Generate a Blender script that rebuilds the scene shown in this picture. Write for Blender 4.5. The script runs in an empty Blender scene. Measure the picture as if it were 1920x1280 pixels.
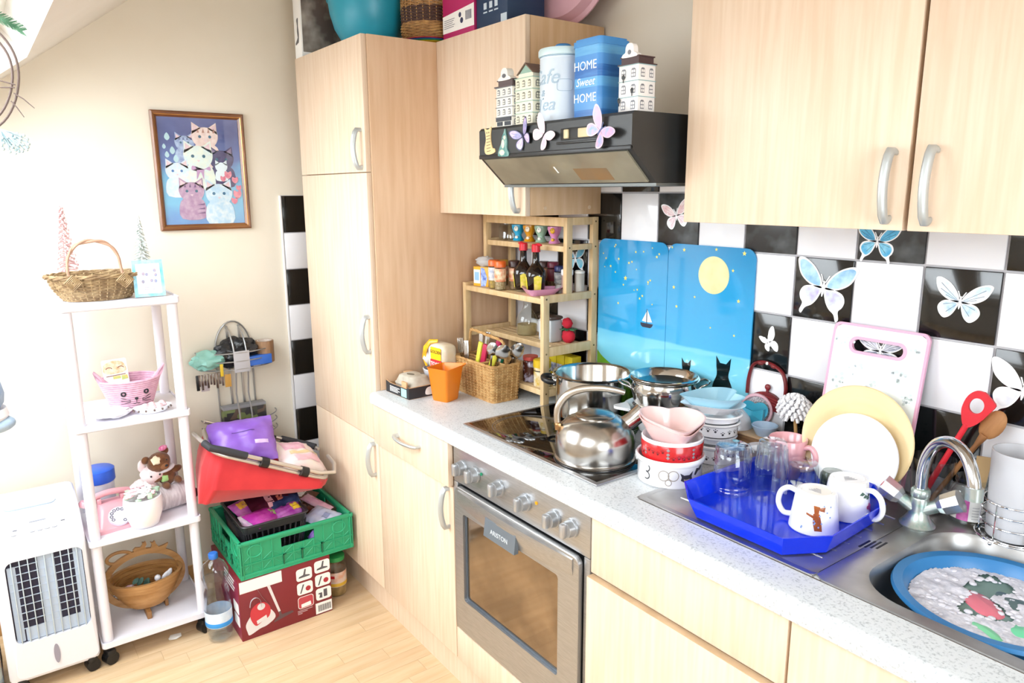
import bpy, bmesh, math, random
from mathutils import Vector, Matrix, noise
R_ = random.Random(7)
pi = math.pi
scene = bpy.context.scene
COL = scene.collection

# ---------------- camera, sky, daylight, exposure ----------------
cam_d = bpy.data.cameras.new('camera')
cam = bpy.data.objects.new('camera', cam_d)
COL.objects.link(cam)
scene.camera = cam
cam_d.sensor_width = 36.0
cam_d.lens = 1366.0 / 1920.0 * 36.0
cam_d.clip_start = 0.02
_yaw, _pit, _rol = 0.9370, -0.2051, -0.0050
_F = Vector((-math.sin(_yaw) * math.cos(_pit), math.cos(_yaw) * math.cos(_pit), math.sin(_pit)))
_R = Vector((math.cos(_yaw), math.sin(_yaw), 0))
_U = _R.cross(_F)
_R2 = _R * math.cos(_rol) + _U * math.sin(_rol)
_U2 = -_R * math.sin(_rol) + _U * math.cos(_rol)
cam.matrix_world = Matrix(((_R2.x, _U2.x, -_F.x, 3.0334), (_R2.y, _U2.y, -_F.y, -1.6449), (_R2.z, _U2.z, -_F.z, 1.5798), (0, 0, 0, 1)))

SKY = 5.2
world = bpy.data.worlds.new('overcast_sky')
scene.world = world
world.use_nodes = True
_bg = world.node_tree.nodes['Background']
_bg.inputs[0].default_value = (0.90, 0.955, 1.0, 1)
_bg.inputs[1].default_value = SKY

RS = 0.737                      # pitch of the sloping ceiling
RC = 3.050
def roof_z(y): return RC + RS * y
_ra = math.atan(RS)
# roof lights (x0, x1, y_top, y_bottom) cut in the slope
ROOFLIGHTS = [(0.20, 1.45, -1.435, -2.50), (2.00, 3.05, -1.60, -2.35)]
FILLWIN = (4.3, -2.0, -0.75, 0.95, 2.0)     # unseen window added in the right wall for fill light
def portal(name, loc, rot, sx, sy):
    l = bpy.data.lights.new(name, 'AREA')
    l.shape = 'RECTANGLE'; l.size = sx; l.size_y = sy
    l.cycles.is_portal = True
    o = bpy.data.objects.new(name, l); COL.objects.link(o)
    o.location = loc; o.rotation_euler = rot
    return o
for i, (x0, x1, y0, y1) in enumerate(ROOFLIGHTS):
    yc = (y0 + y1) / 2
    nrm = Vector((0, -RS, 1)).normalized()
    c = Vector(((x0 + x1) / 2, yc, roof_z(yc))) + nrm * 0.20
    portal('daylight_portal', c, (_ra, 0, 0), x1 - x0, (y0 - y1) / math.cos(_ra))
portal('daylight_portal', (FILLWIN[0] + 0.10, (FILLWIN[1] + FILLWIN[2]) / 2, (FILLWIN[3] + FILLWIN[4]) / 2), (pi / 2, 0, pi / 2), FILLWIN[2] - FILLWIN[1], FILLWIN[4] - FILLWIN[3])

vs = scene.view_settings
vs.view_transform = 'Standard'
vs.look = 'None'
vs.gamma = 1.0
vs.use_curve_mapping = False
vs.exposure = 1.32
scene.cycles.max_bounces = 10
scene.cycles.diffuse_bounces = 6
scene.cycles.transparent_max_bounces = 24
scene.cycles.use_denoising = True
scene.cycles.sample_clamp_indirect = 8.0

# ---------------- materials ----------------
def s2l(c): return c / 12.92 if c <= 0.04045 else ((c + 0.055) / 1.055) ** 2.4
def rgb(h):
    h = h.lstrip('#')
    return tuple(s2l(int(h[i:i + 2], 16) / 255.0) for i in (0, 2, 4)) + (1.0,)
_MC = {}
def mat(name, h, rough=0.5, metal=0.0, h2=None, scale=20.0, stretch=(1, 1, 1), bump=0.0, spec=0.5, coat=0.0, rnd=0.0, detail=3.0, trans=0.0, lo=0.35, hi=0.65, sss=0.0, aniso=0.0, sheen=0.0):
    if name in _MC: return _MC[name]
    m = bpy.data.materials.new(name); m.use_nodes = True
    nt = m.node_tree; n = nt.nodes; l = nt.links
    b = n['Principled BSDF']
    b.inputs['Base Color'].default_value = rgb(h)
    b.inputs['Roughness'].default_value = rough
    b.inputs['Metallic'].default_value = metal
    b.inputs['Specular IOR Level'].default_value = spec
    b.inputs['Coat Weight'].default_value = coat
    b.inputs['Transmission Weight'].default_value = trans
    b.inputs['Sheen Weight'].default_value = sheen
    if sss:
        b.inputs['Subsurface Weight'].default_value = sss
        b.inputs['Subsurface Radius'].default_value = (0.02, 0.012, 0.008)
    col = None
    if h2 or bump:
        tc = n.new('ShaderNodeTexCoord'); mp = n.new('ShaderNodeMapping')
        mp.inputs['Scale'].default_value = stretch
        l.new(tc.outputs['Object'], mp.inputs['Vector'])
        nz = n.new('ShaderNodeTexNoise'); nz.inputs['Scale'].default_value = scale; nz.inputs['Detail'].default_value = detail
        l.new(mp.outputs['Vector'], nz.inputs['Vector'])
        if h2:
            cr = n.new('ShaderNodeValToRGB')
            cr.color_ramp.elements[0].position = lo; cr.color_ramp.elements[0].color = rgb(h)
            cr.color_ramp.elements[1].position = hi; cr.color_ramp.elements[1].color = rgb(h2)
            l.new(nz.outputs['Fac'], cr.inputs['Fac'])
            col = cr.outputs['Color']
        if bump:
            bp = n.new('ShaderNodeBump'); bp.inputs['Strength'].default_value = bump; bp.inputs['Distance'].default_value = 0.002
            l.new(nz.outputs['Fac'], bp.inputs['Height']); l.new(bp.outputs['Normal'], b.inputs['Normal'])
    if rnd:
        oi = n.new('ShaderNodeObjectInfo'); hs = n.new('ShaderNodeHueSaturation')
        mr = n.new('ShaderNodeMapRange'); mr.inputs[3].default_value = 1 - rnd; mr.inputs[4].default_value = 1 + rnd
        l.new(oi.outputs['Random'], mr.inputs[0]); l.new(mr.outputs[0], hs.inputs['Value'])
        if col: l.new(col, hs.inputs['Color'])
        else: hs.inputs['Color'].default_value = rgb(h)
        col = hs.outputs['Color']
    if col: l.new(col, b.inputs['Base Color'])
    _MC[name] = m
    return m
def grad(name, stops, axis='Z', z0=0.0, z1=1.0, rough=0.4, noise_amt=0.0, nscale=6.0, spec=0.5, coat=0.0):
    if name in _MC: return _MC[name]
    m = bpy.data.materials.new(name); m.use_nodes = True
    nt = m.node_tree; n = nt.nodes; l = nt.links
    b = n['Principled BSDF']; b.inputs['Roughness'].default_value = rough; b.inputs['Specular IOR Level'].default_value = spec; b.inputs['Coat Weight'].default_value = coat
    tc = n.new('ShaderNodeTexCoord'); sp = n.new('ShaderNodeSeparateXYZ')
    l.new(tc.outputs['Object'], sp.inputs[0])
    mr = n.new('ShaderNodeMapRange'); mr.inputs[1].default_value = z0; mr.inputs[2].default_value = z1
    l.new(sp.outputs[axis], mr.inputs[0])
    fac = mr.outputs[0]
    if noise_amt:
        nz = n.new('ShaderNodeTexNoise'); nz.inputs['Scale'].default_value = nscale; nz.inputs['Detail'].default_value = 4
        l.new(tc.outputs['Object'], nz.inputs['Vector'])
        ma = n.new('ShaderNodeMath'); ma.operation = 'MULTIPLY_ADD'; ma.inputs[1].default_value = noise_amt
        sb = n.new('ShaderNodeMath'); sb.operation = 'SUBTRACT'; sb.inputs[1].default_value = 0.5
        l.new(nz.outputs['Fac'], sb.inputs[0]); l.new(sb.outputs[0], ma.inputs[0]); l.new(fac, ma.inputs[2])
        fac = ma.outputs[0]
    cr = n.new('ShaderNodeValToRGB'); e = cr.color_ramp.elements
    while len(e) < len(stops): e.new(0.5)
    for k, (p, h) in enumerate(stops):
        e[k].position = p; e[k].color = rgb(h)
    l.new(fac, cr.inputs['Fac']); l.new(cr.outputs['Color'], b.inputs['Base Color'])
    _MC[name] = m
    return m
def blot(name, hexes, scale=8.0, rough=0.5, spec=0.5, stretch=(1, 1, 1)):
    """several flat colours in voronoi patches (printed foil, florals)"""
    if name in _MC: return _MC[name]
    m = bpy.data.materials.new(name); m.use_nodes = True
    nt = m.node_tree; n = nt.nodes; l = nt.links
    b = n['Principled BSDF']; b.inputs['Roughness'].default_value = rough; b.inputs['Specular IOR Level'].default_value = spec
    tc = n.new('ShaderNodeTexCoord'); mp = n.new('ShaderNodeMapping'); mp.inputs['Scale'].default_value = stretch
    vo = n.new('ShaderNodeTexVoronoi'); vo.inputs['Scale'].default_value = scale
    cr = n.new('ShaderNodeValToRGB'); cr.color_ramp.interpolation = 'CONSTANT'
    sp = n.new('ShaderNodeSeparateXYZ')
    l.new(tc.outputs['Object'], mp.inputs[0]); l.new(mp.outputs[0], vo.inputs['Vector'])
    l.new(vo.outputs['Color'], sp.inputs[0]); l.new(sp.outputs[0], cr.inputs['Fac'])
    e = cr.color_ramp.elements
    while len(e) < len(hexes): e.new(0.5)
    for k, h in enumerate(hexes): e[k].position = k / len(hexes); e[k].color = rgb(h)
    l.new(cr.outputs['Color'], b.inputs['Base Color'])
    _MC[name] = m
    return m
def glass(name, h='#ffffff', gloss=0.05, refl='#ffffff', f0=0.12):
    """thin clear wall: tinted see-through with mirror reflection that grows at grazing angles"""
    if name in _MC: return _MC[name]
    m = bpy.data.materials.new(name); m.use_nodes = True
    nt = m.node_tree; n = nt.nodes; l = nt.links
    n.remove(n['Principled BSDF'])
    t = n.new('ShaderNodeBsdfTransparent'); t.inputs[0].default_value = tuple(1 - 0.45 * (1 - c) for c in rgb(h))
    g = n.new('ShaderNodeBsdfGlossy'); g.inputs[0].default_value = rgb(refl); g.inputs['Roughness'].default_value = gloss
    lw = n.new('ShaderNodeLayerWeight'); lw.inputs[0].default_value = 0.5
    mr = n.new('ShaderNodeMapRange'); mr.inputs[3].default_value = f0 * 0.4; mr.inputs[4].default_value = 0.9
    pw = n.new('ShaderNodeMath'); pw.operation = 'POWER'; pw.inputs[1].default_value = 3.2
    mx = n.new('ShaderNodeMixShader')
    l.new(lw.outputs['Facing'], pw.inputs[0]); l.new(pw.outputs[0], mr.inputs[0]); l.new(mr.outputs[0], mx.inputs[0])
    l.new(t.outputs[0], mx.inputs[1]); l.new(g.outputs[0], mx.inputs[2])
    l.new(mx.outputs[0], n['Material Output'].inputs[0])
    _MC[name] = m
    return m
def milky(name, h, a=0.5, rough=0.3):
    """translucent plastic: part see-through, part coloured"""
    if name in _MC: return _MC[name]
    m = bpy.data.materials.new(name); m.use_nodes = True
    nt = m.node_tree; n = nt.nodes; l = nt.links
    b = n['Principled BSDF']; b.inputs['Base Color'].default_value = rgb(h); b.inputs['Roughness'].default_value = rough
    t = n.new('ShaderNodeBsdfTransparent'); t.inputs[0].default_value = rgb(h)
    mx = n.new('ShaderNodeMixShader'); mx.inputs[0].default_value = a
    l.new(t.outputs[0], mx.inputs[1]); l.new(b.outputs[0], mx.inputs[2]); l.new(mx.outputs[0], n['Material Output'].inputs[0])
    _MC[name] = m
    return m

# ---------------- mesh builder ----------------
class MB:
    def __init__(s): s.v = []; s.f = []; s.mi = []; s.sm = []; s.M = None; s.k = 0
    def fr(s, M): s.M = M; return s
    def add(s, vs, fs, smooth=False, k=None):
        o = len(s.v)
        for p in vs:
            p = Vector(p)
            if s.M is not None: p = s.M @ p
            s.v.append(p)
        kk = s.k if k is None else k
        for f in fs:
            s.f.append([i + o for i in f]); s.mi.append(kk); s.sm.append(smooth)
        return s
    def box(s, x0, x1, y0, y1, z0, z1, bev=0.0, seg=2, k=None):
        if x1 < x0: x0, x1 = x1, x0
        if y1 < y0: y0, y1 = y1, y0
        if z1 < z0: z0, z1 = z1, z0
        if bev <= 0:
            v = [(x, y, z) for z in (z0, z1) for y in (y0, y1) for x in (x0, x1)]
            return s.add(v, [(0, 2, 3, 1), (4, 5, 7, 6), (0, 1, 5, 4), (2, 6, 7, 3), (0, 4, 6, 2), (1, 3, 7, 5)], k=k)
        bm = bmesh.new()
        bmesh.ops.create_cube(bm, size=1.0)
        for v in bm.verts:
            v.co = Vector(((x0 + x1) / 2 + v.co.x * (x1 - x0), (y0 + y1) / 2 + v.co.y * (y1 - y0), (z0 + z1) / 2 + v.co.z * (z1 - z0)))
        bev = min(bev, 0.49 * min(x1 - x0, y1 - y0, z1 - z0))
        bmesh.ops.bevel(bm, geom=list(bm.edges), offset=bev, segments=seg, profile=0.5, affect='EDGES')
        bm.verts.index_update()
        s.add([v.co.copy() for v in bm.verts], [[v.index for v in f.verts] for f in bm.faces], smooth=True, k=k)
        bm.free(); return s
    def lathe(s, prof, n=24, c=(0, 0, 0), sx=1.0, sy=1.0, k=None, smooth=True, a0=0.0, wob=None):
        """profile [(r, z)...] turned about z; r = 0 ends close"""
        vs = []; fs = []; rows = []
        for (r, z) in prof:
            if r < 1e-6:
                rows.append([len(vs)]); vs.append((c[0], c[1], c[2] + z))
            else:
                row = []
                for i in range(n):
                    a = a0 + 2 * pi * i / n
                    q = r * (wob(a, z) if wob else 1.0)
                    row.append(len(vs)); vs.append((c[0] + q * math.cos(a) * sx, c[1] + q * math.sin(a) * sy, c[2] + z))
                rows.append(row)
        for A, B in zip(rows, rows[1:]):
            for i in range(n):
                j = (i + 1) % n
                if len(A) == 1 and len(B) == 1: break
                if len(A) == 1: fs.append((A[0], B[j], B[i]))
                elif len(B) == 1: fs.append((A[i], A[j], B[0]))
                else: fs.append((A[i], A[j], B[j], B[i]))
        return s.add(vs, fs, smooth, k)
    def cyl(s, p0, p1, r0, r1=None, n=16, cap=True, k=None, smooth=True):
        p0 = Vector(p0); p1 = Vector(p1); r1 = r0 if r1 is None else r1
        d = (p1 - p0).normalized()
        a = Vector((0, 0, 1)) if abs(d.z) < 0.9 else Vector((1, 0, 0))
        u = d.cross(a).normalized(); w = d.cross(u)
        vs = []
        for p, r in ((p0, r0), (p1, r1)):
            for i in range(n):
                t = 2 * pi * i / n
                vs.append(p + u * (r * math.cos(t)) + w * (r * math.sin(t)))
        fs = [(i, n + i, n + (i + 1) % n, (i + 1) % n) for i in range(n)]
        s.add(vs, fs, smooth, k)
        if cap:
            s.add(vs[:n], [tuple(range(n))], False, k); s.add(vs[n:], [tuple(range(n - 1, -1, -1))], False, k)
        return s
    def tube(s, pts, r, n=8, closed=False, k=None, flat=1.0, up=None, cap=True):
        """sweep a round (or flattened) section along pts; r a number or list"""
        P = [Vector(p) for p in pts]; N = len(P)
        rr = r if isinstance(r, (list, tuple)) else [r] * N
        T = []
        for i in range(N):
            a = P[(i - 1) % N] if (closed or i > 0) else P[i]
            b = P[(i + 1) % N] if (closed or i < N - 1) else P[i]
            t = (b - a)
            T.append(t.normalized() if t.length > 1e-9 else Vector((0, 0, 1)))
        u = Vector(up) if up else (Vector((0, 0, 1)) if abs(T[0].z) < 0.9 else Vector((1, 0, 0)))
        vs = []
        for i in range(N):
            u = (u - T[i] * u.dot(T[i]))
            if u.length < 1e-6: u = T[i].orthogonal()
            u.normalize(); w = T[i].cross(u)
            for j in range(n):
                t = 2 * pi * j / n
                vs.append(P[i] + u * (rr[i] * math.cos(t)) + w * (rr[i] * flat * math.sin(t)))
        fs = []
        for i in range(N if closed else N - 1):
            a = i * n; b = ((i + 1) % N) * n
            for j in range(n):
                fs.append((a + j, a + (j + 1) % n, b + (j + 1) % n, b + j))
        s.add(vs, fs, True, k)
        if cap and not closed:
            s.add(vs[:n], [tuple(range(n - 1, -1, -1))], False, k); s.add(vs[-n:], [tuple(range(n))], False, k)
        return s
    def prism(s, poly, w0, w1, k=None, smooth=False):
        """polygon in local x,y extruded from z=w0 to z=w1 (use fr() to stand it up)"""
        n = len(poly)
        a = sum(poly[i][0] * poly[(i + 1) % n][1] - poly[(i + 1) % n][0] * poly[i][1] for i in range(n))
        if a < 0: poly = poly[::-1]
        vs = [(p[0], p[1], w0) for p in poly] + [(p[0], p[1], w1) for p in poly]
        s.add(vs, [tuple(range(n - 1, -1, -1)), tuple(range(n, 2 * n))], False, k)
        s.add(vs, [(i, (i + 1) % n, n + (i + 1) % n, n + i) for i in range(n)], smooth, k)
        return s
    def ball(s, c, rx, ry=None, rz=None, n=16, m=10, k=None, nz=0.0, nf=10.0):
        ry = rx if ry is None else ry; rz = rx if rz is None else rz
        vs = []; fs = []
        for j in range(m + 1):
            t = pi * j / m
            for i in range(n):
                a = 2 * pi * i / n
                d = Vector((math.sin(t) * math.cos(a), math.sin(t) * math.sin(a), -math.cos(t)))
                q = 1.0
                if nz: q += nz * noise.noise(Vector((c[0], c[1], c[2])) * 7 + d * nf)
                vs.append((c[0] + d.x * rx * q, c[1] + d.y * ry * q, c[2] + d.z * rz * q))
        for j in range(m):
            for i in range(n):
                fs.append((j * n + i, j * n + (i + 1) % n, (j + 1) * n + (i + 1) % n, (j + 1) * n + i))
        return s.add(vs, fs, True, k)
    def loft(s, loops, closed=True, cap0=False, cap1=False, k=None, smooth=True):
        n = len(loops[0]); vs = [p for L in loops for p in L]; fs = []
        for a in range(len(loops) - 1):
            for i in range(n if closed else n - 1):
                j = (i + 1) % n
                fs.append((a * n + i, a * n + j, (a + 1) * n + j, (a + 1) * n + i))
        if cap0: fs.append(tuple(range(n - 1, -1, -1)))
        if cap1: fs.append(tuple(range((len(loops) - 1) * n, len(loops) * n)))
        return s.add(vs, fs, smooth, k)

def fw(o):   # frame on the back wall, seen facing -y: u = +x, v = +z, w = -y
    return Matrix(((1, 0, 0, o[0]), (0, 0, -1, o[1]), (0, 1, 0, o[2]), (0, 0, 0, 1)))
def fl(o):   # frame facing +x: u = +y, v = +z, w = +x
    return Matrix(((0, 0, 1, o[0]), (1, 0, 0, o[1]), (0, 1, 0, o[2]), (0, 0, 0, 1)))
def ang(M, a): return M @ Matrix.Rotation(a, 4, 'Z')

def link(name, me, parent=None):
    o = bpy.data.objects.new(name, me); COL.objects.link(o)
    if parent is not None: o.parent = parent
    return o
def obj(name, mb, m, parent=None, loc=None, kind=None, label=None, rot=None, rel=None):
    """one mesh object; rel: subtract this point (world-built geometry under a placed root)"""
    me = bpy.data.meshes.new(name)
    vs = mb.v if rel is None else [v - Vector(rel) for v in mb.v]
    me.from_pydata([tuple(v) for v in vs], [], mb.f)
    ms = m if isinstance(m, (list, tuple)) else [m]
    for q in ms: me.materials.append(q)
    me.polygons.foreach_set('use_smooth', mb.sm)
    me.polygons.foreach_set('material_index', [min(i, len(ms) - 1) for i in mb.mi])
    me.update()
    if any(mb.sm):
        try: me.set_sharp_from_angle(angle=math.radians(42))
        except Exception: pass
    o = link(name, me, parent)
    if loc is not None: o.location = loc
    if rot is not None: o.rotation_euler = rot
    if kind: o['kind'] = kind
    if label: o['label'] = label
    return o
def thing(name, label, cat, loc=(0, 0, 0), rz=0.0, group=None, rot=None):
    o = bpy.data.objects.new(name, None); COL.objects.link(o)
    o.empty_display_size = 0.02
    o.location = loc; o.rotation_euler = rot if rot else (0, 0, rz)
    o['label'] = label; o['category'] = cat
    if group: o['group'] = group
    return o
def tag(o, label, cat, group=None):
    o['label'] = label; o['category'] = cat
    if group: o['group'] = group
    return o
def dup(root, loc, rz=None, label=None, group=None):
    r = root.copy(); COL.objects.link(r); r.location = loc
    if rz is not None: r.rotation_euler = (0, 0, rz)
    if label: r['label'] = label
    if group: r['group'] = group
    for ch in list(root.children):
        c = ch.copy(); COL.objects.link(c); c.parent = r
        for g in ch.children:
            d = g.copy(); COL.objects.link(d); d.parent = c
    return r
def letters(txt, size, M, m, parent, rel=None, shear=0.0, name='lettering', depth=0.0004, align='CENTER', bold=0.0, sx=1.0, wrap=None):
    """raised printed words, built as a mesh; M places the text plane; wrap=(radius) bends it round a z-axis cylinder"""
    cu = bpy.data.curves.new(name, 'FONT'); cu.body = txt; cu.size = size; cu.align_x = align; cu.align_y = 'CENTER'
    cu.extrude = depth; cu.shear = shear; cu.offset = bold; cu.resolution_u = 3
    t = bpy.data.objects.new(name, cu); COL.objects.link(t)
    dg = bpy.context.evaluated_depsgraph_get()
    me = bpy.data.meshes.new_from_object(t.evaluated_get(dg))
    bpy.data.objects.remove(t); bpy.data.curves.remove(cu)
    for v in me.vertices:
        p = Vector((v.co.x * sx, v.co.y, v.co.z))
        if wrap:
            a = p.x / wrap; rr = wrap + p.z
            p = Vector((rr * math.sin(a), p.y, rr * math.cos(a) - wrap))
        p = M @ p
        if rel is not None: p = p - Vector(rel)
        v.co = p
    me.materials.clear(); me.materials.append(m)
    return link(name, me, parent)
def crom(P, n=6, closed=True):
    """smooth closed outline through 2-D points"""
    out = []; N = len(P)
    for i in range(N if closed else N - 1):
        p0 = P[(i - 1) % N] if closed or i > 0 else P[i]; p1 = P[i]; p2 = P[(i + 1) % N]; p3 = P[(i + 2) % N] if closed or i < N - 2 else P[(i + 1) % N]
        for k in range(n):
            t = k / n
            out.append(tuple(0.5 * ((2 * p1[d]) + (-p0[d] + p2[d]) * t + (2 * p0[d] - 5 * p1[d] + 4 * p2[d] - p3[d]) * t * t + (-p0[d] + 3 * p1[d] - 3 * p2[d] + p3[d]) * t ** 3) for d in range(len(p1))))
    if not closed: out.append(tuple(P[-1]))
    return out
def circ(cx, cy, rx, ry=None, n=24, a0=0.0, a1=2 * pi):
    ry = rx if ry is None else ry
    return [(cx + rx * math.cos(a0 + (a1 - a0) * i / n), cy + ry * math.sin(a0 + (a1 - a0) * i / n)) for i in range(n)]
def rrect(x0, x1, y0, y1, r, n=5):
    o = []
    for cx, cy, a in ((x1 - r, y1 - r, 0), (x0 + r, y1 - r, pi / 2), (x0 + r, y0 + r, pi), (x1 - r, y0 + r, 1.5 * pi)):
        for i in range(n + 1):
            t = a + pi / 2 * i / n
            o.append((cx + r * math.cos(t), cy + r * math.sin(t)))
    return o
# ---------------- palette ----------------
BEECH = mat('beech_laminate', '#e2cdb7', 0.42, h2='#dac1a7', scale=9, stretch=(9, 9, 0.5), detail=5)
BEECHH = mat('beech_laminate_edge', '#c4a888', 0.5, h2='#b59978', scale=9, stretch=(2, 2, 2))
BEECHI = mat('beech_carcass', '#d9c0a2', 0.5, h2='#cfb292', scale=9, stretch=(9, 9, 0.5), detail=5)
GAPB = mat('dark_joint', '#6e4c3a', 0.8)
PLAST = mat('painted_plaster', '#e4ddcf', 0.85, h2='#e0d8c8', scale=3, bump=0.15)
PLASTW = mat('ceiling_paint', '#e6e4e0', 0.85, h2='#e2dfda', scale=3)
TB = mat('black_glazed_tile', '#0c0d0e', 0.12, rnd=0.2, coat=0.3)
TBD = mat('greasy_sheen_tile', '#17191b', 0.35, h2='#5d6468', scale=14, lo=0.45, hi=0.75, coat=0.2)  # grease and grey reflections, both put into the tile colour
TW = mat('white_glazed_tile', '#e6e7ec', 0.12, rnd=0.02, coat=0.3)
GROUT = mat('grout', '#b9b7bb', 0.9)
STEEL = mat('brushed_steel', '#babbbd', 0.36, 0.9, h2='#a9a9aa', scale=30, stretch=(1, 30, 30))
STEELV = mat('satin_handle', '#bcc1c2', 0.42, 0.6)
POLISH = mat('polished_steel', '#c9c7c3', 0.13, 1.0)
KETST = mat('kettle_steel', '#c4c1bd', 0.22, 1.0, h2='#aeaaa5', scale=16)
CHROME = mat('chrome', '#dcdcde', 0.07, 1.0)
SINKS = mat('sink_steel', '#b4b4b4', 0.34, 0.9, h2='#9f9d9b', scale=12, bump=0.05)
WORK = mat('speckled_worktop', '#cfd3d6', 0.35, h2='#a3a9ad', scale=230, detail=2, lo=0.52, hi=0.72)
BLACK = mat('black_plastic', '#141416', 0.4)
DGREY = mat('dark_grey_plastic', '#3a3b3f', 0.45)
HOODM = mat('black_hood_enamel', '#202224', 0.38, h2='#2a2c2d', scale=8, bump=0.05)
WHITE = mat('white_plastic', '#eeeef0', 0.4)
CERAM = mat('white_ceramic', '#eeeef0', 0.15, coat=0.4)
LINE = mat('laminate_floor', '#d8bd9a', 0.4, h2='#ccad85', scale=5, stretch=(8, 0.7, 1), rnd=0.06, detail=5)
LINB = mat('floor_joint', '#b49468', 0.7)
PINE = mat('pine_rack_wood', '#d4b98f', 0.55, h2='#c6a87a', scale=12, stretch=(5, 5, 1))
WICK = mat('tan_wicker', '#c39c66', 0.6, h2='#a67a45', scale=60)
WICKD = mat('brown_wicker', '#9a7448', 0.65, h2='#6b4a2d', scale=50)
CLEAR = glass('clear_glass', '#eef3f3')
CLEARB = glass('clear_pet', '#e8eef4')
PAPERW = mat('white_paper', '#ececea', 0.7)
INK = mat('dark_print', '#23242a', 0.6)
REDP = mat('red_plastic', '#c01f25', 0.35)
PINKC = mat('pale_pink_china', '#ecc6c6', 0.2, coat=0.3)
BLUEP = mat('pale_blue_china', '#a9d5e6', 0.25, coat=0.3)

# ---------------- the room ----------------
WT = 0.902                                   # worktop height
X1 = 4.3; Y1 = -2.7
fl_o = obj('floor', MB().box(-0.1, X1 + 0.1, Y1 - 0.1, 0.1, -0.06, -0.0015), LINB, kind='structure')
# laminate strips run along y, staggered, three lengths
plank_me = {}
def plank(x, y0, L):
    key = round(L, 3)
    if key not in plank_me:
        o = obj('plank', MB().box(0.0004, 0.0646, 0.0004, L - 0.0004, -0.0015, 0.0), LINE, fl_o)
        plank_me[key] = o.data
    else:
        o = link('plank', plank_me[key], fl_o)
    o.location = (x, y0, 0)
    return o
cnt = 0
for i in range(0, 42):
    x = 0.0 + i * 0.065
    y = -2.34 - R_.choice((0.0, 0.14, 0.28, 0.35))
    while y < -0.50:
        L = R_.choice((0.42, 0.42, 0.28, 0.56))
        plank(x, y, L); y += L; cnt += 1
# left wall follows the slope of the roof
wl = obj('wall_left', MB().fr(fl((0, 0, 0))).prism([(0.1, 0), (0.1, 2.45), (-0.814, 2.45), (Y1, roof_z(Y1)), (Y1, 0)], -0.1, 0.0), PLAST, kind='structure')
wb = obj('wall_back', MB().box(-0.1, X1 + 0.1, 0.0, 0.1, 0, 2.55), PLAST, kind='structure')
obj('wall_front', MB().box(-0.1, X1 + 0.1, Y1 - 0.1, Y1, 0, roof_z(Y1) + 0.1), PLASTW, kind='structure')
b = MB(); sx, sy0, sy1, sz0, sz1 = FILLWIN
b.box(X1, X1 + 0.1, Y1, 0, 0, sz0).box(X1, X1 + 0.1, Y1, 0, sz1, 2.55).box(X1, X1 + 0.1, Y1, sy0, sz0, sz1).box(X1, X1 + 0.1, sy1, 0, sz0, sz1)
obj('wall_right', b, PLASTW, kind='structure')
# ceiling: flat strip and pitched part with the roof-light openings left out
def slope_box(mb, x0, x1, ya, yb, t0=0.0, t1=0.16):
    """slab piece between y=ya (upper) and y=yb (lower) on the slope"""
    nrm = Vector((0, -RS, 1)).normalized()
    lo = [(x0, yb), (x1, yb), (x1, ya), (x0, ya)]
    v = [Vector((x, y, roof_z(y))) + nrm * t0 for x, y in lo] + [Vector((x, y, roof_z(y))) + nrm * t1 for x, y in lo]
    return mb.add(v, [(0, 3, 2, 1), (4, 5, 6, 7), (0, 1, 5, 4), (1, 2, 6, 5), (2, 3, 7, 6), (3, 0, 4, 7)])
b = MB().box(-0.1, X1 + 0.1, -0.82, 0.1, 2.45, 2.6)
w1, w2 = ROOFLIGHTS
slope_box(b, -0.1, w1[0], -0.80, Y1 - 0.1); slope_box(b, w1[0], w1[1], -0.80, w1[2]); slope_box(b, w1[0], w1[1], w1[3], Y1 - 0.1)
slope_box(b, w1[1], w2[0], -0.80, Y1 - 0.1); slope_box(b, w2[0], w2[1], -0.80, w2[2]); slope_box(b, w2[0], w2[1], w2[3], Y1 - 0.1)
slope_box(b, w2[1], X1 + 0.1, -0.80, Y1 - 0.1)
obj('ceiling', b, PLASTW, kind='structure')
WINF = mat('window_frame_paint', '#eceae6', 0.4)
for i, (x0, x1, ya, yb) in enumerate(ROOFLIGHTS):
    b = MB(); f = 0.045; fy = 0.036
    for a in ((x0, x0 + f, ya, yb), (x1 - f, x1, ya, yb), (x0 + f, x1 - f, ya, ya - fy), (x0 + f, x1 - f, yb + fy, yb)):
        slope_box(b, *a, t0=0.10, t1=0.155)
    w = obj('window_%d' % (i + 1), b, WINF, kind='structure')
    g = MB(); slope_box(g, x0 + f, x1 - f, ya - fy, yb + fy, t0=0.122, t1=0.128)
    obj('pane', g, glass('window_glass', '#fbfdfd', 0.0), w)
b = MB()
for a in ((sy0, sy0 + 0.05, sz0, sz1), (sy1 - 0.05, sy1, sz0, sz1), (sy0 + 0.05, sy1 - 0.05, sz0, sz0 + 0.05), (sy0 + 0.05, sy1 - 0.05, sz1 - 0.05, sz1)):
    b.box(X1 + 0.02, X1 + 0.07, *a)
w = obj('window_3', b, WINF, kind='structure')  # added opening, framed as a window to let in fill light
obj('pane', MB().box(X1 + 0.04, X1 + 0.046, sy0 + 0.05, sy1 - 0.05, sz0 + 0.05, sz1 - 0.05), glass('window_glass'), w)
# skirting on the left wall
obj('baseboard_left', MB().box(0.0, 0.014, -1.75, -0.01, 0, 0.06, 0.003), mat('skirting_wood', '#c79e68', 0.5, h2='#b78d58', scale=6), kind='structure')
obj('trim_1', MB().box(0.0005, 0.009, -0.606, -0.598, 0.35, 1.562, 0.002), WHITE, kind='structure')   # tile edging strip

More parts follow.
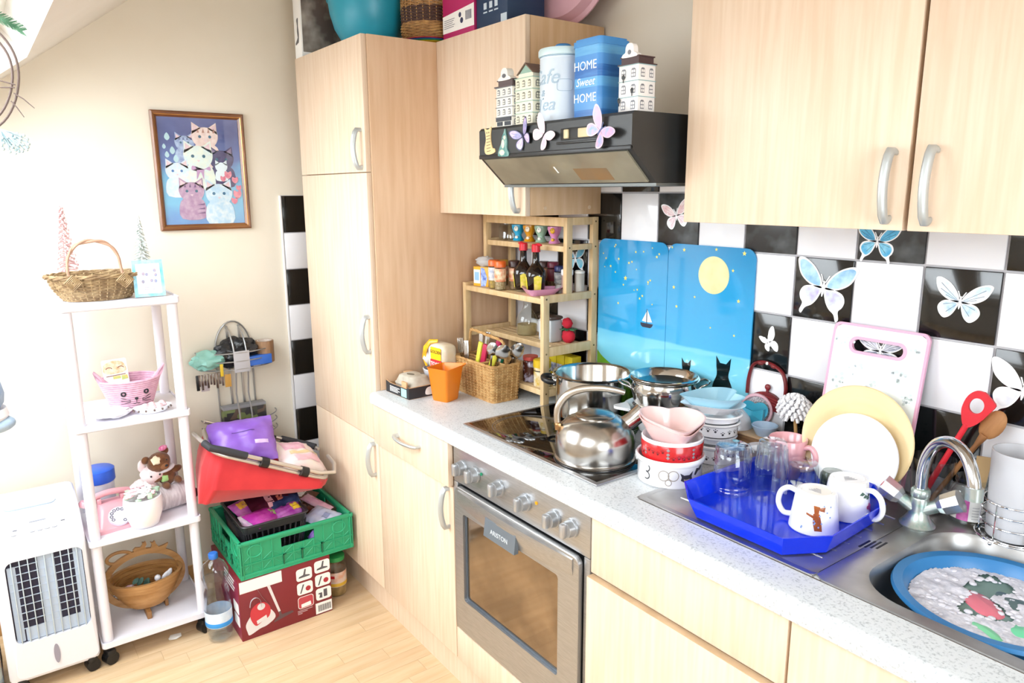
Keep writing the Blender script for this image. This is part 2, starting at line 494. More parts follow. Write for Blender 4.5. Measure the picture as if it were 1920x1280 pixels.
# ---------------- wall tiles (checkerboard) ----------------
TX, TZ, TP = 1.5365, 1.5698, 0.1527
obj('grout_bed', MB().box(0.80, 3.25, -0.0035, -0.0002, 0.905, TZ + TP), GROUT, wb)
tile_me = {}
def tile(parent, key, m, geo, loc):
    if key not in tile_me:
        o = obj('tile', geo(), m, parent); tile_me[key] = o.data
    else: o = link('tile', tile_me[key], parent)
    o.location = loc
    return o
GREASY_SHEEN = {(2, 0), (4, 0), (0, 0), (3, 1), (5, 1)}
for j in range(-1, 5):
    zt = TZ - j * TP; zb = max(zt - TP, 0.904); h = zt - zb
    for i in range(-5, 11):
        x = TX + i * TP
        if x < 0.78: continue
        blk = (i + j) % 2 == 0
        m = (TBD if (i, j) in GREASY_SHEEN and j == 0 else TB) if blk else TW
        tile(wb, ('b', j == 4, m.name), m, lambda h=h: MB().box(0.0022, TP - 0.0022, -0.0085, -0.002, -h + 0.0022, -0.0022, 0.0016), (x, 0, zt))
obj('grout_bed', MB().box(0.0002, 0.0035, -0.598, -0.14, 0.35, 1.5619), GROUT, wl)
for j in range(0, 8):
    for i in range(0, 3):
        blk = (i + j) % 2 == 0
        tile(wl, ('l', blk), TB if blk else TW, lambda: MB().box(0.002, 0.0085, 0.0016, TP - 0.0016, -TP + 0.0016, -0.0016, 0.0016), (0, -0.5968 + i * TP, 1.5619 - j * TP))

# ---------------- handles ----------------
def bow(mb, p0, p1, out, r=0.0055, proj=0.03, flat=1.6):
    """bow handle from p0 to p1 standing off along 'out'"""
    p0 = Vector(p0); p1 = Vector(p1); o = Vector(out)
    P = []
    P.append(p0 - o * 0.001)
    for i in range(13):
        t = i / 12
        P.append(p0.lerp(p1, t) + o * (proj * (0.62 + 0.38 * math.sin(pi * t)) if 0 < i < 12 else proj * 0.5))
    P.append(p1 - o * 0.001)
    return mb.tube(P, r, 10, flat=flat, up=tuple(o))
def door(parent, name, x0, x1, z0, z1, yf, rel, th=0.018, h=None, hl=None, hm=STEELV, bev=0.0015):
    d = obj(name, MB().box(x0, x1, yf, yf + th, z0, z1, bev), BEECH, parent, rel=rel)
    if h:
        obj('handle', bow(MB(), h[0], h[1], (0, -1, 0)), hm, d, rel=rel)
    return d
# ---------------- tall cupboard ----------------
D = -0.586
L0 = (0.226, -0.3, 0)
tc_ = thing('tall_cupboard', 'tall narrow beech larder cupboard with three stacked doors', 'cupboard', L0)
b = MB().box(0.226, 0.800, -0.567, -0.004, 0.15, 2.0626, 0.001)
obj('carcass', b, BEECHI, tc_, rel=L0)
obj('side_panel', MB().box(0.7995, 0.8025, -0.566, -0.004, WT + 0.001, 2.0626, 0.0005), mat('beech_shaded_panel', '#d8b899', 0.5, h2='#cda987', scale=7, stretch=(7, 7, 0.6), detail=5), tc_, rel=L0)  # darker beech: shade of the less lit side put into its colour
obj('plinth', MB().box(0.226, 0.7985, -0.534, -0.518, 0.0, 0.15), BEECH, tc_, rel=L0)
door(tc_, 'door', 0.2275, 0.7985, 1.6395, 2.0626, D, L0, h=((0.771, D, 1.773), (0.771, D, 1.653)))
door(tc_, 'door', 0.2275, 0.7985, 0.7215, 1.6365, D, L0, h=((0.771, D, 1.158), (0.771, D, 1.036)))
door(tc_, 'door', 0.2275, 0.7985, 0.152, 0.7185, D, L0, h=((0.771, D, 0.704), (0.771, D, 0.588)))
# ---------------- base cupboard with drawer ----------------
L0 = (1.05, -0.3, 0)
bc = thing('base_cupboard', 'beech base cupboard with one drawer and door beside the oven', 'cupboard', L0)
obj('carcass', MB().box(0.8015, 1.2945, -0.567, -0.02, 0.15, 0.861), BEECHI, bc, rel=L0)
obj('plinth', MB().box(0.8005, 1.300, -0.534, -0.518, 0, 0.15), BEECH, bc, rel=L0)
d = obj('drawer', MB().box(0.8025, 1.2935, -0.602, -0.584, 0.7205, 0.858, 0.0015), BEECH, bc, rel=L0)
obj('drawer_box', MB().box(0.82, 1.275, -0.584, -0.566, 0.73, 0.84), BEECHH, d, rel=L0)
obj('handle', bow(MB(), (0.985, -0.602, 0.797), (1.125, -0.602, 0.797), (0, -1, 0)), STEELV, d, rel=L0)
door(bc, 'door', 0.8025, 1.2935, 0.152, 0.717, D, L0, h=((1.268, D, 0.706), (1.268, D, 0.582)))
# ---------------- sink base units ----------------
L0 = (2.15, -0.3, 0)
su = thing('sink_cupboard', 'beech sink base cupboard with plain top panel right of the oven', 'cupboard', L0)
b = MB().box(1.897, 1.915, -0.567, -0.02, 0.15, 0.861).box(2.385, 2.403, -0.567, -0.02, 0.15, 0.861).box(1.915, 2.385, -0.567, -0.02, 0.15, 0.168).box(1.915, 2.385, -0.03, -0.02, 0.168, 0.861).box(1.915, 2.385, -0.567, -0.55, 0.69, 0.72)
obj('carcass', b, BEECHI, su, rel=L0)
obj('plinth', MB().box(1.894, 2.405, -0.534, -0.518, 0, 0.15), BEECH, su, rel=L0)
obj('top_panel', MB().box(1.8965, 2.399, D, D + 0.018, 0.713, 0.8605, 0.0015), BEECH, su, rel=L0)
obj('door', MB().box(1.8965, 2.399, D - 0.013, D + 0.006, 0.152, 0.7065, 0.0015), BEECH, su, rel=L0)
obj('door_edge', MB().box(1.8985, 2.397, D - 0.0125, D + 0.005, 0.7065, 0.7085), BEECHH, su, rel=L0)
L0 = (2.65, -0.3, 0)
su2 = thing('corner_cupboard', 'beech base cupboard under the sink bowl with full height door', 'cupboard', L0)
b = MB().box(2.405, 2.423, -0.567, -0.02, 0.15, 0.861).box(2.99, 3.008, -0.567, -0.02, 0.15, 0.861).box(2.423, 2.99, -0.567, -0.02, 0.15, 0.168).box(2.423, 2.99, -0.03, -0.02, 0.168, 0.861)
obj('carcass', b, BEECHI, su2, rel=L0)
obj('plinth', MB().box(2.405, 3.01, -0.534, -0.518, 0, 0.15), BEECH, su2, rel=L0)
obj('door', MB().box(2.4045, 3.006, D, D + 0.018, 0.152, 0.8605, 0.0015), BEECH, su2, rel=L0)
# ---------------- wall cupboards ----------------
L0 = (1.05, -0.15, 1.50)
uc = thing('wall_cupboard', 'beech wall cupboard between the larder and the cooker hood', 'cupboard', L0)
obj('carcass', MB().box(0.8035, 1.2925, -0.295, -0.010, 1.5035, 2.064, 0.001), mat('beech_shaded_side', '#d2b08a', 0.5, h2='#c7a27a', scale=7, stretch=(7, 7, 0.6), detail=5), uc, rel=L0)  # darkened copy of the beech, side shade put into the colour
door(uc, 'door', 0.8035, 1.2925, 1.5025, 2.064, -0.3139, L0, h=((1.262, -0.3139, 1.64), (1.262, -0.3139, 1.518)))
for yy in (-0.24, -0.06): obj('screw_cap', MB().cyl((1.2925, yy, 1.525), (1.2945, yy, 1.525), 0.006, n=12), BEECHI, uc, rel=L0)
L0 = (2.41, -0.15, 1.50)
ur = thing('wall_cupboard', 'wide beech wall cupboard above the sink with two doors', 'cupboard', L0)
obj('carcass', MB().box(1.9165, 2.918, -0.318, -0.010, 1.5085, 2.10, 0.001), BEECHH, ur, rel=L0)
door(ur, 'door', 1.9165, 2.4045, 1.5067, 2.10, -0.340, L0, h=((2.379, -0.340, 1.642), (2.379, -0.340, 1.525)))
door(ur, 'door', 2.4125, 2.918, 1.5067, 2.10, -0.340, L0, h=((2.447, -0.340, 1.643), (2.447, -0.340, 1.524)))
# ---------------- worktop (with an opening for the sink bowl) ----------------
YF = -0.612
def nose(mb, x0, x1):
    P = [(0, WT), (0, 0.8625)]
    prof = [(-0.55, 0.8625), (YF + 0.006, 0.8625), (YF + 0.0015, 0.8645), (YF, 0.869)]
    for i in range(7):
        a = pi * (1 - 0.5 * i / 6)
        prof.append((YF + 0.016 + 0.016 * math.cos(a), WT - 0.016 + 0.016 * math.sin(a)))
    prof.append((-0.55, WT))
    mb.loft([[(x, p[0], p[1]) for p in prof] for x in (x1, x0)], closed=True, cap0=True, cap1=True)
b = MB(); nose(b, 0.801, 3.2)
b.box(0.801, 2.435, -0.55, -0.003, 0.8625, WT).box(2.435, 2.84, -0.55, -0.495, 0.8625, WT).box(2.435, 2.84, -0.09, -0.003, 0.8625, WT).box(2.84, 3.2, -0.55, -0.003, 0.8625, WT)
tag(obj('worktop', b, WORK, None), 'long pale grey speckled laminate worktop over the base cupboards', 'worktop')
# ---------------- oven ----------------
L0 = (1.5955, -0.3, 0)
ov = thing('built_in_oven', 'stainless steel built-in oven with six knobs and brown glass door', 'oven', L0)
OX0, OX1 = 1.2985, 1.8925
obj('body', MB().box(OX0 + 0.01, OX1 - 0.01, -0.555, -0.03, 0.27, 0.856), DGREY, ov, rel=L0)
obj('control_panel', MB().box(OX0, OX1, D, -0.556, 0.742, 0.8585, 0.003), STEEL, ov, rel=L0)
obj('trim_frame', MB().box(OX0, OX0 + 0.02, D, -0.556, 0.2625, 0.7415, 0.002).box(OX1 - 0.02, OX1, D, -0.556, 0.2625, 0.7415, 0.002).box(OX0 + 0.02, OX1 - 0.02, D, -0.556, 0.2625, 0.274, 0.001), STEEL, ov, rel=L0)
obj('door_gap', MB().box(OX0 + 0.02, OX1 - 0.02, -0.574, -0.557, 0.274, 0.742), BLACK, ov, rel=L0)
# door: steel frame (four sides) with bulged top rail, recessed glass
DX0, DX1, DZ0, DZ1 = OX0 + 0.024, OX1 - 0.024, 0.279, 0.737
GX0, GX1, GZ0, GZ1 = 1.3655, 1.794, 0.385, 0.662
dr = obj('oven_door', MB().fr(fw((0, -0.576, 0))).prism(rrect(DX0, DX1, DZ0, DZ1, 0.022), 0.0, 0.010), BLACK, ov, rel=L0)
def ringmesh(outer, inner, w0, w1, M):
    mb = MB().fr(M); n = len(outer)
    mb.loft([[(p[0], p[1], w0) for p in outer], [(p[0], p[1], w1) for p in outer], [(p[0], p[1], w1 + 0.0015) for p in [((o[0] * 0.97 + i_[0] * 0.03), (o[1] * 0.97 + i_[1] * 0.03)) for o, i_ in zip(outer, inner)]], [(p[0], p[1], w1 + 0.0015) for p in inner], [(p[0], p[1], w0) for p in inner]], smooth=False)
    return mb
outer = rrect(DX0, DX1, DZ0, DZ1, 0.020, 6); inner = rrect(GX0, GX1, GZ0, GZ1, 0.010, 6)
obj('door_frame', ringmesh(outer, inner, 0.010, 0.022, fw((0, -0.576, 0))), STEEL, dr, rel=L0)
obj('glass', MB().box(GX0 - 0.004, GX1 + 0.004, -0.5890, -0.5866, GZ0 - 0.004, GZ1 + 0.004), mat('mirror_brown_glass', '#a08c74', 0.06, 0.85, h2='#84725d', scale=9), dr, rel=L0)
obj('glass_gasket', ringmesh(rrect(GX0, GX1, GZ0, GZ1, 0.010, 6), rrect(GX0 + 0.009, GX1 - 0.003, GZ0 + 0.009, GZ1 - 0.003, 0.008, 6), 0.011, 0.0145, fw((0, -0.576, 0))), mat('slate_gasket', '#55606c', 0.3, 0.4), dr, rel=L0)
# bulged pull along the top rail
P = [(DX0 + 0.015, DZ1 - 0.012), (DX1 - 0.015, DZ1 - 0.012)]
top = []
for i in range(15):
    t = i / 14; x = DX0 + 0.02 + (DX1 - DX0 - 0.04) * t
    dip = 0.062 * (1 - (2 * t - 1) ** 2) * 0.32 + 0.052
    top.append([(x, -0.5985, DZ1 - 0.006), (x, -0.602 - 0.010 * math.sin(pi * t), DZ1 - 0.010), (x, -0.603 - 0.012 * math.sin(pi * t), DZ1 - 0.030), (x, -0.5995, DZ1 - dip), (x, -0.5985, DZ1 - dip)])
obj('door_pull', MB().loft(top, closed=True, cap0=True, cap1=True), STEEL, dr, rel=L0)
pl = obj('badge', MB().fr(fw((1.567, -0.607, 0.682))).prism([(-0.073, -0.030), (0.068, -0.030), (0.076, 0.027), (-0.063, 0.027)], -0.006, 0.0075), mat('slate_badge', '#6d7985', 0.35, 0.3), dr, rel=L0)
letters('ARISTON', 0.019, fw((1.567, -0.6147, 0.676)), mat('pale_print', '#c9d0d6', 0.4), dr, rel=L0)
for x, v in ((1.352, 1), (1.417, 0.97), (1.533, 1), (1.648, 1), (1.765, 1), (1.829, 1)):
    k = MB().cyl((x, -0.5865, 0.797), (x, -0.592, 0.797), 0.0235, n=24).cyl((x, -0.592, 0.797), (x, -0.608, 0.797), 0.0205, 0.019, n=24)
    kn = obj('knob', k, mat('grey_knob', '#b9bcc0', 0.3, 0.75), ov, rel=L0)
    obj('grip', MB().box(x - 0.008, x + 0.008, -0.6235, -0.606, 0.7785, 0.8155, 0.0055), mat('grey_knob', '#b9bcc0', 0.3, 0.75), kn, rel=L0)
for x, z, m in ((1.447, 0.808, mat('green_mark', '#0e7a56')), (1.628, 0.800, mat('red_lens', '#8a1d22', 0.2)), (1.694, 0.811, mat('amber_lens', '#e0940a', 0.2))):
    obj('pilot_lamp', MB().cyl((x, -0.5861, z), (x, -0.5885, z), 0.0045, n=14), m, ov, rel=L0)
L0 = (1.5955, -0.58, 0)
fp = thing('oven_plinth_panel', 'beech filler panel below the steel oven', 'panel', L0)
obj('panel', MB().box(OX0 - 0.0005, OX1, D, D + 0.018, 0.152, 0.2595, 0.001), BEECH, fp, rel=L0)
obj('plinth', MB().box(1.301, 1.8935, -0.534, -0.518, 0, 0.15), BEECH, fp, rel=L0)
# ---------------- ceramic hob ----------------
HX0, HX1, HY0, HY1 = 1.292, 1.867, -0.546, -0.040
L0 = (1.58, -0.293, WT)
hb = thing('ceramic_hob', 'black glass hob with thin steel rim set in the worktop', 'hob', L0)
obj('rim', MB().box(HX0, HX1, HY0, HY1, WT, WT + 0.0052, 0.002), STEEL, hb, rel=L0)
obj('glass_top', MB().box(HX0 + 0.012, HX1 - 0.012, HY0 + 0.012, HY1 - 0.012, WT + 0.001, WT + 0.0056, 0.0008), mat('black_hob_glass', '#0b0b0c', 0.05, coat=0.6), hb, rel=L0)
def ring(mb, cx, cy, z, r, w, h=0.00025, n=48):
    o = circ(cx, cy, r, n=n); i_ = circ(cx, cy, r - w, n=n)
    return mb.loft([[(p[0], p[1], z) for p in o], [(p[0], p[1], z + h) for p in o], [(p[0], p[1], z + h) for p in i_], [(p[0], p[1], z) for p in i_]], smooth=False)
for cx, cy, r in ((1.43, -0.41, 0.105), (1.449, -0.176, 0.085), (1.727, -0.175, 0.085), (1.735, -0.43, 0.105)):
    obj('cooking_zone', ring(ring(MB(), cx, cy, WT + 0.0056, r, 0.0016), cx, cy, WT + 0.0056, r - 0.008, 0.001), mat('grey_zone_print', '#5c5c5e', 0.3), hb, rel=L0)
HT = WT + 0.0060
# ---------------- cooker hood ----------------
L0 = (1.582, -0.25, 1.59)
hd = thing('cooker_hood', 'black cooker hood with slanted glass visor over the hob', 'cooker hood', L0)
hx0, hx1 = 1.2965, 1.882
hp = [(-0.003, 1.594), (-0.395, 1.594), (-0.477, 1.669), (-0.477, 1.738), (-0.470, 1.745), (-0.003, 1.745)]
HM = Matrix(((0, 0, 1, 0), (1, 0, 0, 0), (0, 1, 0, 0), (0, 0, 0, 1)))     # (y, z) polygon swept along x
obj('shell', MB().fr(HM).prism([p for p in hp], hx0, hx1), HOODM, hd, rel=L0)
nv = Vector((0, -0.075, -0.082)).normalized()
def visor(u, v, off):   # u along x 0..1, v from lower to upper edge 0..1
    p = Vector((hx0 + (hx1 - hx0) * u, -0.395 - 0.082 * v, 1.594 + 0.075 * v))
    return p + nv * off
vq = [visor(0.03, 0.06, 0.0), visor(0.97, 0.06, 0.0), visor(0.97, 0.93, 0.0), visor(0.03, 0.93, 0.0)]
mb = MB().add(vq + [p + nv * 0.004 for p in vq], [(4, 5, 6, 7), (0, 1, 5, 4), (1, 2, 6, 5), (2, 3, 7, 6), (3, 0, 4, 7)])
vz = obj('visor', mb, mat('grubby_visor', '#6d695b', 0.3, h2='#8a8674', scale=7, coat=0.4), hd, rel=L0)
q = [visor(0.60, 0.16, 0.0041), visor(0.80, 0.14, 0.0041), visor(0.80, 0.5, 0.0041), visor(0.60, 0.52, 0.0041)]
obj('stain', MB().add(q, [(0, 1, 2, 3)]), mat('brown_grease', '#8c6a43', 0.5, h2='#7d6a50', scale=12), vz, rel=L0)
q = [visor(0.485, 0.40, 0.0042), visor(0.495, 0.40, 0.0042), visor(0.495, 0.60, 0.0042), visor(0.485, 0.60, 0.0042)]
obj('visor_mark', MB().add(q, [(0, 1, 2, 3)]), PAPERW, vz, rel=L0)
obj('bottom_trim', MB().box(hx0 + 0.002, hx1 - 0.002, -0.394, -0.01, 1.587, 1.5935), mat('grey_trim', '#6c706e', 0.4, 0.4), hd, rel=L0)
obj('visor_lip', MB().box(hx0, hx1, -0.4795, -0.472, 1.663, 1.674, 0.002), BLACK, hd, rel=L0)
sp = obj('switch_panel', MB().box(1.648, 1.80, -0.4795, -0.476, 1.695, 1.722, 0.001), BLACK, hd, rel=L0)
obj('sill', MB().box(1.636, 1.80, -0.4835, -0.476, 1.686, 1.691, 0.001), BLACK, hd, rel=L0)
for a in ((1.663, 1.679), (1.714, 1.752)):
    obj('switch', MB().box(a[0], a[1], -0.484, -0.478, 1.698, 1.719, 0.002), mat('cream_switch', '#cdbf98', 0.4), sp, rel=L0)

# ---------------- butterflies ----------------
UPW = [(0.04, 0.02), (0.14, 0.30), (0.42, 0.62), (0.78, 0.80), (0.98, 0.76), (0.94, 0.52), (0.80, 0.26), (0.52, 0.06), (0.2, -0.02)]
LOW = [(0.04, 0.0), (0.3, 0.02), (0.60, -0.06), (0.74, -0.28), (0.66, -0.52), (0.46, -0.68), (0.26, -0.58), (0.12, -0.34)]
LOWT = [(0.04, 0.0), (0.3, 0.02), (0.62, -0.06), (0.74, -0.26), (0.70, -0.46), (0.60, -0.60), (0.66, -0.84), (0.58, -0.92), (0.48, -0.72), (0.28, -0.58), (0.12, -0.34)]
def shrink(P, k):
    cx = sum(p[0] for p in P) / len(P); cy = sum(p[1] for p in P) / len(P)
    return [(cx + (p[0] - cx) * k, cy + (p[1] - cy) * k) for p in P]
def butterfly(name, label, M, s, wing, low, edge='#f4f4f6', tails=False, th=0.0012, fold=0.0, vein=None, group=None, halves=(1, 1), cat='sticker', body=None, asp=1.0):
    """a die-cut butterfly: each wing pair cut from card, print laid on it. M = centre on the surface (w = outwards)"""
    loc = M.translation.copy()
    t = thing(name, label, cat, loc, group=group)
    lo = LOWT if tails else LOW
    me = mat('card_edge_' + edge[1:], edge, 0.45); mu = mat('wing_' + wing[0][1:] + wing[1][1:], wing[0], 0.4, h2=wing[1], scale=1.0 / s * 2.5); ml = mat('wing_' + low[0][1:] + low[1][1:], low[0], 0.4, h2=low[1], scale=1.0 / s * 2.5)
    mv = mat('vein_' + vein[1:], vein, 0.5) if vein else None
    for sg, hs in ((-1, halves[0]), (1, halves[1])):
        if not hs: continue
        Mw = M @ Matrix.Rotation(sg * fold, 4, 'Y') if fold else M
        W = MB().fr(Mw)
        for P in (UPW, lo):
            W.prism(crom([(sg * x * s * hs * asp, y * s * hs) for x, y in P], 4), 0.0003, th)
        w = obj('wing', W, me, t, rel=loc)
        Q = MB().fr(Mw)
        Q.prism(crom([(sg * x * s * hs * asp, y * s * hs) for x, y in shrink(UPW, 0.84)], 4), th, th + 0.0002, k=0)
        Q.prism(crom([(sg * x * s * hs * asp, y * s * hs) for x, y in shrink(LOW, 0.80)], 4), th, th + 0.0002, k=1)
        obj('wing_print', Q, [mu, ml], w, rel=loc)
        if mv:
            V = MB().fr(Mw)
            for (x, y) in ((0.86, 0.66), (0.84, 0.42), (0.6, 0.2), (0.62, -0.2), (0.46, -0.5)):
                dx, dy = sg * x * s * asp, y * s
                L = math.hypot(dx, dy); nx, ny = -dy / L * 0.010 * s, dx / L * 0.010 * s
                V.prism([(nx * 0.3, ny * 0.3), (dx * 0.9 + nx, dy * 0.9 + ny), (dx * 0.9 - nx, dy * 0.9 - ny), (-nx * 0.3, -ny * 0.3)], th + 0.0002, th + 0.0004)
            obj('veins', V, mv, w, rel=loc)
    B = MB().fr(M)
    B.ball((0, -0.02 * s, th), 0.045 * s, 0.26 * s, 0.0012 if not fold else 0.003, 10, 6)
    for sg in (-1, 1):
        B.prism([(sg * 0.02 * s, 0.18 * s), (sg * 0.12 * s, 0.40 * s), (sg * 0.16 * s, 0.40 * s), (sg * 0.05 * s, 0.17 * s)], 0.0003, th)
    obj('body', B, mat('body_' + (body or edge)[1:], body or edge, 0.45), t, rel=loc)
    return t
TS = -0.0087      # tile face
butterfly('butterfly_sticker', 'large lilac blue swallowtail butterfly sticker on a black tile', ang(fw((2.074, TS, 1.345)), -0.12), 0.079, ('#7fb0d8', '#bfe3ef'), ('#dff0fb', '#b4a9dc'), tails=True)
butterfly('butterfly_sticker', 'pale blue and white butterfly sticker on the black tile at right', ang(fw((2.379, TS, 1.347)), -0.10), 0.056, ('#bcd6ea', '#f0f6fa'), ('#e8f1f8', '#9cc0e2'), vein='#4a5a70')
butterfly('butterfly_sticker', 'bright turquoise butterfly sticker just below the wall cupboard', ang(fw((2.194, TS, 1.462)), -0.05), 0.052, ('#2f9ad0', '#5cc0e6'), ('#3ba7da', '#8fd6ef'), tails=True, vein='#14506e')
butterfly('butterfly_sticker', 'white pink-tinged butterfly sticker half behind the wall cupboard edge', ang(fw((1.607, TS, 1.505)), 0.22), 0.052, ('#f2e6e8', '#d8a4a8'), ('#f6eef2', '#e6d0da'), vein='#c9a0aa')
butterfly('butterfly_sticker', 'small folded white butterfly sticker low on a black tile', ang(fw((1.935, TS, 1.188)), 0.5), 0.044, ('#f5f5f8', '#e8e8ee'), ('#f5f5f8', '#e8e8ee'), halves=(0.7, 1), asp=0.7)
butterfly('butterfly_sticker', 'big pearly white butterfly sticker by the frosted beaker', ang(fw((2.513, TS, 1.185)), -0.1), 0.068, ('#dfe2ec', '#f2f4f8'), ('#eef1f6', '#d6dae6'), tails=True)
butterfly('butterfly_sticker', 'black and white butterfly sticker seen through the cutting board handle', ang(fw((2.225, TS, 1.215)), 0.0), 0.06, ('#e8e8f0', '#9aa0b4'), ('#d8dae6', '#8a90a8'), vein='#2a2c38')
butterfly('butterfly_sticker', 'turquoise butterfly sticker behind the pine spice rack', ang(fw((1.172, TS, 1.352)), 0.12), 0.056, ('#4fb2d8', '#8fd0e8'), ('#6cc2e0', '#a8dcec'), tails=True)
HF = -0.4770
butterfly('butterfly_magnet', 'lilac butterfly magnet with dark wing tips on the black hood', ang(fw((1.499, HF - 0.0005, 1.713)), 0.45), 0.043, ('#8d92c4', '#cdb6e0'), ('#b9a6d4', '#d9c4e6'), edge='#3b3f63', fold=-0.22, th=0.0008, vein='#4a4a74', cat='magnet', body='#2a2c44')
butterfly('butterfly_magnet', 'pink and white butterfly magnet beside the lilac one on the hood', ang(fw((1.583, HF - 0.0005, 1.712)), -0.75), 0.044, ('#f2c9d6', '#f4e6ee'), ('#efb4c6', '#c8dcf0'), edge='#f3d6de', fold=-0.22, th=0.0008, cat='magnet', body='#2a2c34')
butterfly('butterfly_magnet', 'pink and blue butterfly magnet over the hood switches', ang(fw((1.793, HF - 0.0085, 1.708)), -0.80), 0.047, ('#e9a9c4', '#a9b6ee'), ('#8fb2ee', '#f0a8b8'), edge='#e4c8dc', fold=-0.22, th=0.0008, cat='magnet', body='#5a6a9a')
# two flat fridge magnets at the left end of the hood
M = ang(fw((1.345, HF, 1.712)), 0.05)
t = thing('cat_magnet', 'flat beige cat-shaped wooden magnet at the left end of the hood', 'magnet', M.translation)
P = crom([(-0.017, -0.034), (-0.021, -0.02), (-0.013, 0.0), (-0.014, 0.02), (-0.018, 0.034), (-0.008, 0.029), (0.004, 0.029), (0.014, 0.034), (0.010, 0.016), (0.010, -0.004), (0.017, -0.022), (0.026, -0.024), (0.027, -0.034), (0.0, -0.038)], 3)
obj('back', MB().fr(M).prism(P, 0, 0.003), mat('bare_ply', '#d9c08e', 0.6), t, rel=M.translation)
mb = MB().fr(M)
for z in (-0.03, -0.022, -0.014, -0.006, 0.002, 0.010): mb.prism([(-0.010, z), (0.008, z + 0.001), (0.008, z + 0.0026), (-0.010, z + 0.0016)], 0.003, 0.0034)
for sx_ in (-0.006, 0.003): mb.prism(circ(sx_, 0.020, 0.0022, n=8), 0.003, 0.0034)
obj('print', mb, mat('brown_print', '#6a5a42', 0.6), t, rel=M.translation)
M = ang(fw((1.417, HF, 1.701)), -0.03)
t = thing('figure_magnet', 'small teal and cream seated figure magnet on the hood', 'magnet', M.translation)
P = crom([(-0.026, -0.03), (-0.020, -0.014), (-0.012, 0.0), (-0.008, 0.016), (0.0, 0.028), (0.004, 0.036), (0.008, 0.026), (0.012, 0.014), (0.014, -0.002), (0.013, -0.012), (0.022, -0.026), (0.018, -0.034), (-0.018, -0.034)], 3)
obj('back', MB().fr(M).prism(P, 0, 0.004), mat('teal_enamel', '#3c7a78', 0.4, h2='#86aaa4', scale=70), t, rel=M.translation)
mb = MB().fr(M).ball((-0.004, -0.002, 0.004), 0.007, 0.012, 0.002, 8, 6).ball((-0.008, -0.024, 0.004), 0.012, 0.008, 0.002, 8, 6).ball((0.003, 0.014, 0.004), 0.005, 0.006, 0.002, 8, 6)
obj('print', mb, mat('cream_enamel', '#cdd2be', 0.4), t, rel=M.translation)

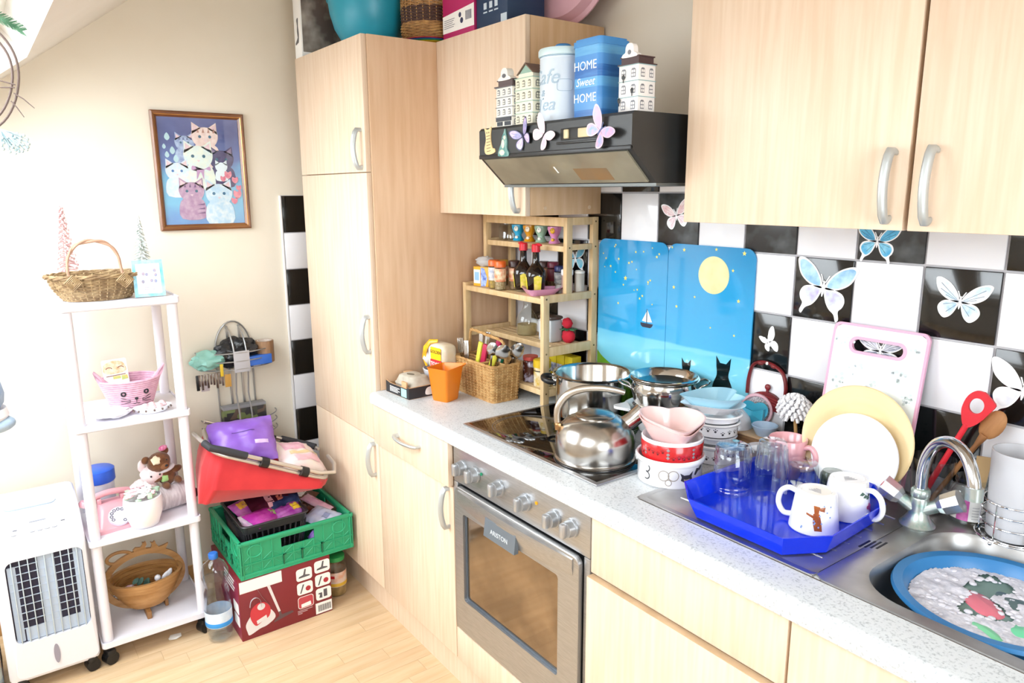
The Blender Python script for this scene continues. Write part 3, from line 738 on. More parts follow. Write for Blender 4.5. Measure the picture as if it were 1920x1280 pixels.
# ---------------- on top of the hood ----------------
HZ = 1.7455
def house(name, label, x, y, w, d, h, floors, cols, roof, base_col, trim_col, win_col, rz=0.0, shop=None, side_cols=3, extra=None, pitched=False):
    t = thing(name, label, 'ornament', (x, y, HZ), rz)
    wm = mat('house_' + base_col[1:], base_col, 0.45); tm = mat('house_' + trim_col[1:], trim_col, 0.5); km = mat('house_' + win_col[1:], win_col, 0.4); rm = mat('house_' + roof[1:], roof, 0.5)
    obj('walls', MB().box(-w / 2, w / 2, -d / 2, d / 2, 0, h, 0.001), wm, t)
    b = MB(); fh = h / floors
    for f in range(1, floors + 1):
        b.box(-w / 2 - 0.0015, w / 2 + 0.0015, -d / 2 - 0.0015, d / 2 + 0.0015, f * fh - 0.0018, f * fh)
    obj('cornice', b, tm, t)
    for side, n_ in (('f', cols), ('s', side_cols)):
        for f in range(floors):
            if shop and f == 0 and side == 'f': continue
            for c in range(n_):
                ww = (w if side == 'f' else d) / n_
                u = -((w if side == 'f' else d) / 2) + ww * (c + 0.5); z = f * fh + fh * 0.48
                M = Matrix(((1, 0, 0, 0), (0, 0, -1, -d / 2), (0, 1, 0, 0), (0, 0, 0, 1))) if side == 'f' else Matrix(((0, 0, 1, w / 2), (1, 0, 0, 0), (0, 1, 0, 0), (0, 0, 0, 1)))
                P = [(u - ww * 0.22, z - fh * 0.28), (u + ww * 0.22, z - fh * 0.28), (u + ww * 0.22, z + fh * 0.18), (u + ww * 0.12, z + fh * 0.28), (u - ww * 0.12, z + fh * 0.28), (u - ww * 0.22, z + fh * 0.18)]
                wo = obj('window', MB().fr(M).prism(P, 0, 0.0008), km, t)
                g = MB().fr(M)
                for a in (-1, 1):
                    for zz in (-0.14, 0.08): g.prism([(u + a * ww * 0.10 - ww * 0.075, z + fh * (zz - 0.08)), (u + a * ww * 0.10 + ww * 0.075, z + fh * (zz - 0.08)), (u + a * ww * 0.10 + ww * 0.075, z + fh * (zz + 0.08)), (u + a * ww * 0.10 - ww * 0.075, z + fh * (zz + 0.08))], 0.0008, 0.0011)
                obj('pane', g, wm, wo)
    if shop:
        b = MB().box(-w * 0.46, w * 0.46, -d / 2 - 0.003, -d / 2, fh * 0.55, fh * 0.92).box(-w * 0.42, -w * 0.1, -d / 2 - 0.0015, -d / 2, 0.003, fh * 0.5).box(w * 0.05, w * 0.42, -d / 2 - 0.0015, -d / 2, 0.003, fh * 0.5)
        obj('shop_front', b, mat('house_' + shop[1:], shop, 0.5), t)
    if pitched:
        b = MB().box(-w * 0.42, w * 0.42, -d * 0.42, d * 0.42, h, h + 0.012)
        obj('attic', b, wm, t)
        b = MB().fr(Matrix(((1, 0, 0, 0), (0, 0, -1, 0), (0, 1, 0, h + 0.012), (0, 0, 0, 1)))).prism([(-w * 0.44, 0), (w * 0.44, 0), (0, w * 0.42)], -d * 0.40, d * 0.40)
        obj('gable', b, tm, t)
        b = MB().fr(Matrix(((1, 0, 0, 0), (0, 0, -1, 0), (0, 1, 0, h + 0.012), (0, 0, 0, 1)))).prism([(-w * 0.50, -0.002), (-w * 0.44, -0.002), (0, w * 0.41), (w * 0.44, -0.002), (w * 0.50, -0.002), (0, w * 0.47)], -d * 0.46, d * 0.46)
        obj('roof', b, rm, t)
    else:
        b = MB().box(-w / 2 - 0.003, w / 2 + 0.003, -d / 2 - 0.003, d / 2 + 0.003, h, h + 0.003).box(-w * 0.44, w * 0.44, -d * 0.44, d * 0.44, h + 0.003, h + 0.018).box(-w * 0.48, w * 0.48, -d * 0.48, d * 0.48, h + 0.018, h + 0.021)
        obj('roof', b, [rm], t)
        P = crom([(-w * 0.36, 0), (-w * 0.34, 0.008), (-w * 0.22, 0.012), (-w * 0.20, 0.024), (-w * 0.1, 0.033), (w * 0.1, 0.033), (w * 0.20, 0.024), (w * 0.22, 0.012), (w * 0.34, 0.008), (w * 0.36, 0)], 3)
        g = obj('gable', MB().fr(Matrix(((1, 0, 0, 0), (0, 0, -1, -d * 0.42), (0, 1, 0, h + 0.019), (0, 0, 0, 1)))).prism(P, -0.012, 0.004), wm, t)
        obj('gable_window', MB().fr(Matrix(((1, 0, 0, 0), (0, 0, -1, -d * 0.42), (0, 1, 0, h + 0.019), (0, 0, 0, 1)))).prism(circ(0, 0.012, 0.006, n=10), 0.004, 0.005), km, g)
    return t
h1 = house('toy_house', 'narrow white china canal house with grey roof at the left end of the hood', 1.392, -0.425, 0.052, 0.055, 0.112, 4, 3, '#5a4a4a', '#e6e3da', '#6f7479', '#5c5f66', shop='#3d4048')
h2 = house('toy_house', 'cream china canal house with a pointed gable roof', 1.468, -0.415, 0.058, 0.060, 0.125, 4, 3, '#6b5545', '#ece6cf', '#93b3a4', '#6d6c62', pitched=True, side_cols=2)
h3 = house('toy_house', 'tall white china house with dark cornices by the blue tin', 1.832, -0.415, 0.070, 0.062, 0.118, 3, 2, '#4a3638', '#ebe8e6', '#8fb0b4', '#7a7c84', side_cols=2)
h1.scale = (1.38, 1.3, 0.90); h2.scale = (1.26, 1.26, 0.93); h3.scale = (0.85, 0.85, 0.85)
for x, z in ((-0.016, 0.085), (0.016, 0.05), (-0.03, 0.028)):
    b = MB().cyl((x, -0.034, z - 0.010), (x, -0.034, z - 0.002), 0.0012, n=6).lathe([(0, 0), (0.003, 0), (0.0045, 0.008), (0.002, 0.010), (0, 0.014)], 6, (x, -0.034, z - 0.002))
    obj('lantern', b, BLACK, h3)
# canister
L0 = (1.567, -0.405, HZ)
t = thing('tea_canister', 'round pale ridged biscuit barrel with blue knob on its lid', 'canister', L0); t.scale = (1.07, 1.07, 0.98)
pr = [(0, 0), (0.052, 0)]
z = 0.001
while z < 0.152: pr += [(0.0535, z), (0.0543, z + 0.0035)]; z += 0.006
pr += [(0.052, 0.156), (0.05, 0.158)]
obj('body', MB().lathe(pr + [(0.045, 0.158)], 40), mat('pale_blue_tin', '#cfdbe6', 0.4), t)
l = obj('lid', MB().lathe([(0.0, 0.158), (0.0565, 0.158), (0.0575, 0.160), (0.0575, 0.172), (0.055, 0.176), (0.02, 0.178), (0, 0.178)], 40), mat('pale_aqua_lid', '#c7dde2', 0.35), t)
obj('knob', MB().lathe([(0.017, 0.178), (0.019, 0.181), (0.0185, 0.187), (0.015, 0.190), (0, 0.190)], 24), mat('blue_knob', '#2b78b4', 0.35), l)
GT = mat('faint_blue_print', '#a4bacb', 0.5)
cf = Matrix.Rotation(0.75 - pi / 2 + 0.55, 4, 'Z')     # label faces the room
def cylM(rz_, r, z): return Matrix.Rotation(rz_, 4, 'Z') @ Matrix(((1, 0, 0, 0), (0, 0, -1, -r), (0, 1, 0, z), (0, 0, 0, 1)))
letters('Cafe', 0.05, cylM(-0.15, 0.0545, 0.105), GT, t, shear=0.3, wrap=0.0545)
letters('&', 0.022, cylM(-0.15, 0.0545, 0.068), GT, t, shear=0.3, wrap=0.0545)
letters('Tea', 0.045, cylM(-0.1, 0.0545, 0.040), GT, t, shear=0.3, wrap=0.0545)
b = MB(); rr_ = [(0.054 + 0.0004, a) for a in ()]
P = crom([(-0.016, -0.012), (0, -0.014), (0.016, -0.012), (0.018, 0), (0.016, 0.012), (0, 0.014), (-0.016, 0.012), (-0.018, 0)], 4)
Mx = cylM(0.95, 0.0545, 0.085)
b.tube([Mx @ Vector((0.0545 * math.sin(p[0] / 0.0545), p[1], 0.0545 * math.cos(p[0] / 0.0545) - 0.0545)) for p in P], 0.0006, 5, closed=True)
obj('label_outline', b, GT, t)
# square tin
L0 = (1.694, -0.395, HZ)
t = thing('home_tin', 'tall square blue tin lettered Home Sweet Home on the hood', 'tin', L0)
tw = 0.0475
STR = ['#2f6fb8', '#4f93d2', '#3f86c8', '#5fa6dc', '#2a66b0', '#4a8cd0', '#69aede']
pz = 0.0
for i, h_ in enumerate([0.018, 0.026, 0.024, 0.022, 0.026, 0.024, 0.020]):
    b = MB(); P = rrect(-tw, tw, -tw, tw, 0.012)
    b.prism(P, pz, pz + h_, smooth=True)
    obj('plank_band', b, mat('tin_' + STR[i][1:], STR[i], 0.35, h2='#4a90d4', scale=14, stretch=(1, 1, 9), lo=0.4, hi=0.9), t); pz += h_ 
obj('lid', MB().prism(rrect(-tw - 0.002, tw + 0.002, -tw - 0.002, tw + 0.002, 0.013), pz, pz + 0.012, smooth=True).prism(rrect(-tw + 0.002, tw - 0.002, -tw + 0.002, tw - 0.002, 0.012), pz + 0.012, pz + 0.017, smooth=True), mat('tin_lid_blue', '#4a90cf', 0.35), t)
TM = lambda z: Matrix(((1, 0, 0, -0.003), (0, 0, -1, -tw - 0.0002), (0, 1, 0, z), (0, 0, 0, 1)))
for s_, z, sz, sh in (('HOME', 0.116, 0.028, 0.0), ('Sweet', 0.080, 0.026, 0.35), ('HOME', 0.044, 0.028, 0.0)):
    letters(s_, sz, TM(z), mat('white_print', '#eaf1f8', 0.4), t, shear=sh)

# ---------------- on top of the cupboards ----------------
CT = 2.064
L0 = (0.255, -0.42, CT)
t = thing('appliance_box', 'tall white carton with dark photo side on top of the larder', 'box', L0)
obj('carton', MB().box(-0.045, 0.022, -0.155, 0.06, 0.0, 0.30, 0.001), PAPERW, t)
obj('photo', MB().box(0.0222, 0.0228, -0.150, 0.055, 0.02, 0.298), mat('photo_print', '#5a4e48', 0.5, h2='#a79f96', scale=11, lo=0.45, hi=0.7), t)
M = Matrix(((1, 0, 0, -0.012), (0, 0, -1, -0.155), (0, 1, 0, 0.085), (0, 0, 0, 1)))
obj('blender_print', MB().fr(M).prism(crom([(-0.005, 0.05), (0.010, 0.055), (0.008, 0.03), (0.012, 0.0), (0.006, -0.03), (0.0, -0.01), (-0.004, 0.01), (-0.001, 0.03)], 3), 0, 0.0005).prism([(0.006, -0.03), (0.0, -0.012), (-0.024, -0.030), (-0.022, -0.036)], 0, 0.0005), mat('grey_print', '#56565a', 0.5), t)
t = thing('teal_bowl', 'large teal plastic mixing bowl on top of the larder', 'bowl', (0.478, -0.395, CT))
obj('bowl', MB().lathe([(0, 0.0), (0.088, 0.0), (0.092, 0.006), (0.088, 0.012), (0.098, 0.035), (0.125, 0.08), (0.139, 0.13), (0.144, 0.17), (0.149, 0.172), (0.149, 0.178), (0.140, 0.178), (0.134, 0.13), (0.12, 0.08), (0.09, 0.03), (0, 0.016)], 48), mat('teal_plastic', '#2499b3', 0.35), t)
obj('base_foot', MB().lathe([(0.094, 0.0), (0.097, 0.003), (0.094, 0.008)], 40), mat('dark_teal_plastic', '#0f5f70', 0.4), t)
L0 = (0.700, -0.280, CT)
t = thing('plate_stack', 'stack of bright melamine plates under the wicker planter', 'plates', L0)
for i, h_ in enumerate(('#c8a61c', '#2f8f5a', '#2d5aa8', '#b8323a')):
    obj('plate', MB().lathe([(0, i * 0.004), (0.08, i * 0.004), (0.098, i * 0.004 + 0.006), (0.096, i * 0.004 + 0.008), (0.078, i * 0.004 + 0.003), (0, i * 0.004 + 0.003)], 36), mat('melamine_' + h_[1:], h_, 0.4), t)
t = thing('wicker_planter', 'round wicker planter with a dark brown plaited band', 'basket', (0.700, -0.280, CT + 0.0155))
def weave(mb, prof, n_st, rows, r, amp, c=(0, 0), sx=1, sy=1, steps=3):
    """woven wall: each row wavers in and out round n_st stakes; prof(t) -> (radius, z)"""
    N = n_st * steps * 1
    for i in range(rows):
        rad, z = prof(i / max(1, rows - 1)); P = []
        for k in range(N):
            a = 2 * pi * k / N
            o = amp * math.cos(pi * k / steps + pi * (i % 2))
            P.append((c[0] + (rad + o) * math.cos(a) * sx, c[1] + (rad + o) * math.sin(a) * sy, z))
        mb.tube(P, r, 5, closed=True)
    return mb
def stakes(mb, prof, n_st, r, c=(0, 0), sx=1, sy=1):
    for k in range(n_st):
        a = 2 * pi * k / n_st
        mb.tube([(c[0] + prof(t_)[0] * math.cos(a) * sx, c[1] + prof(t_)[0] * math.sin(a) * sy, prof(t_)[1]) for t_ in (0, 0.33, 0.66, 1)], r, 4)
    return mb
pf = lambda t_: (0.082 + 0.012 * math.sin(t_ * 2.2), 0.004 + 0.05 * t_)
obj('weave', weave(MB(), pf, 26, 12, 0.0024, 0.002), mat('straw_wicker', '#b98d52', 0.6, h2='#93683a', scale=60), t)
pf2 = lambda t_: (0.092 + 0.001 * t_, 0.058 + 0.045 * t_)
obj('dark_band', weave(MB(), pf2, 26, 10, 0.0026, 0.0022), mat('dark_wicker', '#4a2d22', 0.6), t)
pf3 = lambda t_: (0.091 + 0.002 * t_, 0.106 + 0.035 * t_)
obj('top_weave', weave(MB(), pf3, 26, 8, 0.0024, 0.002), mat('straw_wicker', '#b98d52', 0.6), t)
b = MB()
stakes(b, lambda t_: (0.084 + 0.010 * min(1, t_ * 2), 0.002 + 0.145 * t_), 26, 0.0018)
b.lathe([(0, 0.001), (0.08, 0.001), (0.08, 0.004), (0, 0.004)], 24)
obj('stakes', b, mat('straw_wicker', '#b98d52', 0.6), t)
L0 = (0.912, -0.17, CT)
t = thing('pink_carton', 'magenta and white printed carton on the wall cupboard', 'box', L0)
obj('carton', MB().box(-0.093, 0.093, -0.125, 0.10, 0, 0.26, 0.001), mat('magenta_card', '#b01860', 0.5), t)
M = Matrix(((1, 0, 0, 0), (0, 0, -1, -0.125), (0, 1, 0, 0), (0, 0, 0, 1)))
obj('label_panel', MB().fr(M).prism([(-0.093, 0.022), (0.093, 0.022), (0.093, 0.088), (-0.093, 0.075)], 0, 0.0005), PAPERW, t)
b = MB().fr(M)
for i in range(12):
    x = 0.045 + i * 0.003; b.prism([(x, 0.045), (x + (0.0012 if i % 3 else 0.002), 0.045), (x + (0.0012 if i % 3 else 0.002), 0.072), (x, 0.072)], 0.0005, 0.0008)
for i in range(5): b.prism([(-0.085, 0.060 - i * 0.006), (-0.02 - 0.006 * (i % 3), 0.061 - i * 0.006), (-0.02 - 0.006 * (i % 3), 0.0625 - i * 0.006), (-0.085, 0.0615 - i * 0.006)], 0.0005, 0.0008)
b.prism(circ(0.022, 0.048, 0.009, n=10), 0.0005, 0.0008).prism(circ(0.012, 0.066, 0.008, n=10), 0.0005, 0.0008)
obj('print', b, mat('navy_print', '#2a2f55', 0.5), t)
L0 = (1.090, -0.17, CT)
t = thing('navy_carton', 'dark navy carton with white icons between pink things on the cupboard', 'box', L0)
obj('carton', MB().box(-0.078, 0.085, -0.12, 0.02, 0, 0.22, 0.001), mat('navy_card', '#163354', 0.45), t)
M = Matrix(((1, 0, 0, 0), (0, 0, -1, -0.12), (0, 1, 0, 0), (0, 0, 0, 1)))
b = MB().fr(M)
for x in (-0.03, 0.0, 0.028):
    b.prism(circ(x, 0.066, 0.011, 0.013, n=4, a0=pi / 4, a1=2.25 * pi), 0, 0.0005)
    b.prism([(x - 0.010, 0.046), (x + 0.010, 0.046), (x + 0.010, 0.050), (x - 0.010, 0.050)], 0, 0.0005)
b.prism([(-0.04, 0.10), (-0.02, 0.095), (0.01, 0.10), (-0.01, 0.105)], 0, 0.0005).prism([(0.052, 0.004), (0.082, 0.004), (0.082, 0.03), (0.052, 0.03)], 0, 0.0005)
obj('icon_print', b, mat('pale_icon_print', '#c3d2de', 0.5), t)
t = thing('pink_basin', 'round pale pink plastic basin leaning on edge on the cupboard', 'basin', (1.200, -0.062, CT)); t.scale = (1.13, 1.0, 1.13)
b = MB().fr(Matrix.Rotation(0.08, 4, 'Z') @ Matrix.Translation((0, -0.02, 0.168)) @ Matrix.Rotation(pi / 2 - 0.10, 4, 'X'))
b.lathe([(0, 0.03), (0.13, 0.03), (0.145, 0.026), (0.155, 0.0), (0.168, -0.004), (0.168, -0.008), (0.152, -0.006), (0.14, 0.02), (0, 0.022)], 48)
obj('basin', b, mat('dusty_pink_plastic', '#d9aab4', 0.4), t)
# ---------------- pine spice rack ----------------
L0 = (1.055, -0.125, WT)
rk = thing('spice_rack', 'pine spice rack with four stepped shelves in the worktop corner', 'rack', L0)
pw = 0.017
def post(x, y, z0, z1, px=pw, py=0.024): obj('post', MB().box(x - px / 2, x + px / 2, y - py / 2, y + py / 2, z0, z1, 0.0012), PINE, rk, rel=L0)
RX0, RX1 = 0.832, 1.280
for x in (RX0, RX1):
    post(x, -0.026, WT, 1.494); post(x, -0.228, WT, 1.256); post(x, -0.136, 1.256, 1.494)
def rail(x0, x1, y0, y1, z0, z1): obj('rail', MB().box(x0, x1, y0, y1, z0, z1, 0.001), PINE, rk, rel=L0)
for x in (RX0, RX1):
    a = x - 0.007; c = x + 0.007
    rail(a, c, -0.216, -0.038, 0.928, 0.952); rail(a, c, -0.216, -0.038, 1.060, 1.090); rail(a, c, -0.216, -0.038, 1.232, 1.256)
    rail(a, c, -0.124, -0.038, 1.392, 1.410); rail(a, c, -0.124, -0.038, 1.470, 1.494)
def shelf(y0, y1, z, th=0.009):
    n_ = max(2, int(round((y1 - y0) / 0.03))); w_ = (y1 - y0) / n_
    s_ = obj('shelf', MB().box(RX0 + 0.0085, RX1 - 0.0085, y0, y0 + 0.012, z - 0.018, z, 0.001), PINE, rk, rel=L0)
    for i in range(n_):
        obj('slat', MB().box(RX0 + 0.0085, RX1 - 0.0085, y0 + 0.012 * (i == 0) + i * w_ + 0.001, y0 + (i + 1) * w_ - 0.002, z - th, z, 0.001), PINE, s_, rel=L0)
shelf(-0.238, -0.030, 0.952); shelf(-0.150, -0.030, 1.076); shelf(-0.238, -0.030, 1.247); shelf(-0.140, -0.030, 1.404)
rail(RX0 + 0.0085, RX1 - 0.0085, -0.147, -0.135, 1.466, 1.494)
b = MB()
for y, z in ((-0.228, 1.245), (-0.228, 1.07), (-0.228, 0.94), (-0.026, 1.48), (-0.026, 1.40), (-0.026, 1.245), (-0.136, 1.40), (-0.026, 1.075)):
    b.cyl((RX1 + 0.0085, y, z), (RX1 + 0.0092, y, z), 0.003, n=10)
obj('screw', b, mat('brass_screw', '#6b5a3c', 0.4, 0.6), rk, rel=L0)
# ---- fourth (top) shelf
Z4 = 1.4045
t = thing('glass_jar', 'small clear glass jar at the left end of the top rack shelf', 'jar', (0.896, -0.085, Z4)); t.scale = (1.15, 1.15, 1.05)
obj('jar', MB().lathe([(0, 0.001), (0.030, 0.001), (0.033, 0.004), (0.033, 0.042), (0.028, 0.048), (0.028, 0.056), (0.030, 0.058), (0.027, 0.058), (0.026, 0.048), (0.031, 0.042), (0.031, 0.006), (0, 0.004)], 24), CLEAR, t)
def eggcup(x, y, h, label, face, h2=None):
    t = thing('egg_cup', label, 'egg cup', (x, y, Z4))
    obj('cup', MB().lathe([(0, 0), (0.019, 0), (0.020, 0.003), (0.013, 0.014), (0.0115, 0.020), (0.019, 0.034), (0.0235, 0.048), (0.023, 0.056), (0.021, 0.056), (0.020, 0.046), (0.012, 0.030), (0, 0.028)], 24), mat('cup_' + h[1:], h, 0.3, coat=0.3), t)
    b = MB().ball((0.010, -0.0175, 0.043), 0.011, 0.006, 0.010, 10, 8).ball((0.006, -0.012, 0.012), 0.007, 0.006, 0.006, 8, 6)
    obj('face', b, mat('cup_face_' + face[1:], face, 0.35), t)
    b = MB()
    for a in (0.005, 0.015): b.ball((a, -0.0228, 0.045), 0.0014, 0.001, 0.0022, 6, 5)
    obj('eye', b, INK, t)
    return t
eggcup(0.952, -0.085, '#1f9fcb', 'turquoise egg cup with a little white face on top shelf', '#e6e6dc')
eggcup(1.017, -0.085, '#c9880f', 'mustard orange egg cup with a small face', '#efe0c8')
eggcup(1.075, -0.08, '#8fb09a', 'sage green egg cup with a big white face', '#eceee6')
eggcup(1.152, -0.085, '#cf86b4', 'pink egg cup with a yellow flower, next to the rack post', '#d8a52a')
# ---- third shelf
Z3 = 1.2475
L0 = (0.905, -0.196, Z3)
t = thing('sugar_packet', 'yellow and blue paper packet with torn plastic on top', 'packet', L0, 0.25)
obj('carton', MB().box(-0.035, 0.035, -0.024, 0.024, 0, 0.068, 0.001), mat('yellow_card', '#dda12a', 0.5), t)
M = Matrix(((1, 0, 0, 0), (0, 0, -1, -0.024), (0, 1, 0, 0), (0, 0, 0, 1)))
obj('white_panel', MB().fr(M).prism([(-0.033, 0.010), (-0.004, 0.010), (-0.004, 0.058), (-0.033, 0.058)], 0, 0.0006), PAPERW, t)
obj('blue_panel', MB().fr(M).prism([(-0.029, 0.020), (-0.008, 0.020), (-0.008, 0.05), (-0.029, 0.05)], 0.0006, 0.001), mat('sky_print', '#86b0d6', 0.5), t)
obj('blue_flower', MB().fr(M).prism([(0.0, 0.0), (0.022, 0.002), (0.030, 0.03), (0.016, 0.064), (0.0, 0.066)], 0, 0.0008), mat('blue_print_cloud', '#3f5fb4', 0.5, h2='#a9bce4', scale=60), t)
b = MB().ball((0, 0, 0.084), 0.036, 0.024, 0.020, 14, 10, nz=0.35, nf=3)
obj('torn_bag', b, milky('clear_bag', '#dcdcdc', 0.55), t)
def spice(x, y, lid, label, content, z=Z3, r=0.0195, h=0.098, lab='#c8602c', lab2='#e6d2b4', group=None):
    t = thing('spice_jar', label, 'jar', (x, y, z))
    obj('jar', MB().lathe([(0, 0), (r - 0.002, 0), (r, 0.003), (r, h * 0.76), (r - 0.003, h * 0.79), (0, h * 0.79)], 24), glass('spice_glass', '#f0e9df', 0.05), t)
    obj('spice', MB().lathe([(0, 0.002), (r - 0.0035, 0.002), (r - 0.0025, 0.004), (r - 0.0025, h * 0.55), (0, h * 0.56)], 24), mat('spice_' + content[1:], content, 0.9, h2='#8a7a52', scale=200), t)
    obj('lid', MB().lathe([(0, h), (r - 0.002, h), (r + 0.0005, h - 0.003), (r + 0.0005, h * 0.79), (r - 0.004, h * 0.785)], 28), mat('lid_' + lid[1:], lid, 0.35), t)
    obj('paper_label', MB().lathe([(r + 0.0003, h * 0.30), (r + 0.0006, h * 0.305), (r + 0.0006, h * 0.74), (r + 0.0003, h * 0.745)], 28), mat('spice_label_' + lab[1:], lab, 0.5, h2=lab2, scale=55), t)
    return t
spice(0.982, -0.212, '#d2601f', 'orange-lidded spice jar with white striped label next to the yellow packet', '#b9a04a', lab='#e8e2da', lab2='#9aa2b8')
spice(1.028, -0.219, '#d2601f', 'orange-lidded spice jar with red and orange label, in front', '#b8ae94')
spice(1.045, -0.172, '#3c2420', 'brown-lidded spice jar with red label beside the dark bottles', '#a58a72')
t = spice(0.935, -0.14, '#c9a030', 'yellow-lidded spice jar half hidden behind the paper packet', '#8a7a40', h=0.09)
t = spice(1.065, -0.060, '#4a2e2a', 'short brown-lidded jar at the back between the sauce bottles', '#7a6a58', h=0.09)
t = spice(1.115, -0.060, '#701c34', 'maroon-lidded spice jar behind the front sauce bottle', '#5a2a30', h=0.092, lab='#7a2030', lab2='#5c1a28')
def sauce(x, y, label, rz=0.0, k=1.0, beak=1):
    t = thing('sauce_bottle', label, 'bottle', (x, y, Z3 + 0.007), rz); t.scale = (1.13, 1.13, 1)
    sq = lambda a, z: 1.0 + 0.06 * math.cos(4 * a) * (1 if z < 0.075 else 0)
    obj('bottle', MB().lathe([(0, 0), (0.024, 0), (0.026, 0.004), (0.031, 0.05), (0.029, 0.068), (0.016, 0.084), (0.0105, 0.094), (0.0095, 0.128), (0.011, 0.13), (0, 0.131)], 28, wob=sq), mat('dark_brown_glass', '#170c08', 0.08, coat=0.5), t)
    b = MB()
    for a in (-pi / 2 - 0.45, -pi / 2 + 0.95):
        for (z0, z1) in ((0.008, 0.056),):
            V = []; 
            for i in range(7):
                aa = a - 0.36 + 0.72 * i / 6
                for z in (z0, z1 - 0.006 * abs(i - 3) / 3):
                    r = 0.0268 + 0.0050 * min(1, z / 0.05); q = r * sq(aa, z) + 0.0006
                    V.append((q * math.cos(aa), q * math.sin(aa), z))
            b.add(V, [(2 * i, 2 * i + 2, 2 * i + 3, 2 * i + 1) for i in range(6)], True)
    obj('paper_label', b, mat('yellow_label', '#cfc322', 0.5, h2='#e0c96a', scale=90), t)
    b = MB().cyl((0, 0, 0.129), (0, 0, 0.150), 0.0125, n=20).lathe([(0.0125, 0.150), (0.011, 0.154), (0, 0.155)], 20)
    b.tube([(0, 0, 0.150), (beak * 0.012, 0, 0.153), (beak * 0.022, 0, 0.151)], [0.006, 0.005, 0.003], 8)
    obj('cap', b, mat('red_cap', '#c3142a', 0.3), t)
    return t
sauce(1.099, -0.174, 'brown sauce bottle with red spout cap, the left one of two', beak=-1)
sauce(1.176, -0.182, 'front brown sauce bottle with red cap and two yellow labels', 0.12)
L0 = (1.195, -0.184, Z3)
t = thing('heart_dish', 'pink heart-shaped china dish holding a sauce bottle', 'dish', L0, 0.5)
HEART = crom([(0, -0.062), (0.036, -0.026), (0.058, 0.006), (0.056, 0.036), (0.032, 0.050), (0.006, 0.040), (0, 0.028), (-0.006, 0.040), (-0.032, 0.050), (-0.056, 0.036), (-0.058, 0.006), (-0.036, -0.026)], 4)
def heartbowl(mb, s0, s1, h, th=0.05, z0=0.0, wob=0.0, base=0.004):
    L = []
    for s, z in ((0.001, 0), (s0, 0), (s1, h), (s1 * (1 - th), h), (s0 * 0.97, base), (0.001, base)):
        L.append([(p[0] * s, p[1] * s, z0 + z + (wob * (p[0] * s) if z > base else 0)) for p in HEART])
    return mb.loft(L)
obj('dish', heartbowl(MB(), 0.78, 1.15, 0.022), mat('orchid_china', '#d89cc2', 0.25, coat=0.3), t)
t = spice(1.163, -0.066, '#2a3468', 'navy-lidded white salt drum behind the pink dish', '#d8d8d6', h=0.082, lab='#e6e6e2', lab2='#8a8c96', r=0.021)
t = thing('salt_shaker', 'white-lidded shaker close behind the rack post', 'shaker', (1.236, -0.10, Z3))
obj('jar', MB().lathe([(0, 0), (0.018, 0), (0.019, 0.004), (0.018, 0.060), (0, 0.062)], 20), milky('rosy_plastic', '#dcb9ae', 0.7), t)
obj('lid', MB().lathe([(0.0185, 0.060), (0.020, 0.063), (0.020, 0.076), (0.018, 0.079), (0, 0.080)], 20), WHITE, t)
t = thing('pepper_mill', 'clear acrylic pepper mill at the right end of the third shelf', 'mill', (1.256, -0.064, Z3))
obj('barrel', MB().lathe([(0, 0), (0.0165, 0), (0.0165, 0.064), (0.015, 0.066), (0, 0.066)], 24), milky('frosty_grey', '#cfc8bd', 0.6), t)
obj('cap', MB().lathe([(0.0165, 0.066), (0.0165, 0.072), (0.013, 0.075), (0, 0.076)], 24), mat('pale_cap', '#d8d4cc', 0.3), t)
t = thing('grey_pot', 'tiny grey round pot in front of the navy-lidded drum', 'pot', (1.212, -0.108, Z3))
obj('pot', MB().lathe([(0, 0), (0.013, 0), (0.018, 0.010), (0.018, 0.018), (0.013, 0.028), (0, 0.030)], 18), mat('grey_pot', '#a9a9a6', 0.5), t)
# ---- second shelf
Z2 = 1.0765
t = thing('vinegar_bottle', 'clear glass bottle with silver screw cap on the second shelf', 'bottle', (1.012, -0.092, Z2)); t.scale = (1.08, 1.08, 1.05)
obj('bottle', MB().lathe([(0, 0), (0.033, 0), (0.035, 0.004), (0.035, 0.050), (0.030, 0.066), (0.016, 0.086), (0.0125, 0.096), (0.012, 0.125), (0.0135, 0.127), (0, 0.128)], 28), glass('green_tint_glass', '#e3eae4', 0.03), t)
obj('vinegar', MB().lathe([(0, 0.003), (0.032, 0.003), (0.0325, 0.035), (0, 0.036)], 28), milky('vinegar', '#d9c9a0', 0.35), t)
pr = [(0.0125, 0.118)] + [(0.0145 + 0.0006 * (i % 2), 0.119 + i * 0.002) for i in range(9)] + [(0.0135, 0.139), (0, 0.1395)]
obj('cap', MB().lathe(pr, 24), mat('silver_cap', '#b0aca2', 0.3, 0.9), t)
t = thing('coffee_box', 'grey-labelled plastic tub with dark brown lid on the second shelf', 'tub', (1.152, -0.10, Z2))
obj('tub', MB().box(-0.034, 0.034, -0.026, 0.026, 0, 0.076, 0.006), mat('grey_tub', '#aeb2b4', 0.4), t)
obj('lid', MB().box(-0.036, 0.036, -0.028, 0.028, 0.0762, 0.088, 0.006), mat('brown_lid', '#4e4038', 0.4), t)
M = Matrix(((1, 0, 0, 0), (0, 0, -1, -0.0262), (0, 1, 0, 0), (0, 0, 0, 1)))
obj('paper_label', MB().fr(M).prism(rrect(-0.026, 0.028, 0.012, 0.068, 0.004), 0, 0.0006), mat('pale_grey_label', '#d3d8da', 0.5), t)
b = MB().fr(M).prism(circ(0.004, 0.052, 0.008, n=16), 0.0006, 0.001)
for i in range(3): b.prism([(-0.012, 0.036 - 0.007 * i), (0.020, 0.036 - 0.007 * i), (0.020, 0.038 - 0.007 * i), (-0.012, 0.038 - 0.007 * i)], 0.0006, 0.001)
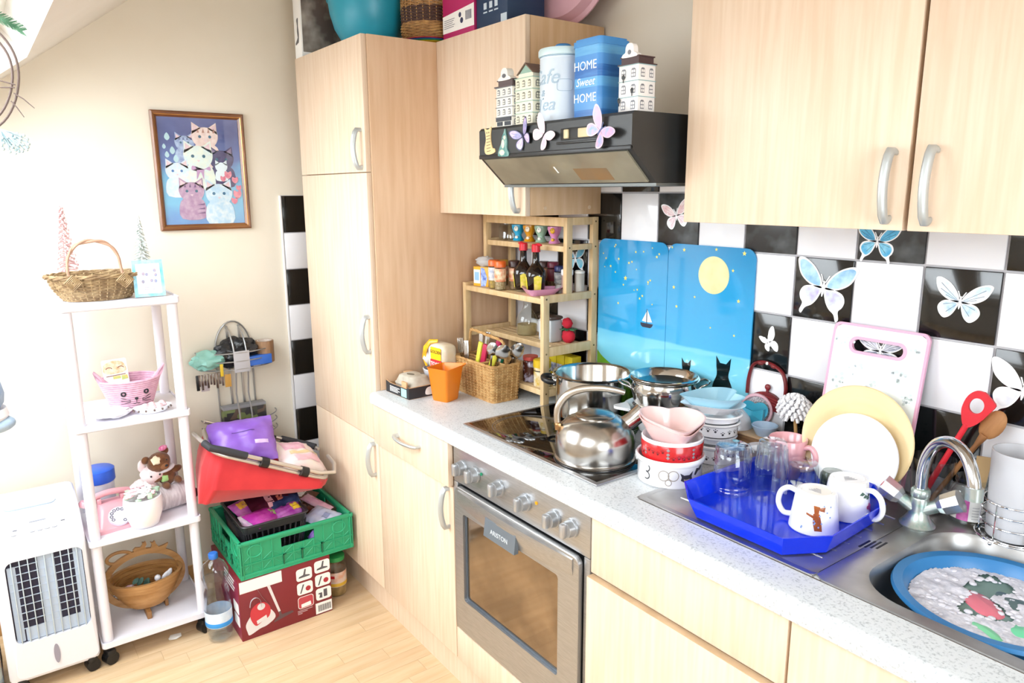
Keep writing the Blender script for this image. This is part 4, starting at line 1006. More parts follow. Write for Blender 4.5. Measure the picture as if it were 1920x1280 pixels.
obj('print', b, mat('brown_label_print', '#6e4a40', 0.5), t)
t = thing('felt_strawberry', 'red felt strawberry doll with a green leaf collar on the second shelf', 'toy', (1.213, -0.072, Z2))
obj('body', MB().ball((0, 0, 0.022), 0.026, 0.020, 0.024, 14, 10, nz=0.15, nf=4), mat('red_felt', '#b3172c', 0.9), t)
obj('head', MB().ball((-0.004, -0.002, 0.066), 0.020, 0.016, 0.018, 14, 10, nz=0.2, nf=4), mat('red_felt', '#b3172c', 0.9), t)
b = MB()
for k in range(6):
    a = k * pi / 3; b.prism([(0.0, 0.0), (0.018 * math.cos(a - 0.35), 0.018 * math.sin(a - 0.35)), (0.030 * math.cos(a), 0.030 * math.sin(a)), (0.018 * math.cos(a + 0.35), 0.018 * math.sin(a + 0.35))], 0.044, 0.047)
obj('leaf_collar', b, mat('green_felt', '#2f6a44', 0.9), t)
# ---- bottom shelf
Z1 = 0.9525
t = thing('sauce_jar', 'dark jar with a red lid at the foot of the rack', 'jar', (1.160, -0.192, Z1))
obj('jar', MB().lathe([(0, 0), (0.024, 0), (0.026, 0.004), (0.026, 0.066), (0.022, 0.072), (0, 0.072)], 24), mat('brown_jar', '#4a241a', 0.12, h2='#a8a4b8', scale=40, lo=0.5, hi=0.6), t)
obj('lid', MB().lathe([(0.023, 0.072), (0.0255, 0.074), (0.0255, 0.086), (0, 0.087)], 24), mat('coral_lid', '#b84a44', 0.4), t)
t = thing('cocoa_tin', 'yellow-lidded cardboard drum at the right end of the rack', 'tin', (1.230, -0.198, Z1))
obj('drum', MB().lathe([(0, 0), (0.027, 0), (0.0275, 0.002), (0.0275, 0.062), (0, 0.062)], 28), mat('drum_print', '#e2dccb', 0.5, h2='#c4a02c', scale=40), t)
obj('band', MB().lathe([(0.0277, 0.050), (0.028, 0.0505), (0.028, 0.053), (0.0277, 0.0535)], 28), INK, t)
obj('lid', MB().lathe([(0.027, 0.0622), (0.0295, 0.063), (0.0295, 0.086), (0.027, 0.088), (0, 0.088)], 28), mat('mustard_lid', '#d0ae22', 0.4), t)
for i, x in enumerate((1.10, 1.142, 1.184, 1.226)):
    t = thing('stock_packet', ('first', 'second', 'third', 'last')[i] + ' yellow stock packet from the left at the back of the bottom shelf', 'packet', (x, -0.062, Z1), group='yellow stock packets in a row')
    obj('carton', MB().box(-0.019, 0.019, -0.02, 0.02, 0, 0.078, 0.001), mat('stock_yellow', '#d6c01e', 0.5), t)
    obj('label_band', MB().box(-0.0192, 0.0192, -0.0203, -0.0197, 0.012, 0.045), mat('stock_white', '#d9dbe2', 0.5, h2='#6a80b0', scale=60), t)

# ---------------- worktop, left end ----------------
# cutlery basket
L0 = (1.062, -0.300, WT)
cb = thing('cutlery_basket', 'rectangular wicker basket with arched handle full of cutlery', 'basket', L0)
BH = 0.122
def rectloop(hx, hy, z, n, amp=0.0, ph=0, cr=0.014):
    P = rrect(-hx, hx, -hy, hy, cr, 4); per = []
    N = len(P); D_ = [0]
    for i in range(N): D_.append(D_[-1] + math.dist(P[i], P[(i + 1) % N]))
    out = []
    for k in range(n):
        d = D_[-1] * k / n; i = max(j for j in range(N) if D_[j] <= d)
        t_ = (d - D_[i]) / max(1e-9, D_[i + 1] - D_[i]); a = P[i]; c = P[(i + 1) % N]
        x = a[0] + (c[0] - a[0]) * t_; y = a[1] + (c[1] - a[1]) * t_
        tx, ty = c[0] - a[0], c[1] - a[1]; L = math.hypot(tx, ty) or 1
        o = amp * math.cos(pi * k / 2 + ph)
        out.append((x + ty / L * o, y - tx / L * o, z))
    return out
wv = MB(); rows = 25
for i in range(rows):
    f = i / (rows - 1); hx = 0.107 + 0.008 * f; hy = 0.052 + 0.006 * f
    wv.tube(rectloop(hx, hy, 0.004 + (BH - 0.008) * f, 128, 0.0018, pi * (i % 2)), 0.00235, 5, closed=True)
obj('weave', wv, WICK, cb, kind='stuff')
st = MB()
for k in range(32):
    A = rectloop(0.107, 0.052, 0.002, 32)[k]; B = rectloop(0.115, 0.058, BH, 32)[k]
    st.tube([A, B], 0.0021, 5)
obj('stake', st, mat('pale_cane', '#cfae78', 0.6), cb, kind='stuff')
obj('floor_panel', MB().box(-0.10, 0.10, -0.048, 0.048, 0.0015, 0.005), WICK, cb)
rm = MB()
for z, rr2 in ((BH, 0.0045), (0.003, 0.004)):
    s_ = 1 if z > 0.05 else 0
    for ph in (0, pi):
        P = rectloop(0.116 if s_ else 0.108, 0.059 if s_ else 0.053, z, 96)
        rm.tube([(p[0], p[1], p[2] + 0.002 * math.sin(k * 0.9 + ph)) for k, p in enumerate(P)], rr2 * 0.75, 6, closed=True)
obj('braided_rim', rm, WICK, cb)
hp_ = crom([(-0.106, 0.0, 0.05), (-0.106, 0, BH), (-0.100, 0, BH + 0.075), (-0.085, 0.0, BH + 0.088), (0.0, 0.0, BH + 0.083), (0.085, 0, BH + 0.075), (0.102, 0, BH + 0.05), (0.108, 0, BH), (0.108, 0, 0.05)], 6, closed=False)
hb_ = MB()
for ph in (0, 2.1, 4.2): hb_.tube([(p[0], p[1] + 0.0025 * math.cos(k * 0.8 + ph), p[2] + 0.0025 * math.sin(k * 0.8 + ph)) for k, p in enumerate(hp_)], 0.0031, 6)
obj('handle', hb_, WICK, cb)
dv = MB()
for x0, x1, y0, y1 in ((-0.112, 0.112, -0.003, 0.003), (0.03, 0.036, -0.055, 0.055)):
    for i in range(10): 
        z = 0.035 + i * 0.009
        dv.box(x0, x1, y0, y1, z, z + 0.0075, 0.002, 1)
obj('divider', dv, WICK, cb)
# cutlery: each handle stands in the basket
def spoon(mb, L=0.19, w=0.020, bowl=0.045):
    """along +z, bowl at the top"""
    mb.loft([[(x * q, y_, z) for x, y_ in ((-1, -0.0011), (1, -0.0011), (1, 0.0011), (-1, 0.0011))] for q, y__, z in ((0.0065, 0, 0), (0.0072, 0, 0.02), (0.004, 0, 0.07), (0.003, 0, L - bowl))], cap0=True, cap1=True)
    V = []; F = []; n_, m_ = 12, 6
    for j in range(m_ + 1):
        r = j / m_
        for i in range(n_):
            a = 2 * pi * i / n_
            V.append((w * r * math.cos(a), 0.008 * (r * r - 1), L - bowl / 2 + bowl / 2 * r * math.sin(a)))
    for j in range(m_):
        for i in range(n_): F.append((j * n_ + i, j * n_ + (i + 1) % n_, (j + 1) * n_ + (i + 1) % n_, (j + 1) * n_ + i))
    return mb.add(V, F, True)
def fork(mb, L=0.19):
    mb.loft([[(x * q, y_, z) for x, y_ in ((-1, -0.0011), (1, -0.0011), (1, 0.0011), (-1, 0.0011))] for q, z in ((0.0065, 0), (0.0072, 0.02), (0.004, 0.07), (0.003, L - 0.06), (0.011, L - 0.042))], cap0=True, cap1=True)
    for k in range(4): mb.box(-0.011 + k * 0.0062, -0.011 + k * 0.0062 + 0.0034, -0.001, 0.001, L - 0.042, L, 0)
    return mb
def knife_handle(mb, L=0.10, w=0.011):
    return mb.box(-w, w, -0.006, 0.006, 0.05, 0.05 + L, 0.004).box(-w * 0.75, w * 0.75, -0.001, 0.001, 0, 0.055)
CUT = mat('cutlery_steel', '#c9c9c9', 0.2, 1.0)
def cutl(name, label, geo, m, x, y, tx, ty, tz=0.0, parts=None, z=0.008, group=None):
    t = thing(name, label, name.replace('_', ' ').split()[-1], (L0[0] + x, L0[1] + y, WT + z), rot=(ty, tx, tz), group=group); t.rotation_mode = 'ZYX'
    for pn, gf, mm in parts or ((geo[0], geo[1], m),): obj(pn, gf, mm, t)
    return t
def blade(): return MB().box(-0.007, 0.007, -0.0008, 0.0008, 0, 0.095)
def grip(z0=0.085, L=0.11, w=0.011, d=0.006): return MB().box(-w, w, -d, d, z0, z0 + L, 0.005)
cutl('table_fork', 'upright steel fork at the left corner of the cutlery basket', ('fork', fork(MB(), 0.175)), CUT, -0.098, -0.030, -0.05, 0.05, 0.5)
cutl('table_knife', 'steel table knife standing handle up left of the basket handle', ('knife', MB().box(-0.008, 0.008, -0.003, 0.003, 0, 0.17, 0.002)), CUT, -0.080, -0.030, 0.02, 0.02, 0.9)
cutl('table_knife', 'second steel knife, right behind the basket handle', ('knife', MB().box(-0.008, 0.008, -0.003, 0.003, 0, 0.198, 0.002)), CUT, -0.066, 0.012, 0.10, 0.02, 0.3)
cutl('table_knife', 'third steel knife with rounded end leaning right in the basket', ('knife', MB().box(-0.009, 0.009, -0.003, 0.003, 0, 0.202, 0.003)), CUT, -0.052, 0.018, 0.14, -0.02, 0.6)
for k, (x, y, tx, h_, lb) in enumerate(((-0.052, -0.024, 0.26, '#d9d24a', 'lime yellow knife handle nearest the left of the basket'), (-0.026, -0.022, 0.30, '#b3234a', 'crimson knife handle, the shorter one'), (-0.030, 0.020, 0.42, '#a81c4e', 'long crimson knife handle leaning furthest right'), (0.000, -0.020, 0.45, '#d9d24a', 'lime yellow knife handle in the middle of the basket'), (-0.012, 0.030, 0.24, '#6a8f3a', 'olive green knife handle at the back'), (0.006, 0.012, 0.46, '#1f7a58', 'dark green knife handle in the basket'))):
    cutl('kitchen_knife', lb, None, None, x, y, tx, 0.03 * (k % 3 - 1), 0.2 * k, parts=(('blade', blade(), CUT), ('handle', grip(0.075, 0.105 if k != 2 else 0.135, 0.0105, 0.006), mat('knife_' + h_[1:], h_, 0.4))))
for k, (x, y, tx, ty, tz, lb) in enumerate(((0.046, -0.030, 0.30, 0.10, 0.9, 'dark hollow spoon lowest at the front of the basket'), (0.050, -0.028, 0.42, 0.0, 0.8, 'steel spoon leaning right at the front'), (0.032, -0.024, 0.55, 0.04, 1.0, 'bright steel tablespoon leaning furthest over the right rim'), (0.045, 0.020, 0.44, -0.12, 1.1, 'steel spoon at the back right of the basket'), (0.020, 0.018, 0.60, -0.05, 0.9, 'large steel serving spoon over the basket edge'))):
    big = k in (2, 4)
    cutl('table_spoon', lb, ('spoon', spoon(MB(), 0.205 if not big else 0.225, 0.019 if not big else 0.024, 0.05 if not big else 0.062)), CUT, x, y, tx, ty, tz)
for k, (x, y, tx, ty) in enumerate(((0.050, 0.034, 0.30, -0.06), (0.055, 0.036, 0.38, -0.02))):
    cutl('table_fork', ('steel fork standing at the back by the bottle', 'steel fork leaning right behind the spoons')[k], ('fork', fork(MB(), 0.185)), CUT, x, y, tx, ty, 1.9)
# orange beaker
t = thing('orange_jug', 'square translucent orange plastic measuring cup in front of the basket', 'cup', (1.030, -0.447, WT), 0.35)
L = []
def sqloop(h, z, r=0.01, lip=0.0):
    P = rrect(-h, h, -h, h, r, 4); return [(p[0] + (lip if p[0] > h * 0.5 and p[1] > h * 0.4 else 0), p[1] + (lip * 0.4 if p[0] > h * 0.5 and p[1] > h * 0.4 else 0), z + (lip * 0.6 if p[0] > h * 0.5 and p[1] > h * 0.4 else 0)) for p in P]
L = [sqloop(0.001, 0.001, 0.0004), sqloop(0.030, 0.0, 0.008), sqloop(0.032, 0.004, 0.009), sqloop(0.042, 0.106, 0.010, 0.004), sqloop(0.045, 0.112, 0.011, 0.014), sqloop(0.043, 0.112, 0.011, 0.013), sqloop(0.040, 0.104, 0.010, 0.003), sqloop(0.030, 0.006, 0.008), sqloop(0.001, 0.005, 0.0004)]
obj('cup', MB().loft(L), milky('orange_plastic', '#ee8a1e', 0.78), t)
obj('juice', MB().loft([sqloop(0.0295, 0.0065, 0.008), sqloop(0.0348, 0.055, 0.009)], cap0=True, cap1=True), milky('orange_fill', '#f08a14', 0.8), t)
# cardboard tray with an egg box
L0 = (0.893, -0.487, WT)
t = thing('cardboard_tray', 'low black printed cardboard tray at the left end of the worktop', 'tray', L0, 0.05)
b = MB().box(-0.078, 0.070, -0.065, 0.055, 0.0, 0.003).box(-0.078, -0.0755, -0.065, 0.055, 0.003, 0.032).box(0.0675, 0.070, -0.065, 0.055, 0.003, 0.040).box(-0.078, 0.070, 0.0525, 0.055, 0.003, 0.036)
b.fr(Matrix(((1, 0, 0, 0), (0, 0, -1, -0.0625), (0, 1, 0, 0), (0, 0, 0, 1)))).prism([(-0.078, 0.003), (0.070, 0.003), (0.070, 0.044), (0.055, 0.036), (-0.05, 0.036), (-0.078, 0.042)], 0, 0.0025)
obj('tray', b, mat('raw_cardboard', '#c09b74', 0.8), t)
M = Matrix(((1, 0, 0, 0), (0, 0, -1, -0.065), (0, 1, 0, 0), (0, 0, 0, 1)))
pm = obj('black_print', MB().fr(M).prism([(-0.078, 0.001), (0.070, 0.001), (0.070, 0.043), (0.055, 0.035), (-0.05, 0.035), (-0.078, 0.041)], 0.0, 0.0006).fr(Matrix(((0, 0, 1, 0.070), (1, 0, 0, 0), (0, 1, 0, 0), (0, 0, 0, 1)))).prism([(-0.065, 0.001), (0.055, 0.001), (0.055, 0.038), (-0.065, 0.038)], 0.0, 0.0006), mat('black_card_print', '#26272b', 0.5), t)
obj('price_label', MB().fr(M).prism([(0.022, 0.004), (0.056, 0.004), (0.056, 0.032), (0.022, 0.032)], 0.0006, 0.001), mat('mint_label', '#9fd0cd', 0.5), t)
b = MB().fr(M)
for i in range(4): b.prism([(-0.052, 0.024 - i * 0.005), (0.012 - 0.012 * (i % 2), 0.024 - i * 0.005), (0.012 - 0.012 * (i % 2), 0.0262 - i * 0.005), (-0.052, 0.0262 - i * 0.005)], 0.0006, 0.001)
b.fr(Matrix(((0, 0, 1, 0.070), (1, 0, 0, 0), (0, 1, 0, 0), (0, 0, 0, 1)))).prism(crom([(0.0, 0.008), (0.03, 0.006), (0.05, 0.014), (0.045, 0.03), (0.02, 0.033), (0.003, 0.028)], 3), 0.0006, 0.001)
obj('white_print', b, PAPERW, t)
b = MB().box(-0.072, -0.052, 0.0, 0.03, 0.036, 0.062, 0.001).box(0.02, 0.05, -0.0625, -0.056, 0.030, 0.055, 0.001)
obj('card_flap', b, mat('raw_cardboard', '#c09b74', 0.8), t)
t = thing('egg_box', 'grey pulp egg box sitting in the cardboard tray', 'egg box', (0.893, -0.490, WT + 0.0032), 0.05)
L = [rectloop(hx, hy, z, 40, cr=c_) for hx, hy, z, c_ in ((0.052, 0.036, 0.0, 0.012), (0.060, 0.042, 0.028, 0.014), (0.062, 0.044, 0.032, 0.014), (0.058, 0.040, 0.036, 0.014), (0.048, 0.034, 0.058, 0.016), (0.040, 0.028, 0.062, 0.016))]
obj('box', MB().loft(L, cap0=True, cap1=True), mat('grey_pulp', '#bdb6a8', 0.95, h2='#a9a294', scale=40, bump=0.4), t)
b = MB().prism(crom([(-0.024, -0.01), (-0.006, -0.018), (0.012, -0.008), (0.004, 0.002), (-0.014, 0.0)], 4), 0.0621, 0.0626).prism(circ(0.012, 0.028, 0.010, 0.006, n=12), 0.0621, 0.0626)
obj('stamp', b, mat('pulp_stamp', '#6f695c', 0.9), t)
# bread bag on a pale bowl
t = thing('china_bowl', 'pale grey china bowl under the bread bag', 'bowl', (0.886, -0.378, WT))
obj('bowl', MB().lathe([(0, 0), (0.035, 0), (0.04, 0.004), (0.054, 0.04), (0.062, 0.070), (0.059, 0.072), (0.050, 0.042), (0.036, 0.008), (0, 0.007)], 36), mat('grey_china', '#c9cbd2', 0.25), t)
t = thing('bread_bag', 'plastic bag of sliced bread with yellow and red print', 'bag', (0.914, -0.388, WT + 0.060), 0.10)
obj('bag', MB().box(-0.046, 0.052, -0.034, 0.033, 0.012, 0.105, 0.022, 4), mat('bread_bag_film', '#dcd8cc', 0.25, h2='#cdb792', scale=10), t)
M = Matrix(((1, 0, 0, 0), (0, 0, -1, -0.0342), (0, 1, 0, 0.0), (0, 0, 0, 1)))
obj('yellow_panel', MB().fr(M).prism(rrect(-0.018, 0.040, 0.052, 0.094, 0.004), -0.001, 0.0006), mat('bread_yellow', '#f0c414', 0.4), t)
obj('red_panel', MB().fr(M).prism(rrect(-0.020, 0.042, 0.022, 0.0515, 0.004), -0.001, 0.0006), mat('bread_red', '#c92430', 0.4), t)
letters('GOLDEN', 0.015, M @ Matrix.Translation((0.011, 0.078, 0.0007)), mat('bread_brown', '#5c3413', 0.5), t, bold=0.0003)
letters('TOAST', 0.018, M @ Matrix.Translation((0.011, 0.036, 0.0007)), PAPERW, t, bold=0.0004)
b = MB().ball((-0.050, -0.01, 0.045), 0.018, 0.030, 0.026, 12, 8, nz=0.4, nf=3)
obj('twisted_end', b, mat('bag_white', '#e4e2e4', 0.3), t)
b = MB().tube([(-0.050, -0.030, 0.020), (-0.056, -0.036, 0.05), (-0.048, -0.034, 0.085), (-0.030, -0.028, 0.108), (-0.005, -0.012, 0.112)], [0.006, 0.010, 0.012, 0.010, 0.006], 8, flat=0.4)
obj('orange_band', b, mat('orange_film', '#e8871c', 0.35, h2='#f0c01c', scale=30), t)
# ---------------- kettle ----------------
RV = Vector((0.593, 0.805, 0)); 
t = thing('whistling_kettle', 'brushed steel whistling kettle on the front right cooking zone', 'kettle', (1.735, -0.430, HT), math.atan2(RV.y, RV.x))
kp = [(0, 0.0), (0.098, 0.0), (0.103, 0.002), (0.1035, 0.008), (0.099, 0.010), (0.1005, 0.014), (0.1015, 0.05), (0.099, 0.066), (0.090, 0.086), (0.074, 0.102), (0.056, 0.111), (0.050, 0.1125)]
obj('body', MB().lathe(kp, 56), KETST, t)
obj('lid', MB().lathe([(0.050, 0.1125), (0.051, 0.115), (0.046, 0.119), (0.02, 0.1225), (0, 0.123)], 48), KETST, t)
obj('base_ring', MB().lathe([(0.1037, 0.003), (0.1045, 0.0045), (0.1037, 0.007)], 48), mat('scorched_steel', '#3a332c', 0.4, 0.8), t)
sp = obj('spout', MB().tube([(0.070, 0, 0.082), (0.093, 0, 0.100), (0.106, 0, 0.112)], [0.024, 0.021, 0.0205], 20), KETST, t)
obj('spout_cap', MB().tube([(0.101, 0, 0.1075), (0.120, 0, 0.126)], [0.0215, 0.0210], 20), POLISH, sp)
P = crom([(-0.094, 0, 0.086), (-0.097, 0, 0.112), (-0.092, 0, 0.140), (-0.070, 0, 0.168), (-0.034, 0, 0.182), (0.010, 0, 0.184), (0.050, 0, 0.178), (0.072, 0, 0.172)], 5, closed=False)
obj('handle', MB().tube(P, [0.0075 + 0.0025 * math.sin(pi * min(1, i / (len(P) - 1))) for i in range(len(P))], 12, flat=0.8), mat('satin_kettle_handle', '#c6bdb0', 0.32, 1.0), t)
obj('handle_bracket', MB().box(-0.103, -0.086, -0.012, 0.012, 0.076, 0.096, 0.004), mat('copper_rivet', '#b08a60', 0.3, 1.0), t)
# ---------------- big stock pot ----------------
t = thing('stock_pot', 'large steel stock pot with black side handle on the rear left zone', 'pot', (1.449, -0.176, HT), math.atan2(RV.y, RV.x))
pr = 0.113
obj('body', MB().lathe([(0, 0.0), (pr - 0.006, 0.0), (pr - 0.001, 0.004), (pr, 0.012), (pr, 0.122), (pr + 0.004, 0.126), (pr + 0.0085, 0.128), (pr + 0.0095, 0.130), (pr + 0.006, 0.132), (pr + 0.001, 0.130), (pr - 0.003, 0.124), (pr - 0.003, 0.012), (pr - 0.008, 0.005), (0, 0.005)], 56), POLISH, t)
for sg in (-1, 1):
    h = obj('handle', MB().tube(crom([(sg * (pr + 0.002), -0.034, 0.108), (sg * (pr + 0.022), -0.036, 0.110), (sg * (pr + 0.036), -0.022, 0.113), (sg * (pr + 0.040), 0.0, 0.114), (sg * (pr + 0.036), 0.022, 0.113), (sg * (pr + 0.022), 0.036, 0.110), (sg * (pr + 0.002), 0.034, 0.108)], 4, closed=False), 0.0085, 10, flat=0.75), BLACK, t)
    for y in (-0.034, 0.034): obj('bracket', MB().box(sg * pr, sg * (pr + 0.010), y - 0.006, y + 0.006, 0.098, 0.118, 0.002), POLISH, h)
# ---------------- casserole upside on a white dish ----------------
cx, cy = 1.690, -0.128
t = thing('white_serving_dish', 'white china dish with handles beneath the small steel casserole', 'dish', (cx, cy, HT), math.atan2(RV.y, RV.x))
obj('dish', MB().lathe([(0, 0), (0.062, 0), (0.066, 0.004), (0.080, 0.035), (0.098, 0.062), (0.108, 0.070), (0.110, 0.073), (0.106, 0.074), (0.094, 0.066), (0.075, 0.038), (0.06, 0.008), (0, 0.007)], 48), CERAM, t)
for sg in (-1,):
    P = crom([(sg * 0.098, -0.030), (sg * 0.118, -0.022), (sg * 0.136, -0.008), (sg * 0.138, 0.008), (sg * 0.118, 0.022), (sg * 0.098, 0.030)], 4)
    obj('lug_handle', MB().prism(P, 0.066, 0.074, smooth=True), CERAM, t)
t = thing('steel_casserole', 'shiny steel casserole with wire loop handles stacked on the white dish', 'pot', (cx, cy, HT + 0.0665), math.atan2(RV.y, RV.x))
rr = 0.088
obj('body', MB().lathe([(0, 0.0), (0.078, 0.0), (0.084, 0.003), (0.087, 0.012), (0.084, 0.018), (0.0845, 0.024), (0.090, 0.048), (0.090, 0.068), (0.086, 0.080), (0.088, 0.0835), (0.097, 0.086), (0.0985, 0.0885), (0.094, 0.090), (0.086, 0.087), (0.083, 0.080), (0.086, 0.066), (0.086, 0.04), (0.078, 0.014), (0, 0.006)], 56), POLISH, t)
obj('strainer_insert', MB().lathe([(0.094, 0.0905), (0.0955, 0.094), (0.092, 0.096), (0.088, 0.0925), (0.080, 0.075), (0, 0.070)], 56), mat('bright_insert', '#d0cecb', 0.12, 1.0), t)
for sg in (-1, 1):
    P = crom([(sg * 0.089, -0.026, 0.052), (sg * 0.096, -0.028, 0.066), (sg * 0.118, -0.024, 0.076), (sg * 0.126, 0, 0.078), (sg * 0.118, 0.024, 0.076), (sg * 0.096, 0.028, 0.066), (sg * 0.089, 0.026, 0.052)], 4, closed=False)
    obj('handle', MB().tube(P, 0.0034, 10), POLISH, t)

HEART = crom([(0, -0.064), (0.034, -0.032), (0.056, 0.002), (0.055, 0.032), (0.036, 0.049), (0.014, 0.048), (0, 0.042), (-0.014, 0.048), (-0.036, 0.049), (-0.055, 0.032), (-0.056, 0.002), (-0.034, -0.032)], 4)
# ---------------- bowls by the hob ----------------
bx, by = 1.932, -0.370
t = thing('cat_bowl', 'big white china pet bowl printed with cat faces, bottom of the front stack', 'bowl', (bx, by, WT), 0.3)
obj('bowl', MB().lathe([(0, 0.0), (0.068, 0.0), (0.074, 0.003), (0.0755, 0.008), (0.0755, 0.050), (0.0785, 0.054), (0.0815, 0.058), (0.082, 0.064), (0.079, 0.068), (0.075, 0.066), (0.073, 0.058), (0.0725, 0.012), (0, 0.010)], 56), CERAM, t)
b = MB()
def onrim(mb, poly, ang_, zc, r, dr=0.0006):
    """flat print bent round a cylinder"""
    n_ = len(poly); V = []
    for p in poly:
        a = ang_ + p[0] / r; V.append((r * math.cos(a), r * math.sin(a), zc + p[1]))
    cx_ = sum(p[0] for p in poly) / n_; cy_ = sum(p[1] for p in poly) / n_
    V.append(((r + dr) * math.cos(ang_ + cx_ / r), (r + dr) * math.sin(ang_ + cx_ / r), zc + cy_))
    return mb.add(V, [(i, (i + 1) % n_, n_) for i in range(n_)])
def ringprint(mb, rad, w_, ang_, zc, r, cx_=0, cy_=0, a0=0, a1=2 * pi, n_=18, asp=1.0):
    for i in range(n_):
        t0 = a0 + (a1 - a0) * i / n_; t1 = a0 + (a1 - a0) * (i + 1) / n_
        q = []
        for rr3, tt in ((rad, t0), (rad, t1), (rad - w_, t1), (rad - w_, t0)):
            px, py = cx_ + rr3 * asp * math.cos(tt), cy_ + rr3 * math.sin(tt)
            q.append(((r) * math.cos(ang_ + px / r), r * math.sin(ang_ + px / r), zc + py))
        mb.add(q, [(0, 1, 2, 3)])
    return mb
rp = 0.0759
va = math.atan2(-1.645 - by, 3.033 - bx) - 0.3        # faces the camera side of the room
g1 = MB(); g2 = MB()
A = va - 0.75
ringprint(g1, 0.010, 0.003, A, 0.035, rp, 0, 0.009, -1.9, 1.9); ringprint(g1, 0.010, 0.003, A, 0.024, rp, 0, 0.002, -2.2, 1.7)
A = va - 0.02
ringprint(g2, 0.013, 0.002, A, 0.034, rp, -0.011, 0.0); ringprint(g2, 0.013, 0.002, A, 0.034, rp, 0.011, 0.001); ringprint(g2, 0.008, 0.0018, A, 0.018, rp, 0.0, 0.0)
A = va + 0.55
onrim(g1, [(-0.017, 0.012), (-0.013, 0.002), (-0.015, -0.006), (-0.008, -0.010), (0.008, -0.010), (0.015, -0.006), (0.013, 0.002), (0.017, 0.014), (0.007, 0.006), (-0.007, 0.006)], A, 0.030, rp)
onrim(g2, [(-0.008, -0.002), (0.008, -0.002), (0.006, -0.010), (-0.006, -0.010)], A, 0.029, rp + 0.0003)
A = va + 1.05
onrim(g1, [(-0.017, -0.006), (-0.010, 0.008), (0.0, 0.006), (0.012, 0.016), (0.016, 0.006), (0.006, 0.0), (-0.006, 0.0), (-0.012, -0.008)], A, 0.040, rp)
obj('cat_print', g1, mat('charcoal_glaze', '#3b3a3e', 0.3), t); obj('cat_outline', g2, mat('taupe_glaze', '#9c9288', 0.3), t)
t = thing('red_bowl', 'red paw-printed pet bowl in the middle of the front stack', 'bowl', (bx + 0.002, by + 0.003, WT + 0.058), 0.2)
obj('bowl', MB().lathe([(0, 0), (0.062, 0), (0.070, 0.004), (0.0725, 0.050), (0.070, 0.053), (0.067, 0.050), (0.064, 0.008), (0, 0.006)], 56), CERAM, t)
obj('red_band', MB().lathe([(0.0703, 0.004), (0.0710, 0.0045), (0.0731, 0.044), (0.0727, 0.0445)], 56), mat('red_glaze', '#c01c22', 0.2, coat=0.3), t)
g = MB(); w_ = MB()
va2 = math.atan2(-1.645 - by, 3.033 - bx) - 0.2
for k in range(16):
    A = va2 - 1.3 + 0.17 * k; zc = 0.014 + 0.02 * R_.random(); r_ = 0.0714 + 0.0022 * (zc - 0.004) / 0.04 + 0.0003
    if k % 5 == 2:
        for a_, z_ in ((0, 0.010), (0.0, 0.0), (0.0, -0.008)): onrim(w_, [(-0.0045, z_), (0, z_ + 0.004), (0.0045, z_), (0, z_ - 0.004)], A, 0.026, r_)
    else:
        onrim(g, circ(0, 0, 0.0028, n=8), A, zc, r_)
        for dx, dz in ((-0.004, 0.004), (0, 0.0055), (0.004, 0.004)): onrim(g, circ(dx, dz, 0.0013, n=6), A, zc, r_)
obj('paw_print', g, mat('dark_red_glaze', '#6a1016', 0.3), t); obj('white_print', w_, mat('grey_glaze', '#8f8a8c', 0.3), t)
for i, (lb, h_, z_, rz_) in enumerate((('lower pink heart-shaped bowl inside the red bowl', '#eac6c4', WT + 0.094, 1.05), ('upper pink heart-shaped bowl on top of the front stack', '#efcfcc', WT + 0.103, 0.98))):
    t = thing('heart_bowl', lb, 'bowl', (bx + 0.002, by + 0.002, z_), rot=(0.10, 0.06, rz_))
    obj('bowl', heartbowl(MB(), 0.80, 1.36, 0.050, th=0.05, base=0.004), mat('heart_pink_' + str(i), h_, 0.25, coat=0.2), t)
# ---------------- white stack behind ----------------
sx_, sy_ = 1.912, -0.180
def ramekin(z, r, h, label, prints=True, m=CERAM, rz=0.0, flare=0.004, dx=0, dy=0, name='pet_bowl'):
    t = thing(name, label, 'bowl', (sx_ + dx, sy_ + dy, z), rz)
    obj('bowl', MB().lathe([(0, 0), (r - 0.008, 0), (r - 0.003, 0.003), (r - 0.003, h * 0.75), (r + flare * 0.5, h * 0.82), (r + flare, h - 0.003), (r + flare - 0.003, h), (r - 0.005, h - 0.003), (r - 0.007, 0.009), (0, 0.007)], 48), m, t)
    if prints:
        g = MB(); va3 = math.atan2(-1.645 - sy_, 3.033 - sx_) - rz
        for k in range(9):
            A = va3 - 1.3 + 0.33 * k; zc = h * (0.25 + 0.3 * R_.random())
            onrim(g, circ(0, 0, 0.003, n=8), A, zc, r - 0.0026)
            for ddx, dz in ((-0.004, 0.004), (0, 0.006), (0.004, 0.004)): onrim(g, circ(ddx, dz, 0.0015, n=6), A, zc, r - 0.0026)
        obj('paw_print', g, mat('charcoal_glaze', '#3b3a3e', 0.3), t)
    return t
ramekin(WT, 0.058, 0.050, 'white paw-printed pet bowl, lowest of the stack behind the red bowl')
ramekin(WT + 0.0503, 0.052, 0.020, 'shallow dish standing in for the grey shadowed gap between the two paw-printed bowls', prints=False, m=mat('grey_china', '#c9cbd2', 0.25), name='dish')  # its grey stands in for the shade in the gap
ramekin(WT + 0.0706, 0.058, 0.036, 'upper white paw-printed pet bowl in the back stack', rz=0.8)
ramekin(WT + 0.1069, 0.060, 0.020, 'plain white ribbed bowl below the heart dishes', prints=False, flare=0.006, name='ribbed_bowl')
